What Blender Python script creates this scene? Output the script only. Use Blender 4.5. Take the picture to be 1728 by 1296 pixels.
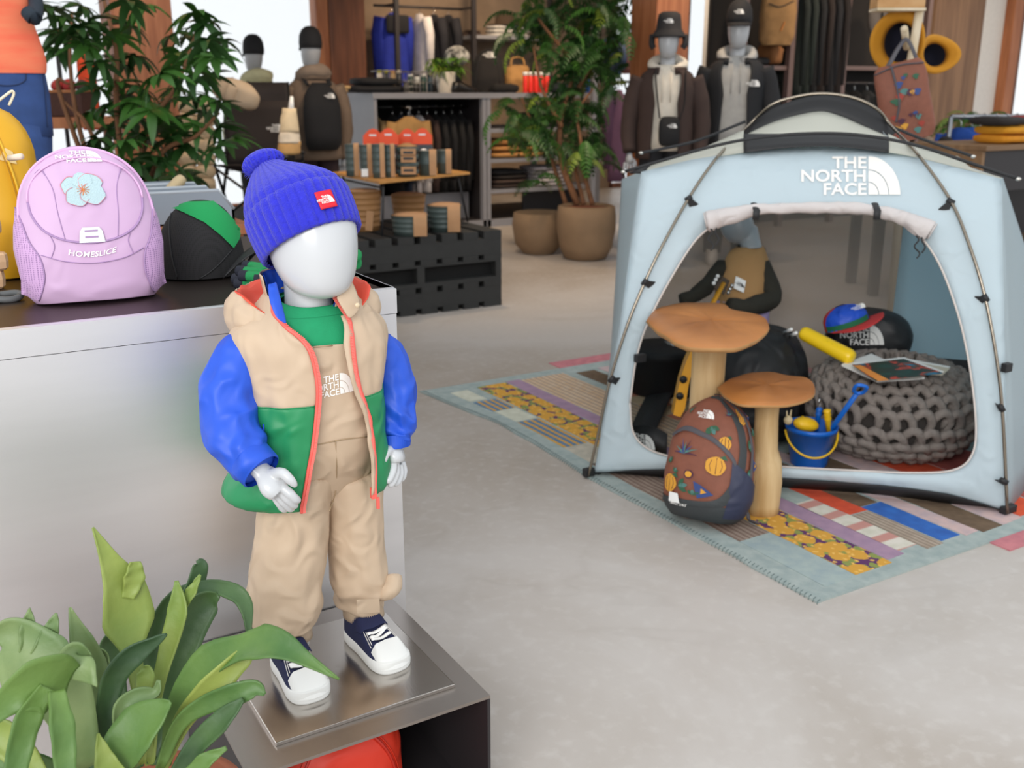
import bpy, bmesh, math, random
from mathutils import Vector as V, Matrix, noise
from mathutils.bvhtree import BVHTree
PI = math.pi
rnd = random.Random(7)
for o in list(bpy.data.objects): bpy.data.objects.remove(o)
scene = bpy.context.scene
COL = scene.collection

# ---------------------------------------------------------------- camera
FPX, CX, CY, CAMH = 1700.0, 864.0, 648.0, 1.30
PITCH, YAW = math.atan(493/1700.0), math.radians(31.0)
FW = V((math.sin(YAW)*math.cos(PITCH), math.cos(YAW)*math.cos(PITCH), -math.sin(PITCH)))
RT = V((math.cos(YAW), -math.sin(YAW), 0)); UP = RT.cross(FW)
CAM = V((0, 0, CAMH))
cam_d = bpy.data.cameras.new('camera'); cam = bpy.data.objects.new('camera', cam_d); COL.objects.link(cam)
cam_d.sensor_width = 36.0; cam_d.lens = 36.0*FPX/1728.0; cam_d.clip_start = .05; cam_d.clip_end = 200
cam.location = CAM; cam.rotation_euler = (PI/2-PITCH, 0, -YAW)
cam_d.dof.use_dof = True; cam_d.dof.focus_distance = 1.72; cam_d.dof.aperture_fstop = 6.0
scene.camera = cam
# ---------------------------------------------------------------- sky, lights, exposure
w = bpy.data.worlds.new('world'); scene.world = w; w.use_nodes = True
bg = w.node_tree.nodes['Background']; bg.inputs[0].default_value = (.93, .97, 1.0, 1); bg.inputs[1].default_value = 1.12
vs = scene.view_settings; vs.view_transform = 'Standard'; vs.look = 'None'; vs.exposure = 0.0; vs.gamma = 1.0; vs.use_curve_mapping = False
def area(name, loc, target, size, power, col=(1, 1, 1), sy=None):
    d = bpy.data.lights.new(name, 'AREA'); d.energy = power; d.color = col
    d.shape = 'RECTANGLE'; d.size = size; d.size_y = sy or size
    o = bpy.data.objects.new(name, d); COL.objects.link(o); o.location = loc
    o.rotation_euler = (V(target)-V(loc)).to_track_quat('-Z', 'Y').to_euler()
    return o
# daylight of the glazed shop front behind the photographer
area('daylight_front_glazing', (-2.6, -2.4, 3.0), (1.6, 2.4, .3), 3.4, 215, (1, .985, .96), 2.4)

# ---------------------------------------------------------------- helpers
def ray(x, y): return RT*((x-CX)/FPX) - UP*((y-CY)/FPX) + FW
def pz(x, y, z=0.0): d = ray(x, y); return CAM + d*((z-CAMH)/d.z)
def pw(x, y, w): return CAM + ray(x, y)*w
def pY(x, y, Y): d = ray(x, y); return CAM + d*(Y/d.y)
def pX(x, y, X): d = ray(x, y); return CAM + d*(X/d.x)
def proj(p):
    v = V(p)-CAM; w = v.dot(FW); return CX+FPX*v.dot(RT)/w, CY-FPX*v.dot(UP)/w, w
def lerp(a, b, t): return a+(b-a)*t
def interp(tab, t):
    if t <= tab[0][0]: return tab[0][1]
    for (a, x), (b, y) in zip(tab, tab[1:]):
        if t <= b:
            k = (t-a)/(b-a) if b > a else 0
            return x+(y-x)*k
    return tab[-1][1]
def sm(t): t = max(0, min(1, t)); return t*t*(3-2*t)
def spline(pts, n):
    """Catmull-Rom through pts (Vectors or tuples), n samples"""
    P = [V(p) for p in pts]
    if len(P) < 3: return [P[0].lerp(P[-1], i/(n-1)) for i in range(n)]
    out = []
    m = len(P)-1
    for i in range(n):
        t = i/(n-1)*m; k = min(int(t), m-1); t -= k
        p0 = P[k-1] if k > 0 else P[0]*2-P[1]; p1 = P[k]; p2 = P[k+1]
        p3 = P[k+2] if k+2 <= m else P[m]*2-P[m-1]
        out.append(.5*((2*p1)+(p2-p0)*t+(2*p0-5*p1+4*p2-p3)*t*t+(3*p1-p0-3*p2+p3)*t*t*t))
    return out
def C(h):
    h = h.lstrip('#'); r = []
    for i in (0, 2, 4):
        c = int(h[i:i+2], 16)/255; r.append(c/12.92 if c <= .04045 else ((c+.055)/1.055)**2.4)
    return (*r, 1)
MATS = {}
def mat(name, col, rough=.6, metal=0, bump=0, bscale=60, var=0, vscale=6, col2=None, coat=0, alpha=None, trl=0, stretch=None, kind='noise', sheen=0, aniso=0, bdist=.004, crease=False):
    """principled material: two-tone noise colour, fine bump; everything in object space"""
    if name in MATS: return MATS[name]
    m = bpy.data.materials.new(name); m.use_nodes = True; MATS[name] = m
    nt = m.node_tree; N = nt.nodes; L = nt.links; b = N['Principled BSDF']
    c = C(col) if isinstance(col, str) else (*col, 1)
    b.inputs['Base Color'].default_value = c; b.inputs['Roughness'].default_value = rough; b.inputs['Metallic'].default_value = metal
    if coat: b.inputs['Coat Weight'].default_value = coat; b.inputs['Coat Roughness'].default_value = .08
    if sheen: b.inputs['Sheen Weight'].default_value = sheen
    if aniso: b.inputs['Anisotropic'].default_value = aniso
    m.diffuse_color = c
    if var or bump or col2:
        tc = N.new('ShaderNodeTexCoord'); mp = N.new('ShaderNodeMapping'); L.new(tc.outputs['Object'], mp.inputs[0])
        if stretch: mp.inputs['Scale'].default_value = stretch
    if var or col2:
        n = N.new('ShaderNodeTexNoise'); n.inputs['Scale'].default_value = vscale; n.inputs['Detail'].default_value = 6
        L.new(mp.outputs[0], n.inputs['Vector'])
        mx = N.new('ShaderNodeMix'); mx.data_type = 'RGBA'
        if col2: c2 = C(col2) if isinstance(col2, str) else (*col2, 1); mr = (.35, .65)
        else: c2 = tuple(max(0, x*(1-var)) for x in c[:3])+(1,); mr = (.3, .7)
        mx.inputs[6].default_value = c; mx.inputs[7].default_value = c2
        r = N.new('ShaderNodeMapRange'); r.inputs[1].default_value, r.inputs[2].default_value = mr
        L.new(n.outputs[0], r.inputs[0]); L.new(r.outputs[0], mx.inputs[0]); L.new(mx.outputs[2], b.inputs['Base Color'])
    if bump:
        if kind == 'weave':
            n2 = N.new('ShaderNodeTexChecker')
        else:
            n2 = N.new('ShaderNodeTexNoise'); n2.inputs['Detail'].default_value = 4
            if crease: n2.noise_type = 'RIDGED_MULTIFRACTAL'; n2.inputs['Detail'].default_value = 2.5; n2.inputs['Distortion'].default_value = .8
        n2.inputs['Scale'].default_value = bscale
        L.new(mp.outputs[0], n2.inputs['Vector'])
        bp = N.new('ShaderNodeBump'); bp.inputs['Strength'].default_value = bump; bp.inputs['Distance'].default_value = bdist
        L.new(n2.outputs[0] if kind != 'weave' else n2.outputs[1], bp.inputs['Height']); L.new(bp.outputs[0], b.inputs['Normal'])
    if trl or alpha is not None:
        out = N['Material Output']; sh = b.outputs[0]
        if trl:
            t = N.new('ShaderNodeBsdfTranslucent'); t.inputs[0].default_value = c
            ms = N.new('ShaderNodeMixShader'); ms.inputs[0].default_value = trl; L.new(sh, ms.inputs[1]); L.new(t.outputs[0], ms.inputs[2]); sh = ms.outputs[0]
        if alpha is not None:
            t = N.new('ShaderNodeBsdfTransparent'); ms = N.new('ShaderNodeMixShader'); ms.inputs[0].default_value = alpha
            L.new(t.outputs[0], ms.inputs[1]); L.new(sh, ms.inputs[2]); sh = ms.outputs[0]
        L.new(sh, out.inputs[0])
    return m
def wood(name, c1, c2, scale=3, axis=2, rough=.55):
    if name in MATS: return MATS[name]
    s = [9, 9, 9]; s[axis] = .7
    m = mat(name, c1, rough, col2=c2, vscale=scale, stretch=tuple(s), bump=.15, bscale=scale*4); return m

def obj(name, vs, fs, m, parent=None, smooth=True, kind=None):
    me = bpy.data.meshes.new(name); me.from_pydata([tuple(v) for v in vs], [], [tuple(f) for f in fs]); me.validate()
    if m: me.materials.append(m)
    if smooth: me.polygons.foreach_set('use_smooth', [True]*len(me.polygons))
    o = bpy.data.objects.new(name, me); COL.objects.link(o)
    if parent: par(o, parent)
    if kind: o['kind'] = kind
    return o
def par(o, p):
    o.parent = p
    if p.type == 'EMPTY': o.matrix_parent_inverse = Matrix.LocRotScale(p.location, p.rotation_euler, None).inverted()
def tag(o, label, cat, group=None, kind=None):
    o['label'] = label; o['category'] = cat
    if group: o['group'] = group
    if kind: o['kind'] = kind
    return o
def thing(name, label, cat, loc=(0, 0, 0), group=None):
    o = bpy.data.objects.new(name, None); COL.objects.link(o); o.location = loc; o.empty_display_size = .05
    return tag(o, label, cat, group)
def struct(o): o['kind'] = 'structure'; return o
def copy_tree(root, off, rz=0, label=None, group=None, mats=None):
    """copy a thing and its parts, moved by off (and turned by rz about its base)"""
    r = root.copy(); COL.objects.link(r); r.location = root.location+V(off); r.rotation_euler.z += rz
    if label: r['label'] = label
    if group: r['group'] = group
    for ch in root.children:
        c = ch.copy(); COL.objects.link(c); c.parent = r
        if mats and ch.data and ch.data.materials and ch.data.materials[0].name in mats:
            c.data = ch.data.copy(); c.data.materials[0] = mats[ch.data.materials[0].name]
        for g in ch.children:
            d = g.copy(); COL.objects.link(d); d.parent = c
    return r
def frame(d, up=V((0, 0, 1))):
    d = d.normalized()
    if abs(d.dot(up)) > .98: up = V((1, 0, 0))
    a = d.cross(up).normalized(); return a, a.cross(d).normalized()
class G:
    def __init__(s): s.v = []; s.f = []
    def add(s, vs, fs):
        k = len(s.v); s.v += [V(v) for v in vs]; s.f += [tuple(i+k for i in f) for f in fs]; return s
    def box(s, x0, x1, y0, y1, z0, z1, bev=0, M=None):
        if bev:
            bm = bmesh.new(); bmesh.ops.create_cube(bm, size=1)
            for v in bm.verts: v.co = V((lerp(x0, x1, v.co.x+.5), lerp(y0, y1, v.co.y+.5), lerp(z0, z1, v.co.z+.5)))
            bmesh.ops.bevel(bm, geom=bm.edges[:], offset=bev, segments=2, affect='EDGES', profile=.6)
            bm.verts.index_update()
            vs = [v.co.copy() for v in bm.verts]; fs = [[v.index for v in f.verts] for f in bm.faces]; bm.free()
        else:
            vs = [V((x, y, z)) for z in (z0, z1) for y in (y0, y1) for x in (x0, x1)]
            fs = [(0, 2, 3, 1), (4, 5, 7, 6), (0, 1, 5, 4), (2, 6, 7, 3), (0, 4, 6, 2), (1, 3, 7, 5)]
        if M: vs = [M @ v for v in vs]
        return s.add(vs, fs)
    def loft(s, rings, closed=True, cap0=True, cap1=True):
        n = len(rings[0]); vs = [p for r in rings for p in r]; fs = []
        for i in range(len(rings)-1):
            for j in range(n if closed else n-1):
                k = (j+1) % n; fs.append((i*n+j, i*n+k, (i+1)*n+k, (i+1)*n+j))
        if closed and cap0: fs.append(tuple(range(n))[::-1])
        if closed and cap1: fs.append(tuple((len(rings)-1)*n+j for j in range(n)))
        return s.add(vs, fs)
    def tube(s, path, r, n=8, caps=True, flat=1.0, up=V((0, 0, 1))):
        P = [V(p) for p in path]; m = len(P); rings = []; a = None
        for i in range(m):
            d = (P[min(i+1, m-1)]-P[max(i-1, 0)])
            if d.length < 1e-9: d = V((0, 0, 1))
            d.normalize()
            if a is None: a, b = frame(d, up)
            else:
                a = (a-d*a.dot(d))
                a = a.normalized() if a.length > 1e-6 else frame(d)[0]
                b = a.cross(d)
            rr = r[i] if isinstance(r, (list, tuple)) else r
            rings.append([P[i]+(a*math.cos(2*PI*j/n)+b*math.sin(2*PI*j/n)*flat)*rr for j in range(n)])
        return s.loft(rings, True, caps, caps)
    def lathe(s, prof, c=(0, 0, 0), n=24, M=None, cap=True):
        rings = []
        for r, z in prof:
            ring = [V((r*math.cos(2*PI*j/n), r*math.sin(2*PI*j/n), z)) for j in range(n)]
            if M: ring = [M @ p for p in ring]
            rings.append([p+V(c) for p in ring])
        return s.loft(rings, True, cap, cap)
    def ell(s, c, r, n=12, m=8, M=None, e=1.0):
        rings = []
        for i in range(m+1):
            t = -PI/2+PI*i/m; cr = max(.001, abs(math.cos(t))**e); z = math.copysign(abs(math.sin(t))**e, math.sin(t))
            rings.append([V((r[0]*cr*math.cos(2*PI*j/n), r[1]*cr*math.sin(2*PI*j/n), r[2]*z)) for j in range(n)])
        if M: rings = [[M @ p for p in q] for q in rings]
        return s.loft([[p+V(c) for p in q] for q in rings])
    def grid(s, fn, nu, nv, closeu=False):
        vs = [fn(i/(nu if closeu else nu-1), j/(nv-1)) for j in range(nv) for i in range(nu)]; fs = []
        for j in range(nv-1):
            for i in range(nu if closeu else nu-1):
                k = (i+1) % nu; fs.append((j*nu+i, j*nu+k, (j+1)*nu+k, (j+1)*nu+i))
        return s.add(vs, fs)
    def poly(s, pts, ext=None):
        """flat polygon, optionally extruded by vector ext"""
        n = len(pts); P = [V(p) for p in pts]
        if ext is None: return s.add(P, [tuple(range(n))])
        e = V(ext); return s.add(P+[p+e for p in P], [tuple(range(n))[::-1], tuple(range(n, 2*n))]+[(i, (i+1) % n, n+(i+1) % n, n+i) for i in range(n)])
    def make(s, name, m, parent=None, smooth=True, kind=None): return obj(name, s.v, s.f, m, parent, smooth, kind)
def box(name, x0, x1, y0, y1, z0, z1, m, parent=None, bev=0): return G().box(x0, x1, y0, y1, z0, z1, bev).make(name, m, parent, smooth=False)
def mod(o, t, **k):
    x = o.modifiers.new(t.lower(), t)
    for a, b in k.items(): setattr(x, a, b)
    return o
def sub(o, n=1): return mod(o, 'SUBSURF', levels=n, render_levels=n)
def solid(o, t, off=-1): return mod(o, 'SOLIDIFY', thickness=t, offset=off)
def remesh(o, vox, smooth=4):
    mod(o, 'REMESH', mode='VOXEL', voxel_size=vox, use_smooth_shade=True)
    return mod(o, 'SMOOTH', factor=.6, iterations=smooth)
def wrinkle(o, amp, sc=(8, 8, 8), seed=0, fn=None):
    me = o.data; nn = [v.normal.copy() for v in me.vertices]
    for v, n in zip(me.vertices, nn):
        p = v.co; q = V((p.x*sc[0]+seed, p.y*sc[1], p.z*sc[2]))
        d = noise.noise(q)+.5*noise.noise(q*2.1)
        v.co = p+n*(amp*d*(fn(p) if fn else 1))
    return o
def bvh(o): return BVHTree.FromPolygons([v.co for v in o.data.vertices], [p.vertices for p in o.data.polygons])
def fill2d(loop, maxlen):
    bm = bmesh.new(); vs = [bm.verts.new((x, y, 0)) for x, y in loop]; bm.faces.new(vs)
    bmesh.ops.triangulate(bm, faces=bm.faces[:])
    for _ in range(5):
        es = [e for e in bm.edges if e.calc_length() > maxlen]
        if not es: break
        bmesh.ops.subdivide_edges(bm, edges=es, cuts=1); bmesh.ops.triangulate(bm, faces=bm.faces[:])
    bm.verts.index_update()
    r = [(v.co.x, v.co.y) for v in bm.verts], [tuple(v.index for v in f.verts) for f in bm.faces]; bm.free(); return r
def decal(name, loops, fn, m, parent, maxlen=.01):
    """flat print: 2-D outlines mapped onto a surface by fn(x, y)"""
    g = G()
    for lp in loops:
        vs, fs = fill2d(lp, maxlen); g.add([fn(*p) for p in vs], fs)
    return g.make(name, m, parent)
_T = {}
def text2d(s, off=.0, align='RIGHT'):
    k = (s, off, align)
    if k in _T: return _T[k]
    c = bpy.data.curves.new('t', 'FONT'); c.body = s; c.size = 1; c.align_x = align; c.offset = off; c.resolution_u = 3; c.fill_mode = 'FRONT'
    o = bpy.data.objects.new('t', c); COL.objects.link(o)
    bpy.context.view_layer.update()
    me = bpy.data.meshes.new_from_object(o.evaluated_get(bpy.context.evaluated_depsgraph_get()))
    r = [(v.co.x, v.co.y) for v in me.vertices], [tuple(p.vertices) for p in me.polygons]
    bpy.data.objects.remove(o); bpy.data.curves.remove(c); bpy.data.meshes.remove(me); _T[k] = r; return r
_L = []
def logo2d():
    """three right-aligned text rows and the banded quarter dome; x 0..1, y 0..~.55"""
    if _L: return _L[0]
    vs = []; fs = []
    for i, (s, sc) in enumerate((('THE', .235), ('NORTH', .235), ('FACE', .235))):
        tv, tf = text2d(s, .022); k = len(vs)
        vs += [(.61+x*sc*.96, .385-i*.19+y*sc) for x, y in tv]; fs += [tuple(j+k for j in f) for f in tf]
    for r0, r1 in ((.0, .17), (.185, .345), (.36, .55)):
        n = 14; k = len(vs)
        for i in range(n+1):
            a = PI/2*i/n; ca, sa = math.cos(a)*.70, math.sin(a)
            vs += [(.632+r0*ca, .005+r0*sa), (.632+r1*ca, .005+r1*sa)]
        fs += [(k+2*i, k+2*i+1, k+2*i+3, k+2*i+2) for i in range(n)]
    _L.append((vs, fs)); return _L[0]
def logo(name, fn, m, parent, width=1.0):
    vs, fs = logo2d(); return obj(name, [fn((x-.5)*width, (y-.28)*width) for x, y in vs], fs, m, parent, smooth=False)
def flatmap(o, x, y):
    o, x, y = V(o), V(x).normalized(), V(y).normalized(); return lambda a, b: o+x*a+y*b
def raymap(o, x, y, tree, off=.0012, back=.2):
    """map a flat patch at o onto a mesh by casting along the patch normal"""
    o, x, y = V(o), V(x).normalized(), V(y).normalized(); n = x.cross(y).normalized()
    def fn(a, b):
        p = o+x*a+y*b; h = tree.ray_cast(p+n*back, -n)
        return (h[0]+n*off) if h[0] else p
    return fn
def text_obj(name, s, fn, size, m, parent, bold=.01, align='CENTER'):
    vs, fs = text2d(s, bold, align); return obj(name, [fn(x*size, y*size) for x, y in vs], fs, m, parent, smooth=False)

# ================================================================ SETTING
def concrete(name, c1, c2, c3):
    m = mat(name, c1, .42); nt = m.node_tree; N = nt.nodes; L = nt.links; b = N['Principled BSDF']
    tc = N.new('ShaderNodeTexCoord')
    n1 = N.new('ShaderNodeTexNoise'); n1.inputs['Scale'].default_value = .75; n1.inputs['Detail'].default_value = 8; n1.inputs['Roughness'].default_value = .62
    n1.inputs['Distortion'].default_value = .6
    n2 = N.new('ShaderNodeTexNoise'); n2.inputs['Scale'].default_value = 26; n2.inputs['Detail'].default_value = 5
    n3 = N.new('ShaderNodeTexNoise'); n3.inputs['Scale'].default_value = .9; n3.inputs['Detail'].default_value = 3; n3.inputs['Distortion'].default_value = 1.2
    for n in (n1, n2, n3): L.new(tc.outputs['Object'], n.inputs[0])
    def mix(a, bcol, fac, lo, hi):
        r = N.new('ShaderNodeMapRange'); r.inputs[1].default_value = lo; r.inputs[2].default_value = hi; L.new(fac, r.inputs[0])
        x = N.new('ShaderNodeMix'); x.data_type = 'RGBA'; L.new(r.outputs[0], x.inputs[0])
        if isinstance(a, tuple): x.inputs[6].default_value = a
        else: L.new(a, x.inputs[6])
        x.inputs[7].default_value = bcol; return x.outputs[2]
    k = mix(C(c1), C(c2), n1.outputs[0], .38, .66)
    k = mix(k, C(c3), n2.outputs[0], .52, .95)
    # hair cracks and trowel veins: narrow band of a distorted noise
    s = N.new('ShaderNodeMath'); s.operation = 'SUBTRACT'; s.inputs[1].default_value = .52; L.new(n3.outputs[0], s.inputs[0])
    a = N.new('ShaderNodeMath'); a.operation = 'ABSOLUTE'; L.new(s.outputs[0], a.inputs[0])
    r = N.new('ShaderNodeMapRange'); r.inputs[1].default_value = .0; r.inputs[2].default_value = .016; r.inputs[3].default_value = .10; r.inputs[4].default_value = 0
    L.new(a.outputs[0], r.inputs[0])
    x = N.new('ShaderNodeMix'); x.data_type = 'RGBA'; L.new(r.outputs[0], x.inputs[0]); L.new(k, x.inputs[6]); x.inputs[7].default_value = C('8d8379')
    L.new(x.outputs[2], b.inputs['Base Color'])
    rr = N.new('ShaderNodeMapRange'); rr.inputs[3].default_value = .30; rr.inputs[4].default_value = .5; L.new(n1.outputs[0], rr.inputs[0]); L.new(rr.outputs[0], b.inputs['Roughness'])
    bp = N.new('ShaderNodeBump'); bp.inputs['Strength'].default_value = .06; L.new(n2.outputs[0], bp.inputs['Height']); L.new(bp.outputs[0], b.inputs['Normal'])
    return m
M_floor = concrete('polished_concrete', 'c0b9b3', 'a5998d', 'c9c3bd')
M_wallback = mat('rough_plaster', '8a7663', .9, var=.25, vscale=4, bump=.5, bscale=30)
M_wallw = mat('pale_concrete_wall', 'd6d5d3', .9, var=.1, vscale=30, bump=.4, bscale=60)
M_cedar = wood('cedar', 'b0714a', '8e5230', 2.2, 2)
M_cedar2 = wood('cedar_dark', '7c4a30', '5d3522', 2.2, 2)
M_glass = mat('window_glass', 'f4f9fc', .02, alpha=.06)
M_print = mat('white_print', 'f6f4f0', .6)
M_black = mat('black_metal', '1a1a1c', .45)
M_ceil = mat('ceiling_paint', '8c8378', .9)
struct(box('floor', -9, 22, -6, 11.7, -.1, 0, M_floor))
struct(box('ceiling', -9, 22, 5.2, 12, 3.4, 3.5, M_ceil))
struct(box('wall_back', 4.45, 8.55, 11.6, 11.8, 0, 3.4, M_wallback))
struct(box('wall_right', 7.0, 11.45, 7.8, 8.0, 0, 3.4, M_wallw))
g = struct(box('trim_1', 10.12, 10.98, 7.74, 7.8, 0, 3.4, wood('oak_panel', '86664a', '6a4d36', 1.6, 2)))
def window(name, x0, x1, y, n, fr=.07, m=M_cedar):
    w_ = struct(G().box(x0, x1, y-.01, y+.01, .05, 3.35).make(name, M_glass, None, False))
    for i in range(n+1):
        x = lerp(x0, x1, i/n); box('window_frame', x-fr/2, x+fr/2, y-.06, y+.06, 0, 3.4, m, w_)
    box('window_frame', x0, x1, y-.06, y+.06, 0, .06, m, w_); box('window_frame', x0, x1, y-.06, y+.06, 3.34, 3.4, m, w_)
    return w_
window('window_1', -9, 4.4, 11.7, 2, .1)
window('window_2', 8.6, 11.2, 11.7, 4, .06, M_cedar2)
w3 = window('window_3', 11.72, 16.5, 7.85, 2, .05)
box('window_frame', 11.45, 11.62, 7.68, 8.0, 0, 3.4, M_cedar, w3, .01); box('window_frame', 11.62, 11.76, 7.74, 8.0, 0, 3.4, M_cedar2, w3, .01)
# timber posts
def post(name, x, y, wx, wy, label, mm, base=.0):
    t = thing(name, label, 'post', (x, y, 0))
    G().box(x-wx/2, x+wx/2, y-wy/2, y+wy/2, base, 3.4, .012).make('shaft', mm, t, False)
    if base: box('foot_sleeve', x-wx/2-.004, x+wx/2+.004, y-wy/2-.004, y+wy/2+.004, 0, base, M_black, t)
    return t
p = pY(577, 100, 11.2); post('timber_post', p.x, 11.2, .42, .42, 'reddish timber post beside the tall bright window', M_cedar2)
p = pY(556, 100, 11.0); post('timber_post', p.x-.06, 11.05, .14, .1, 'slim pale timber stud at the jamb of the tall window', M_cedar)
p = pw(1111, 100, 8.15); post('timber_post', p.x, p.y, .33, .33, 'cedar post with black foot behind the mannequin in the bucket hat', M_cedar, .31)
p = pw(236, 100, 6.3); post('timber_post', p.x, p.y, .36, .36, 'broad cedar post behind the umbrella plant', M_cedar)

# warm shop lamps under the rear ceiling
M_lampglow = bpy.data.materials.new('lamp_glow'); M_lampglow.use_nodes = True
_b = M_lampglow.node_tree.nodes['Principled BSDF']; _b.inputs['Emission Color'].default_value = (1, .75, .5, 1); _b.inputs['Emission Strength'].default_value = 8
def ceiling_spot(x, y, tx, ty, tz, power, k):
    t = thing('ceiling_spotlight', 'small black spotlight fixed to the shop ceiling', 'spotlight', (x, y, 3.4), 'ceiling spotlights of the shop')
    d = (V((tx, ty, tz))-V((x, y, 3.2))).normalized()
    G().tube([(x, y, 3.4), (x, y, 3.24)], .012, 8).make('stem', M_black, t)
    G().tube([V((x, y, 3.2))-d*.09, V((x, y, 3.2))+d*.07], .05, 14).make('housing', M_black, t)
    l = bpy.data.lights.new('spot', 'SPOT'); l.energy = power*.72; l.color = (1, .76, .52); l.spot_size = math.radians(95); l.spot_blend = .7; l.shadow_soft_size = .12
    o = bpy.data.objects.new('spot_lamp', l); COL.objects.link(o); o.location = V((x, y, 3.2))+d*.1; o.rotation_euler = d.to_track_quat('-Z', 'Y').to_euler()
for k, a in enumerate(((3.2, 6.0, 3.4, 7.0, 0, 160), (5.2, 5.6, 5.0, 6.2, .4, 150), (4.2, 7.6, 4.6, 9.2, .9, 200), (6.2, 7.6, 6.6, 9.2, .9, 200),
                       (7.6, 5.6, 8.6, 7.8, 1.2, 170), (9.6, 5.7, 10.2, 7.8, 1.2, 150), (1.2, 6.4, 1.6, 7.6, .6, 120), (5.6, 9.8, 6.0, 11.6, 1.6, 220))): ceiling_spot(*a, k)

# ================================================================ METAL COUNTER and PLATFORM
def brushed(name, col, rough, ax):
    m = mat(name, col, rough, 1.0, var=.10, vscale=5, stretch=tuple([2.0 if i != ax else .25 for i in range(3)]), bump=.02, bscale=240, aniso=.5); return m
M_steel = brushed('brushed_steel', 'f0f0f3', .46, 0)
M_steel2 = brushed('steel_plate', 'a8a09a', .32, 1)
M_steeldark = mat('dark_steel_top', '544a45', .42, 1.0, var=.1, vscale=8)
M_darklam = mat('dark_laminate', '2a2628', .55)  # even dark finish shared by panels, rails and posts
ct = thing('metal_counter', 'long brushed steel display counter carrying the backpacks', 'counter', (-.3, 2.0, 0))
CZ = .919
G().box(-2.2, .8325, 1.842, 2.06, .0, CZ-.052).make('front_panel', M_steel, ct, False)
G().box(-2.2, .8325, 1.838, 1.86, CZ-.05, CZ).make('top_fascia', M_steel, ct, False)
G().box(.81, .836, 1.86, 2.75, 0, CZ).make('end_panel', M_steel, ct, False)
G().box(-2.2, .834, 1.86, 2.75, CZ-.03, CZ).make('counter_top', M_steeldark, ct, False)
pl = thing('display_platform', 'low open steel display box carrying the child mannequin', 'platform', (.57, 1.6, 0))
PZ = .25
G().box(.345, .788, 1.388, 1.838, PZ-.006, PZ).make('top_panel', M_steel2, pl, False)
G().box(.782, .788, 1.388, 1.838, 0, PZ-.006).make('side_panel', M_darklam, pl, False)
G().box(.345, .351, 1.388, 1.838, 0, PZ-.006).make('side_panel', M_darklam, pl, False)
G().box(.351, .782, 1.830, 1.838, 0, PZ-.006).make('back_panel', M_darklam, pl, False)
G().box(.351, .782, 1.388, 1.83, 0, .006).make('bottom_panel', M_darklam, pl, False)
bp_ = G().box(.407, .745, 1.443, 1.775, PZ, PZ+.007, .0012).make('base_plate', brushed('polished_plate', 'c2bcb6', .20, 1), None, False)
tag(bp_, 'polished square steel base plate under the child mannequin', 'base plate')

# ================================================================ BLACK PALLETS with folding table
M_pal = mat('black_pallet_paint', '2b2b2a', .7, bump=.25, bscale=80, var=.2, vscale=20)
pt = thing('pallet_display', 'two stacked black pallets used as a display riser', 'pallet', (2.6, 5.8, 0))
PX0, PX1, PY0, PY1 = 2.02, 3.18, 5.42, 6.3
NB = 8; bw = (PX1-PX0)/NB
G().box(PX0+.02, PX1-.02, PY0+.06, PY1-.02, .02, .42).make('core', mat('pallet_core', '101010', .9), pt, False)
bd = None
for z0, z1 in ((0, .035), (.13, .165), (.30, .33), (.43, .475)):
    for i in range(NB):
        x0 = PX0+i*bw+(.02 if i else 0); x1 = PX0+(i+1)*bw-(.02 if i < NB-1 else 0)
        box('board', x0, x1, PY0, PY1, z0, z1, M_pal, pt)
for z0, z1 in ((.035, .13), (.165, .19), (.285, .30), (.33, .43)):
    box('rail', PX0, PX1, PY0+.002, PY0+.06, z0, z1, M_pal, pt); box('rail', PX1-.06, PX1-.002, PY0+.06, PY1, z0, z1, M_pal, pt)
for x0, x1 in ((PX0, PX0+.04), (PX0+.575, PX0+.625), (PX1-.04, PX1)): box('block', x0, x1, PY0+.001, PY1, .19, .285, M_pal, pt)
PTZ = .475
M_bamboo = wood('bamboo', 'c58f4c', 'b57f3f', 3, 0)
TBY = 5.78
tb = thing('folding_table', 'small bamboo-topped folding table with thin black wire legs', 'table', (2.5, TBY, PTZ))
c0 = [pz(x, y, .80) for x, y in ((560, 291), (640, 307), (793, 291), (705, 279))]
G().poly([p+V((0, 0, -.012)) for p in c0][::-1], (0, 0, .014)).make('table_top', M_bamboo, tb, False)
cc = sum(c0, V())/4
for p in c0:
    q = p.lerp(cc, .16)-V((0, 0, .02)); e = p.lerp(cc, .04); dn = V((e.x, e.y, PTZ+.008))
    G().tube([q, q+V((0, 0, -.03)), lerp(q, e, .3)+V((0, 0, -.12)), dn], .007, 6).make('leg', M_black, tb)
for a, b in ((0, 1), (2, 3)):
    pa, pb = c0[a].lerp(cc, .16)-V((0, 0, .045)), c0[b].lerp(cc, .16)-V((0, 0, .045)); G().tube([pa, pb], .006, 6).make('crossbar', M_black, tb)
TTZ = .802
M_teal = mat('dark_teal_enamel', '4a5653', .5, var=.12, vscale=30); M_kraft = mat('kraft_paper', 'b98c64', .85, var=.1, vscale=20); M_white = mat('matt_white', 'eeeeec', .5)
M_brown = mat('tan_bamboo_ware', 'a87a4b', .6, var=.15, vscale=12)
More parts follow.
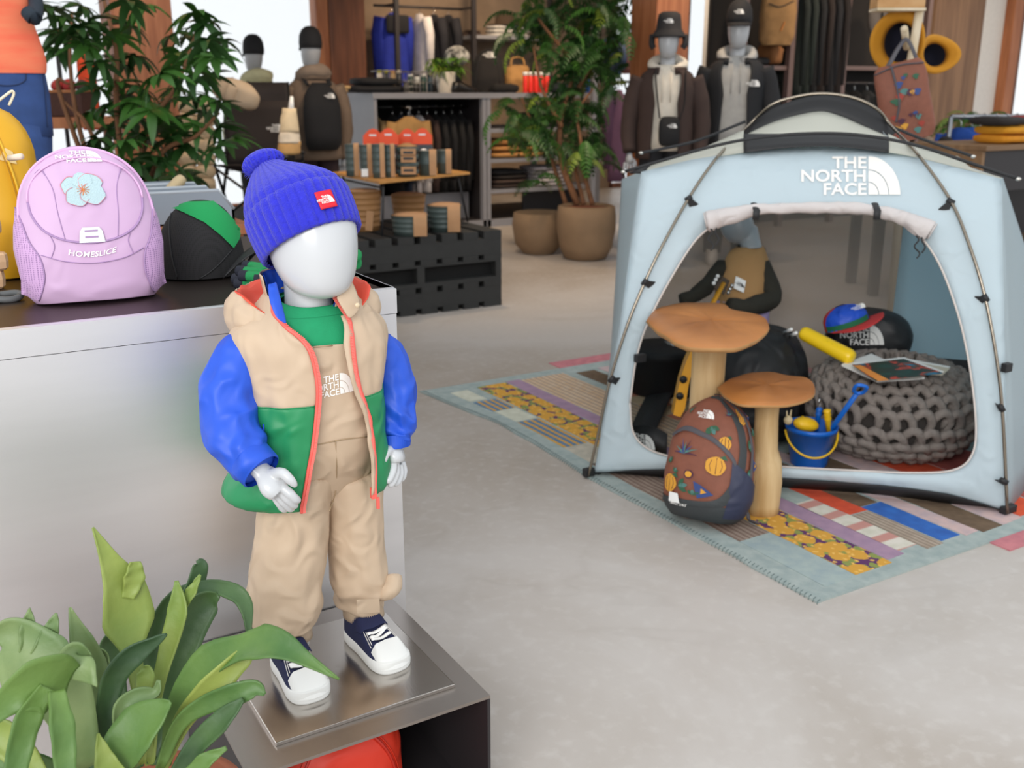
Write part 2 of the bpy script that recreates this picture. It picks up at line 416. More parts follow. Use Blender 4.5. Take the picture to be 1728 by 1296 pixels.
def cups(px, top, bot, wpx, z, m, strip, label, k, name='cup_stack', cat='cup', taper=.92, rib=5, group=None, depth=None):
    b = pz(px, bot, z) if depth is None else pY(px, bot, depth); b.z = z
    w_ = proj(b)[2]; r = wpx/2*w_/FPX
    h = (bot-top)*w_/FPX*1.03
    t = thing(name, label, cat, b, group)
    prof = []
    for i in range(rib):
        za = h*i/rib; zb = h*(i+1)/rib; ra = r*lerp(taper, 1, i/rib); rb_ = r*lerp(taper, 1, (i+1)/rib)
        prof += [(ra, za), (rb_*1.0, zb-.006), (rb_*1.03, zb-.004), (rb_*1.03, zb-.001)]
    G().lathe([(r*.5, 0)]+prof+[(r*.9, h), (r*.86, h-.01), (r*.1, h-.012)], b, 18).make('body', m, t)
    if strip:
        dv = (CAM-b); dv.z = 0; dv.normalize(); s = V((-dv.y, dv.x, 0))
        g = G()
        pth = [b+dv*(r*.99)+V((0, 0, .004)), b+dv*(r*1.07)+V((0, 0, h*.5)), b+dv*(r*1.07)+V((0, 0, h+.004)), b+V((0, 0, h+.006)), b-dv*r*.9+V((0, 0, h+.004))]
        off = s*(r*.55); wv = s*(r*.36)
        g.loft([[q+off-wv, q+off+wv] for q in pth], closed=False).make('paper_band', M_kraft, t)
    return t
for i, (px, top, bot, wp) in enumerate(((596, 246, 297, 24), (619, 247, 298, 21), (640, 246, 300, 22), (658, 247, 299, 20))):
    cups(px, top, bot, wp, TTZ, M_teal, True, ('teal tumbler stack at the table edge with kraft band', 'teal tumbler stack bearing a white price sticker', 'slim teal tumbler stack next to the stickered one', 'slimmest teal tumbler stack beside the boxed bowls')[i], i, group='tumbler stacks on the folding table')
p = pz(620, 298, TTZ); decal('price_sticker', [[(-.02, 0), (.02, 0), (.02, .045), (-.02, .045)]], lambda a, b: p+V((a*.86, -a*.5, b+.005))+V((-.035, -.045, 0)), M_white, [o for o in bpy.data.objects if o.name.startswith('cup_stack')][1])
# boxed bowls
bx = thing('boxed_bowl_set', 'set of dark bowls in kraft sleeves on the folding table', 'bowl set', pz(683, 299, TTZ))
b = pz(688, 298, TTZ); r = .070
for i in range(4):
    z0 = TTZ+i*.045; G().lathe([(r*.7, z0), (r, z0+.02), (r, z0+.043)], (b.x, b.y, 0), 16).make('bowl', M_teal, bx)
for i, z0 in enumerate((TTZ+.02, TTZ+.09, TTZ+.125)):
    G().box(-.03, .06, -.082, -.072, 0, .045, 0, Matrix.Translation((b.x, b.y, z0)) @ Matrix.Rotation(-YAW, 4, 'Z')).make('kraft_sleeve', M_kraft, bx, False)
    G().box(-.015, .045, -.084, -.082, .016, .03, 0, Matrix.Translation((b.x, b.y, z0)) @ Matrix.Rotation(-YAW, 4, 'Z')).make('sleeve_print', M_black, bx, False)
G().lathe([(.02, TTZ+.2), (.058, TTZ+.185), (.068, TTZ+.18)][::-1], (b.x, b.y, 0), 16).make('lid', M_brown, bx)
cups(722, 256, 296, 32, TTZ, M_teal, True, 'pair of stacked teal mugs beside the boxed bowls', 5, 'mug_stack', rib=2)
cups(750, 255, 293, 26, TTZ, M_teal, True, 'pair of stacked teal mugs at the far table corner', 6, 'mug_stack', rib=2)
M_orange = mat('orange_card', 'f0501f', .5); M_carddark = mat('card_print_dark', '3a3f46', .5); M_pink = mat('magenta_print', 'c05070', .5)
for i, (px, py) in enumerate(((630, 236), (656, 233), (688, 238), (713, 234))):
    b = pY(px, 250+i % 2*2, 6.02-.09*(i % 2)); b.z = TTZ
    q = pY(px, 217 if i in (0, 2) else 216, 6.02-.09*(i % 2)); h = q.z-TTZ; w_ = .062
    t = thing('hanging_card_pack', ('orange-topped card pack with a dark cup, over the tumblers', 'orange-topped card pack with pink print and silver cup', 'orange-topped card pack showing a camouflage cup', 'orange-topped card pack with a black spoon handle beside it')[i], 'card pack', b, 'orange card packs')
    Mx = Matrix.Translation(b) @ Matrix.Rotation(-YAW, 4, 'Z')
    top = h
    G().poly([Mx @ V(a) for a in ((-w_, 0, 0), (w_, 0, 0), (w_, 0, top-.1), (-w_, 0, top-.1))], Mx.to_3x3() @ V((0, .006, 0))).make('card_body', M_carddark, t, False)
    G().poly([Mx @ V(a) for a in ((-w_, -.002, top-.1), (w_, -.002, top-.1), (w_, -.002, top-.045), (w_*.4, -.002, top-.008), (0, -.002, top), (-w_*.4, -.002, top-.008), (-w_, -.002, top-.045))], Mx.to_3x3() @ V((0, .01, 0))).make('card_header', M_orange, t, False)
    G().poly([Mx @ V(a) for a in ((-.022, -.004, top-.045), (.022, -.004, top-.045), (.022, -.004, top-.035), (-.022, -.004, top-.035))]).make('header_print', M_white, t, False)
    G().ell(Mx @ V((.01, -.03, top-.17)), (.036, .03, .045), 12, 8).make('cup_blister', (M_pink, M_white, M_brown, M_white)[i], t)
# plates and bowls on the pallets
for i, (px, top, bot, wp, m, st, rib, lb) in enumerate(((616, 325, 388, 58, M_brown, 0, 7, 'tall stack of tan plates with a hang tag under the table'), (690, 330, 368, 58, M_brown, 0, 4, 'stack of tan serving bowls behind the dark plates'),
        (692, 364, 396, 62, M_teal, 1, 4, 'low stack of dark plates at the pallet edge'), (750, 348, 389, 58, M_teal, 1, 5, 'stack of dark bowls with kraft lid at the pallet corner'))):
    t = cups(px, top, bot, wp, PTZ, m, st, lb, i, 'dish_stack', 'dishes', .86, rib)
    b = V(t.location); w_ = proj(b)[2]; r = wp/2*w_/FPX; h = (bot-top)*w_/FPX*1.03
    G().lathe([(r*1.0, h+.002), (r*.7, h+.012), (.004, h+.016)], b, 18).make('top_card', M_kraft, t)
p = pz(622, 392, PTZ); g = G().box(-.022, .022, -.003, .003, .01, .13, 0, Matrix.Translation(p) @ Matrix.Rotation(-YAW, 4, 'Z') @ Matrix.Rotation(.12, 4, 'Y')).make('hang_tag', M_kraft, None, False)
tag(g, 'kraft paper hang tag leaning on the tan plates', 'tag')

# ================================================================ GREY SHELF UNIT
M_shelf = mat('grey_powder_coat', '8c8c92', .45, var=.05, vscale=10)
SX0, SXM, SX1, SY0, SY1, SZ = 3.82, 5.0, 6.37, 8.8, 10.1, 1.29
sh = thing('shelf_unit', 'wide grey metal shelf unit with a hanging bay and open shelves', 'shelf', (5.0, 9.4, 0))
box('end_panel', SX0, SX0+.03, SY0, SY1, .0, SZ-.05, M_shelf, sh)
box('top_panel', SX0-.01, SX1+.01, SY0-.01, SY1, SZ-.05, SZ, M_shelf, sh)
box('upright', SXM-.045, SXM-.005, SY0, SY0+.06, 0, SZ-.05, M_shelf, sh); box('upright', SXM+.005, SXM+.045, SY0, SY0+.06, 0, SZ-.05, M_shelf, sh)
box('upright', SX1-.05, SX1, SY0, SY0+.06, 0, SZ-.05, M_shelf, sh); box('upright', SX1-.05, SX1, SY1-.06, SY1, 0, SZ-.05, M_shelf, sh)
box('divider_panel', SXM-.005, SXM+.005, SY0+.06, SY1, .06, SZ-.05, M_darklam, sh)
box('back_panel', SX0+.03, SXM, SY1-.02, SY1, .0, SZ-.05, M_darklam, sh)
box('base_rail', SX0, SX1, SY0, SY0+.05, .0, .07, M_shelf, sh); box('base_panel', SX0+.03, SX1, SY0+.05, SY1, .03, .07, M_darklam, sh)
for z in (.36, .66, .95): box('shelf_board', SXM+.045, SX1-.05, SY0+.02, SY1-.02, z-.035, z, M_shelf, sh)
box('lower_panel', SX0+.03, SXM-.045, SY0+.3, SY0+.32, .07, .33, M_shelf, sh)
box('lower_panel', SXM+.6, SX1-.05, SY0+.3, SY0+.32, .07, .32, M_darklam, sh)
G().tube([(SX0+.03, SY0+.35, SZ-.13), (SXM-.02, SY0+.35, SZ-.13)], .012, 8).make('hanging_rail', M_black, sh)
FABS = {}
def fabric(hexc, rough=.85, **k):
    n = 'cloth_'+hexc
    k.setdefault('var', .18); k.setdefault('vscale', 14); k.setdefault('bump', .25); k.setdefault('bscale', 120)
    return mat(n, hexc, rough, **k)
M_hook = mat('chrome_hook', 'c9c9c9', .2, 1.0)
def hanging(x, y, ztop, h, wd, th, hexc, label, group, axis=1, name='hanging_jacket', cat='jacket', sleeves=True, rail=.012, over='y'):
    """garment on a hanger seen from its side or front; axis = direction of shoulder line (0:x 1:y).
    ztop = centre height of the rail it hangs from, rail = rail radius, over = world axis across the rail"""
    ztop -= .0185-rail
    t = thing(name, label, cat, (x, y, ztop-h), group)
    def P(a, b, z): return V((x+a, y+b, z)) if axis == 0 else V((x+b, y+a, z))
    rings = []; sd = rnd.random()*50; n = 16
    for i in range(9):
        k = i/8; z = ztop-.07-h*.93*k
        wv = wd*(.22+.78*sm(min(1, k/.14)))*(1+.06*k); tv = th*(.5+.5*sm(k/.2))
        ring = []
        for j in range(n):
            a = 2*PI*j/n; rr = 1+.16*noise.noise(V((math.cos(a)*1.6, math.sin(a)*1.6+sd, k*1.2)))
            ring.append(P(wv/2*math.cos(a)*rr, tv/2*math.sin(a)*rr, z))
        rings.append(ring)
    G().loft(rings[::-1]).make('garment_body', fabric(hexc), t)
    if sleeves:
        for s in (-1, 1):
            G().tube([P(s*wd*.44, 0, ztop-.12), P(s*wd*.53, th*.1, ztop-.3), P(s*wd*.5, th*.15, ztop-.07-h*.8)], [th*.42, th*.42, th*.3], 10).make('sleeve', fabric(hexc), t)
    def Hk(l, z): return V((x+(l if over == 'x' else 0), y+(l if over == 'y' else 0), z))
    hk = [Hk(0, ztop-.10), Hk(0, ztop-.034)]+[Hk(.022*math.cos(a), ztop+.022*math.sin(a)) for a in (-.75, .0, .8, 1.57, 2.4, 3.0)]
    G().tube(hk, .003, 5).make('hook', M_hook, t)
    return t
zr = SZ-.13; yr = SY0+.35
gl = 'jackets on the rail of the grey shelf unit'
blk = iter(('first black jacket hanging past the ochre one', 'first black jacket hanging past the dark brown coat', 'second black jacket hanging past the dark brown coat', 'third black jacket hanging past the dark brown coat', 'black jacket hanging nearest the shelf divider'))
hs = [('8a7350', 'tan camouflage padded jacket hanging on the shelf unit rail'), ('a9824e', 'ochre padded jacket hanging beside the tan camouflage one'), ('17171a', None), ('2a3446', 'navy jacket hanging beside the white shirts'), ('e4dcdc', 'white long shirt hanging among black jackets'),
      ('dcd6d6', 'second pale long shirt hanging among black jackets'), ('3b2a26', 'dark brown coat hanging beside the pale shirts'), ('131315', None), ('18181b', None), ('121214', None), ('17171a', None)]
for i, (hx, lb) in enumerate(hs):
    x = lerp(SX0+.16, SXM-.1, i/(len(hs)-1)); h_ = .62 if hx[0] in '89a' else .78
    if i == 1:      # faces the shop on a short arm in front of the rail
        xo = pY(690, 200, SY0).x; yo = SY0+.005
        G().tube([(xo, yr, zr), (xo, yo-.05, zr)], .008, 8).make('face_out_arm', M_hook, sh)
        hanging(xo, yo, zr, h_, .36, .14, hx, lb, gl, 0, rail=.008, over='x')
    else: hanging(x, yr, zr, h_, .40, .072, hx, lb or next(blk), gl)
# folded goods on the shelves
def folded(p, wx, wy, h, hexc, label, group, name='folded_garment', cat='folded clothes', rz=0):
    t = G(); M_ = Matrix.Translation(p) @ Matrix.Rotation(rz, 4, 'Z')
    n = 20; rings = []
    for j in range(11):
        x = -wx/2+wx*j/10; e = 1-.25*abs(2*j/10-1)**6
        rings.append([M_ @ V((x, wy/2*math.copysign(abs(math.cos(2*PI*i/n))**.5, math.cos(2*PI*i/n))*e, h/2+h/2*math.copysign(abs(math.sin(2*PI*i/n))**.7, math.sin(2*PI*i/n))*e)) for i in range(n)])
    o = t.loft(rings).make(name, fabric(hexc), None); wrinkle(o, h*.08, (9, 9, 20), rnd.random()*9)
    return tag(o, label, cat, group)
for i in range(3): folded(V((SXM+.42, SY0+.3, .66+i*.062)), .62, .5, .064, ('c08a4e', 'b98248', 'a9743e')[i], 'orange-tan folded fleece on the middle shelf, '+('lowest in its stack', 'second in its stack', 'third in its stack', 'fourth in its stack', 'topmost of five in its stack')[i], 'folded fleeces on the middle shelf')
for i in range(4): folded(V((SXM+.34, SY0+.3, .36+i*.045)), .42, .45, .047, ('3a2d28', '4a3a33', '2c2522', '1f1f22')[i], 'dark folded trousers on the lower shelf, '+('lowest in its stack', 'second in its stack', 'third in its stack', 'fourth in its stack', 'topmost of five in its stack')[i], 'folded dark trousers on the lower shelf')
for i in range(5): folded(V((SXM+.86, SY0+.28, .36+i*.04)), .46, .42, .042, 'd8d2d4' if i % 2 else 'c9c3c8', 'white checked folded shirt on the lower shelf, '+('lowest in its stack', 'second in its stack', 'third in its stack', 'fourth in its stack', 'topmost of five in its stack')[i], 'folded checked shirts on the lower shelf')
for i in range(3): folded(V((SXM+.9, SY0+.3, .95+i*.05)), .5, .45, .052, '24242a', 'black folded sweater on the upper shelf, '+('lowest in its stack', 'second in its stack', 'third in its stack', 'fourth in its stack', 'topmost of five in its stack')[i], 'folded sweaters on the upper shelf')

# ================================================================ RUGS
def rugmat(name, c1, c2=None, stripes=None, sscale=60, ax=0):
    m = mat(name, c1, .95, col2=c2 or c1, vscale=26, bump=.6, bscale=260)
    if stripes:
        nt = m.node_tree; N = nt.nodes; L = nt.links; b = N['Principled BSDF']; lk = b.inputs['Base Color'].links
        src = lk[0].from_socket
        tc = N.new('ShaderNodeTexCoord'); wv = N.new('ShaderNodeTexWave'); wv.bands_direction = 'XYZ'[ax]; wv.inputs['Scale'].default_value = sscale; wv.inputs['Distortion'].default_value = 1.0
        L.new(tc.outputs['Object'], wv.inputs[0]); r = N.new('ShaderNodeMapRange'); r.inputs[1].default_value = .55; r.inputs[2].default_value = .75; L.new(wv.outputs[1], r.inputs[0])
        x = N.new('ShaderNodeMix'); x.data_type = 'RGBA'; L.new(r.outputs[0], x.inputs[0]); L.new(src, x.inputs[6]); x.inputs[7].default_value = C(stripes); L.new(x.outputs[2], b.inputs['Base Color'])
    return m
def floral():
    m = mat('floral_patch', '5b2f5e', .95, bump=.5, bscale=260); nt = m.node_tree; N = nt.nodes; L = nt.links; b = N['Principled BSDF']
    tc = N.new('ShaderNodeTexCoord'); nz = N.new('ShaderNodeTexNoise'); nz.inputs['Scale'].default_value = 45; nz.inputs['Detail'].default_value = 2
    L.new(tc.outputs['Object'], nz.inputs[0]); ad = N.new('ShaderNodeVectorMath'); ad.operation = 'MULTIPLY_ADD'; ad.inputs[1].default_value = (.02, .02, 0); L.new(nz.outputs[1], ad.inputs[0]); L.new(tc.outputs['Object'], ad.inputs[2])
    mp = N.new('ShaderNodeMapping'); mp.inputs['Scale'].default_value = (1, .8, 1); L.new(ad.outputs[0], mp.inputs[0])
    def layer(prev, off, scale, rad, col):
        m2 = N.new('ShaderNodeMapping'); m2.inputs['Location'].default_value = off; L.new(mp.outputs[0], m2.inputs[0])
        v = N.new('ShaderNodeTexVoronoi'); v.voronoi_dimensions = '2D'; v.inputs['Scale'].default_value = scale; v.inputs['Randomness'].default_value = .7; L.new(m2.outputs[0], v.inputs[0])
        r = N.new('ShaderNodeMapRange'); r.inputs[1].default_value = rad; r.inputs[2].default_value = rad*1.08; r.inputs[3].default_value = 1; r.inputs[4].default_value = 0; L.new(v.outputs[0], r.inputs[0])
        x = N.new('ShaderNodeMix'); x.data_type = 'RGBA'; L.new(r.outputs[0], x.inputs[0])
        if isinstance(prev, tuple): x.inputs[6].default_value = prev
        else: L.new(prev, x.inputs[6])
        x.inputs[7].default_value = C(col); return x.outputs[2]
    k = layer(C('5b2f5e'), (.3, .1, 0), 30, .40, '86904a'); k = layer(k, (0, 0, 0), 17, .46, 'd09a3a'); k = layer(k, (.5, .7, 0), 34, .17, 'e2b25a')
    L.new(k, b.inputs['Base Color']); return m
RX0, RX1, RY0, RY1 = 1.915, 3.62, 1.635, 3.94
def edge_x(y): return interp([(1.6, 1.925), (2.2, 1.93), (2.7, 1.925), (3.1, 1.955), (3.4, 1.955), (3.7, 1.91), (3.95, 1.885)], y)
def rx_(x, y): return x+(edge_x(y)-RX0)*max(0, 1-(x-RX0)/.25)
rg = thing('patchwork_rug', 'large patchwork rug of striped and floral strips under the tent', 'rug', (2.7, 2.8, 0))
def slab(name, x0, x1, y0, y1, z0, z1, m, par_, n=14, wob=.004, seed=0):
    g = G(); ny = max(2, int((y1-y0)/.08)); top = []; 
    L_ = [(x0, y0+(y1-y0)*i/ny) for i in range(ny+1)]; R_ = [(x1, y1+(y0-y1)*i/ny) for i in range(ny+1)]
    loop = []
    for x, y in L_+R_: loop.append((rx_(x, y)+wob*noise.noise(V((x*7+seed, y*7, 0))), y+wob*1.5*noise.noise(V((x*6, y*6+seed, 5)))))
    nn = len(loop); g.add([V((x, y, z0)) for x, y in loop]+[V((x, y, z1)) for x, y in loop], [(i, (i+1) % nn, nn+(i+1) % nn, nn+i) for i in range(nn)]+[(nn+i, nn+(nn-1-i-0), nn+(nn-2-i), nn+i+1) if False else (nn+i, nn+i+1, nn+nn-2-i, nn+nn-1-i) for i in range(ny)])
    return g.make(name, m, par_, smooth=False)
slab('rug_base', RX0, RX1, RY0, RY1, .0, .006, rugmat('rug_greyblue', 'a6b0ac', '94a19f'), rg, wob=.012)
PATCH = [(2.0, 2.13, 1.69, 2.02, ('rug_paleblue', 'a3b0ac', '94a3a6')), (2.0, 2.13, 2.02, 2.78, ('rug_brownstripe', 'a39184', '8f7c70', '7a6458', 16, 0)), (2.0, 2.13, 2.78, 2.98, ('rug_pale', 'c0b8a8', 'a9a396')),
         (2.0, 2.12, 2.98, 3.33, ('rug_bluestripe', '5f7f9f', '54748f', 'cf9c3e', 10, 0)), (2.0, 2.12, 3.34, 3.50, ('rug_cream', 'cfcfbe', 'c0c0ae')), (2.0, 2.12, 3.51, 3.66, ('rug_bluestripe',)), (2.0, 2.08, 3.68, 3.84, ('rug_cream',)),
         (2.135, 2.285, 1.69, 3.86, 'floral'), (2.29, 2.362, 1.71, 3.87, ('rug_lavender', '9a7f97', 'a98aa0')),
         (2.366, 2.445, 1.73, 2.14, ('rug_check', 'd9d2c6', 'c9c5b4', 'c08a80', 3.2, 1)), (2.366, 2.445, 2.14, 2.6, ('rug_greyblue2', 'a9b3ad', '98a5a2')), (2.366, 2.60, 2.6, 3.86, ('rug_beigestripe', 'c9a883', 'd3bda2', 'a99384', 11, 0)),
         (2.449, 2.525, 1.70, 1.98, ('rug_taupestripe', 'b0a090', 'a08f7e', '8a7a6c', 18, 0)), (2.449, 2.525, 1.985, 2.42, ('rug_red', 'd4512f', 'c4472a')), (2.53, 2.62, 1.71, 2.01, ('rug_blue', '2f68b8', '2a5aa6')),
         (2.53, 2.61, 2.015, 2.45, ('rug_brown', '6f5a45', '5f4c3a')), (2.625, 2.69, 1.70, 2.6, ('rug_pink', 'cdb0ab', 'b7a3a6')), (2.695, 2.795, 1.685, 2.5, ('rug_brown',)), (2.604, 2.80, 2.62, 3.45, ('rug_cream2', 'd6bf9c', 'c7ac88', 'd98a70', 1.7, 1)),
         (2.66, 2.765, 3.45, 3.83, ('rug_brown',)), (2.80, 2.90, 1.69, 2.6, ('rug_pink',)), (2.905, 3.05, 1.70, 2.3, ('rug_orange', 'd9542f', 'c94a2a')), (2.82, 2.96, 2.62, 3.2, ('rug_brown',)), (2.97, 3.10, 2.6, 3.84, ('rug_orange',)),
         (2.80, 2.96, 3.22, 3.85, ('rug_pink',)), (3.06, 3.3, 1.75, 2.3, ('rug_rose', 'b25a50', 'a24f48')), (3.12, 3.55, 2.35, 3.8, ('rug_cream2',)), (3.32, 3.6, 1.75, 2.3, ('rug_greyblue2',))]
for i, (x0, x1, y0, y1, c) in enumerate(PATCH):
    m = floral() if c == 'floral' else (rugmat(*c) if len(c) > 1 else MATS[c[0]])
    slab('patch', x0, x1, y0, y1, .0055, .0075, m, rg, wob=.006, seed=i)
# stitched edge
g = G(); prn = random.Random(5)
for i in range(150):
    y = lerp(RY0, RY1, i/150); x = edge_x(y); g.tube([V((x-.004, y, .001)), V((x+.004, y+.004, .0085)), V((x+.016, y+.008, .007))], .0012, 4)
g.make('edge_stitches', mat('stitch_grey', '6f7f7d', .9), rg)
pr = slab('pink_rug', 2.655, 3.7, 1.565, 4.06, .0, .004, rugmat('rug_rosepink', 'c77d82', 'b56f78'), None, wob=.008)
tag(pr, 'rose pink rug peeking out from under the patchwork rug', 'rug')

# ================================================================ TENT
FL, FR = V((1.941, 2.707, 0)), V((2.897, 1.74, 0))
TU = (FR-FL).normalized(); TN = V((-TU.y, TU.x, 0)); 
if TN.dot(FL) < 0: TN = -TN
TOFF = FL.dot(TN)
def T(px, py, v):
    d = ray(px, py); return CAM+d*((TOFF+v-CAM.dot(TN))/d.dot(TN))
def vf(py): return interp([(160, .64), (200, .54), (232, .43), (258, .345), (300, .27), (360, .20), (420, .15), (520, .085), (620, .045), (740, .012), (800, 0), (880, 0)], py)
def S(px, py, d=0): return T(px, py, vf(py)+d)
M_tblue = mat('pale_blue_ripstop', 'd6e4ea', .6, trl=.35, bump=.25, bscale=14, bdist=.03, crease=True); M_tcream = mat('cream_ripstop', 'e6e6dc', .6, trl=.5); M_tblack = mat('black_nylon', '202022', .6, bump=.2, bscale=30)
M_tdeep = mat('blue_ripstop_side', 'dbe6ea', .6, trl=.6)
M_pole = mat('pole_alloy', '8f8578', .25, 1.0); M_mesh = mat('tent_mesh', 'a3968b', .9, alpha=.5)
tent = thing('dome_tent', 'pale blue dome tent with open arched door and black poles', 'tent', (2.42, 2.22, 0))
hole = [(1063, 680), (1075, 600), (1100, 530), (1150, 440), (1190, 390), (1250, 362), (1365, 354), (1480, 360), (1535, 382), (1582, 440), (1618, 535), (1638, 630), (1647, 720), (1640, 768), (1610, 793), (1540, 798), (1420, 793), (1310, 787), (1200, 780), (1130, 770), (1090, 755), (1068, 728)]
outer = [(1003, 797), (1022, 690), (1045, 560), (1065, 420), (1083, 290), (1165, 270), (1255, 256), (1320, 249), (1385, 246), (1440, 249), (1500, 256), (1590, 277), (1690, 302), (1693, 450), (1697, 650), (1698, 862), (1600, 834), (1480, 818), (1310, 806), (1130, 792)]
def rayhit(poly, c, a):
    dx, dy = math.cos(a), math.sin(a); best = None
    for (x0, y0), (x1, y1) in zip(poly, poly[1:]+poly[:1]):
        ex, ey = x1-x0, y1-y0; den = dx*ey-dy*ex
        if abs(den) < 1e-9: continue
        t = ((x0-c[0])*ey-(y0-c[1])*ex)/den; u = ((x0-c[0])*dy-(y0-c[1])*dx)/den
        if t > 0 and -1e-6 <= u <= 1+1e-6 and (best is None or t < best): best = t
    return c[0]+dx*best, c[1]+dy*best
cen = (1350, 580); NA = 160; rings = []
angs = sorted([2*PI*i/NA-PI for i in range(NA)]+[math.atan2(y-cen[1], x-cen[0]) for x, y in outer])
hs2 = [(p_.x, p_.y) for p_ in spline([V((*q, 0)) for q in hole+hole[:1]], 120)][:-1]
for k in range(8):
    t = k/7; rr = []
    for a in angs:
        h = rayhit(hs2, cen, a); o_ = rayhit(outer, cen, a); x, y = lerp(h[0], o_[0], t), lerp(h[1], o_[1], t)
        rr.append(S(x, y, -.012*math.sin(t*PI)+.008*noise.noise(V((x*.012, y*.012, 1)))))
    rings.append(rr)
fp = G().loft(rings, cap0=False, cap1=False).make('front_panel', M_tblue, tent); solid(fp, .002, 0)
G().tube([S(x, y, -.004) for x, y in hs2+hs2[:1]], .0035, 6).make('door_piping', mat('grey_piping', 'cfc6c0', .6), fp)
hem = [(1003, 797), (1130, 792), (1310, 806), (1480, 818), (1600, 834), (1698, 862)]
HP = spline([S(x, y, -.004) for x, y in hem], 40)
o = G().loft([HP, [V((p.x, p.y, max(.008, p.z-.045)))+TN*.035 for p in HP]], closed=False).make('bottom_skirt', M_tblack, tent); solid(o, .003)
def strip(name, A, B, va, vb, m, n=30, par_=None, k=3, bow=0):
    A = spline([T(x, y, va if not callable(va) else va(y)) for x, y in A], n); B = spline([T(x, y, vb if not callable(vb) else vb(y)) for x, y in B], n)
    rows = [[a.lerp(b, i/k)-TN*bow*math.sin(PI*i/k) for a, b in zip(A, B)] for i in range(k+1)]
    o = G().loft(rows, closed=False).make(name, m, par_ or tent); solid(o, .002, 0); return o
strip('brow_band', [(1255, 226), (1320, 226), (1385, 226), (1440, 227), (1500, 231)], [(1255, 258), (1320, 250), (1385, 247), (1440, 250), (1500, 258)], .40, .325, M_tblack)
strip('vent_panel', [(1258, 228), (1300, 207), (1340, 194), (1385, 186), (1420, 195), (1455, 211), (1497, 230)], [(1258, 232), (1300, 230), (1340, 229), (1385, 229), (1420, 230), (1455, 231), (1497, 234)], .60, .405, M_tcream, k=4, bow=.02)
strip('arch_sleeve', [(1252, 222), (1300, 186), (1345, 168), (1390, 161), (1440, 169), (1480, 188), (1514, 222)], [(1258, 232), (1300, 209), (1340, 196), (1385, 188), (1420, 197), (1455, 213), (1499, 234)], .63, .585, M_tblack)
strip('roof_panel', [(1083, 288), (1108, 276), (1170, 256), (1255, 220)], [(1083, 291), (1140, 278), (1190, 268), (1256, 257)], .42, .335, M_tcream)
strip('roof_panel', [(1499, 226), (1545, 247), (1600, 263), (1618, 265), (1640, 284), (1690, 300)], [(1499, 257), (1530, 262), (1570, 271), (1610, 281), (1650, 291), (1691, 303)], .42, .33, M_tcream)
BRt, BR = pw(1692, 300, 4.2), pz(1825, 705); BL, BLt = V((2.8, 3.75, 0)), V((2.74, 3.62, .93)); MID, MIDt = V((3.587, 2.80, 0)), pw(1528, 352, 4.25)
FLt, FRt = S(1083, 290), S(1690, 302)
def panel(name, A, B, m, n=14, k=10, bow=0, thick=.002):
    """surface between two 3-D polylines"""
    A, B = spline(A, n), spline(B, n); c = V((2.75, 2.6, .4))
    rows = []
    for i in range(k+1):
        row = []
        for a, b in zip(A, B):
            p = a.lerp(b, i/k); q = (p-c); q.z = 0; row.append(p+q.normalized()*bow*math.sin(PI*i/k))
        rows.append(row)
    o = G().loft(rows, closed=False).make(name, m, tent); solid(o, thick, 0); return o
fe = [S(1690, 302), S(1693, 450), S(1697, 650), S(1700, 864)]
panel('side_wall', [fe[0], fe[1], fe[2], fe[3]], [BRt, BRt.lerp(BR, .33), BRt.lerp(BR, .66), BR], M_tdeep)
panel('side_wall', [FLt, S(1065, 420), S(1045, 560), S(1003, 800)], [BLt, BLt.lerp(BL, .33), BLt.lerp(BL, .66), BL], M_tdeep)
panel('rear_mesh', [BLt, BLt.lerp(BL, .5), BL], [MIDt, MIDt.lerp(MID, .5), MID], M_mesh)
panel('rear_panel', [MIDt, MIDt.lerp(MID, .5), MID], [BRt, BRt.lerp(BR, .5), BR], mat('blue_ripstop_rear', 'c2d9e2', .6, trl=.65))
ac = [T(1083, 290, .42), T(1257, 234, .57), T(1302, 203, .62), T(1385, 180, .64), T(1478, 205, .62), T(1508, 236, .57), T(1690, 301, .42)]
bc = [BLt, BLt.lerp(MIDt, .3)+V((0, 0, .05)), BLt.lerp(MIDt, .6)+V((0, 0, .1)), MIDt+V((-.1, .1, .1)), MIDt, MIDt.lerp(BRt, .5), BRt]
panel('rear_roof', ac, bc, M_tdeep, 30, 8)
panel('side_roof', [FLt, FLt.lerp(BLt, .5)], [T(1083, 289, .42), BLt], M_tcream, 4, 2)
# black inner skirt lying along the walls
def floorstrip(A, B, z, name):
    A, B = spline(A, 16), spline(B, 16); o = G().loft([[p+V((0, 0, z)) for p in A], [p+V((0, 0, z+.01)) for p in B]], closed=False).make(name, M_tblack, tent); solid(o, .006, 1); return o
floorstrip([pz(1092, 672), pz(1078, 700), pz(1060, 740)], [pz(1134, 672, .04), pz(1122, 702, .035), pz(1104, 740, .03)], .012, 'inner_skirt')
sk = floorstrip([pz(1056, 742), pz(1075, 765), pz(1125, 778)], [pz(1068, 728, .07), pz(1100, 730, .09), pz(1126, 742, .07)], .014, 'inner_skirt')
logo('skirt_logo', lambda a, b: pz(1083+a*48, 744-b*48+a*8, .085), M_print, tent, .9)
o = G().loft([spline([MID.lerp(BR, t)+V((0, 0, .01)) for t in (0, .5, .98)], 10), spline([MID.lerp(BR, t)+V((-.05, -.05, .22)) for t in (0, .5, .95)], 10)], closed=False).make('inner_skirt', M_tblack, tent); solid(o, .004)
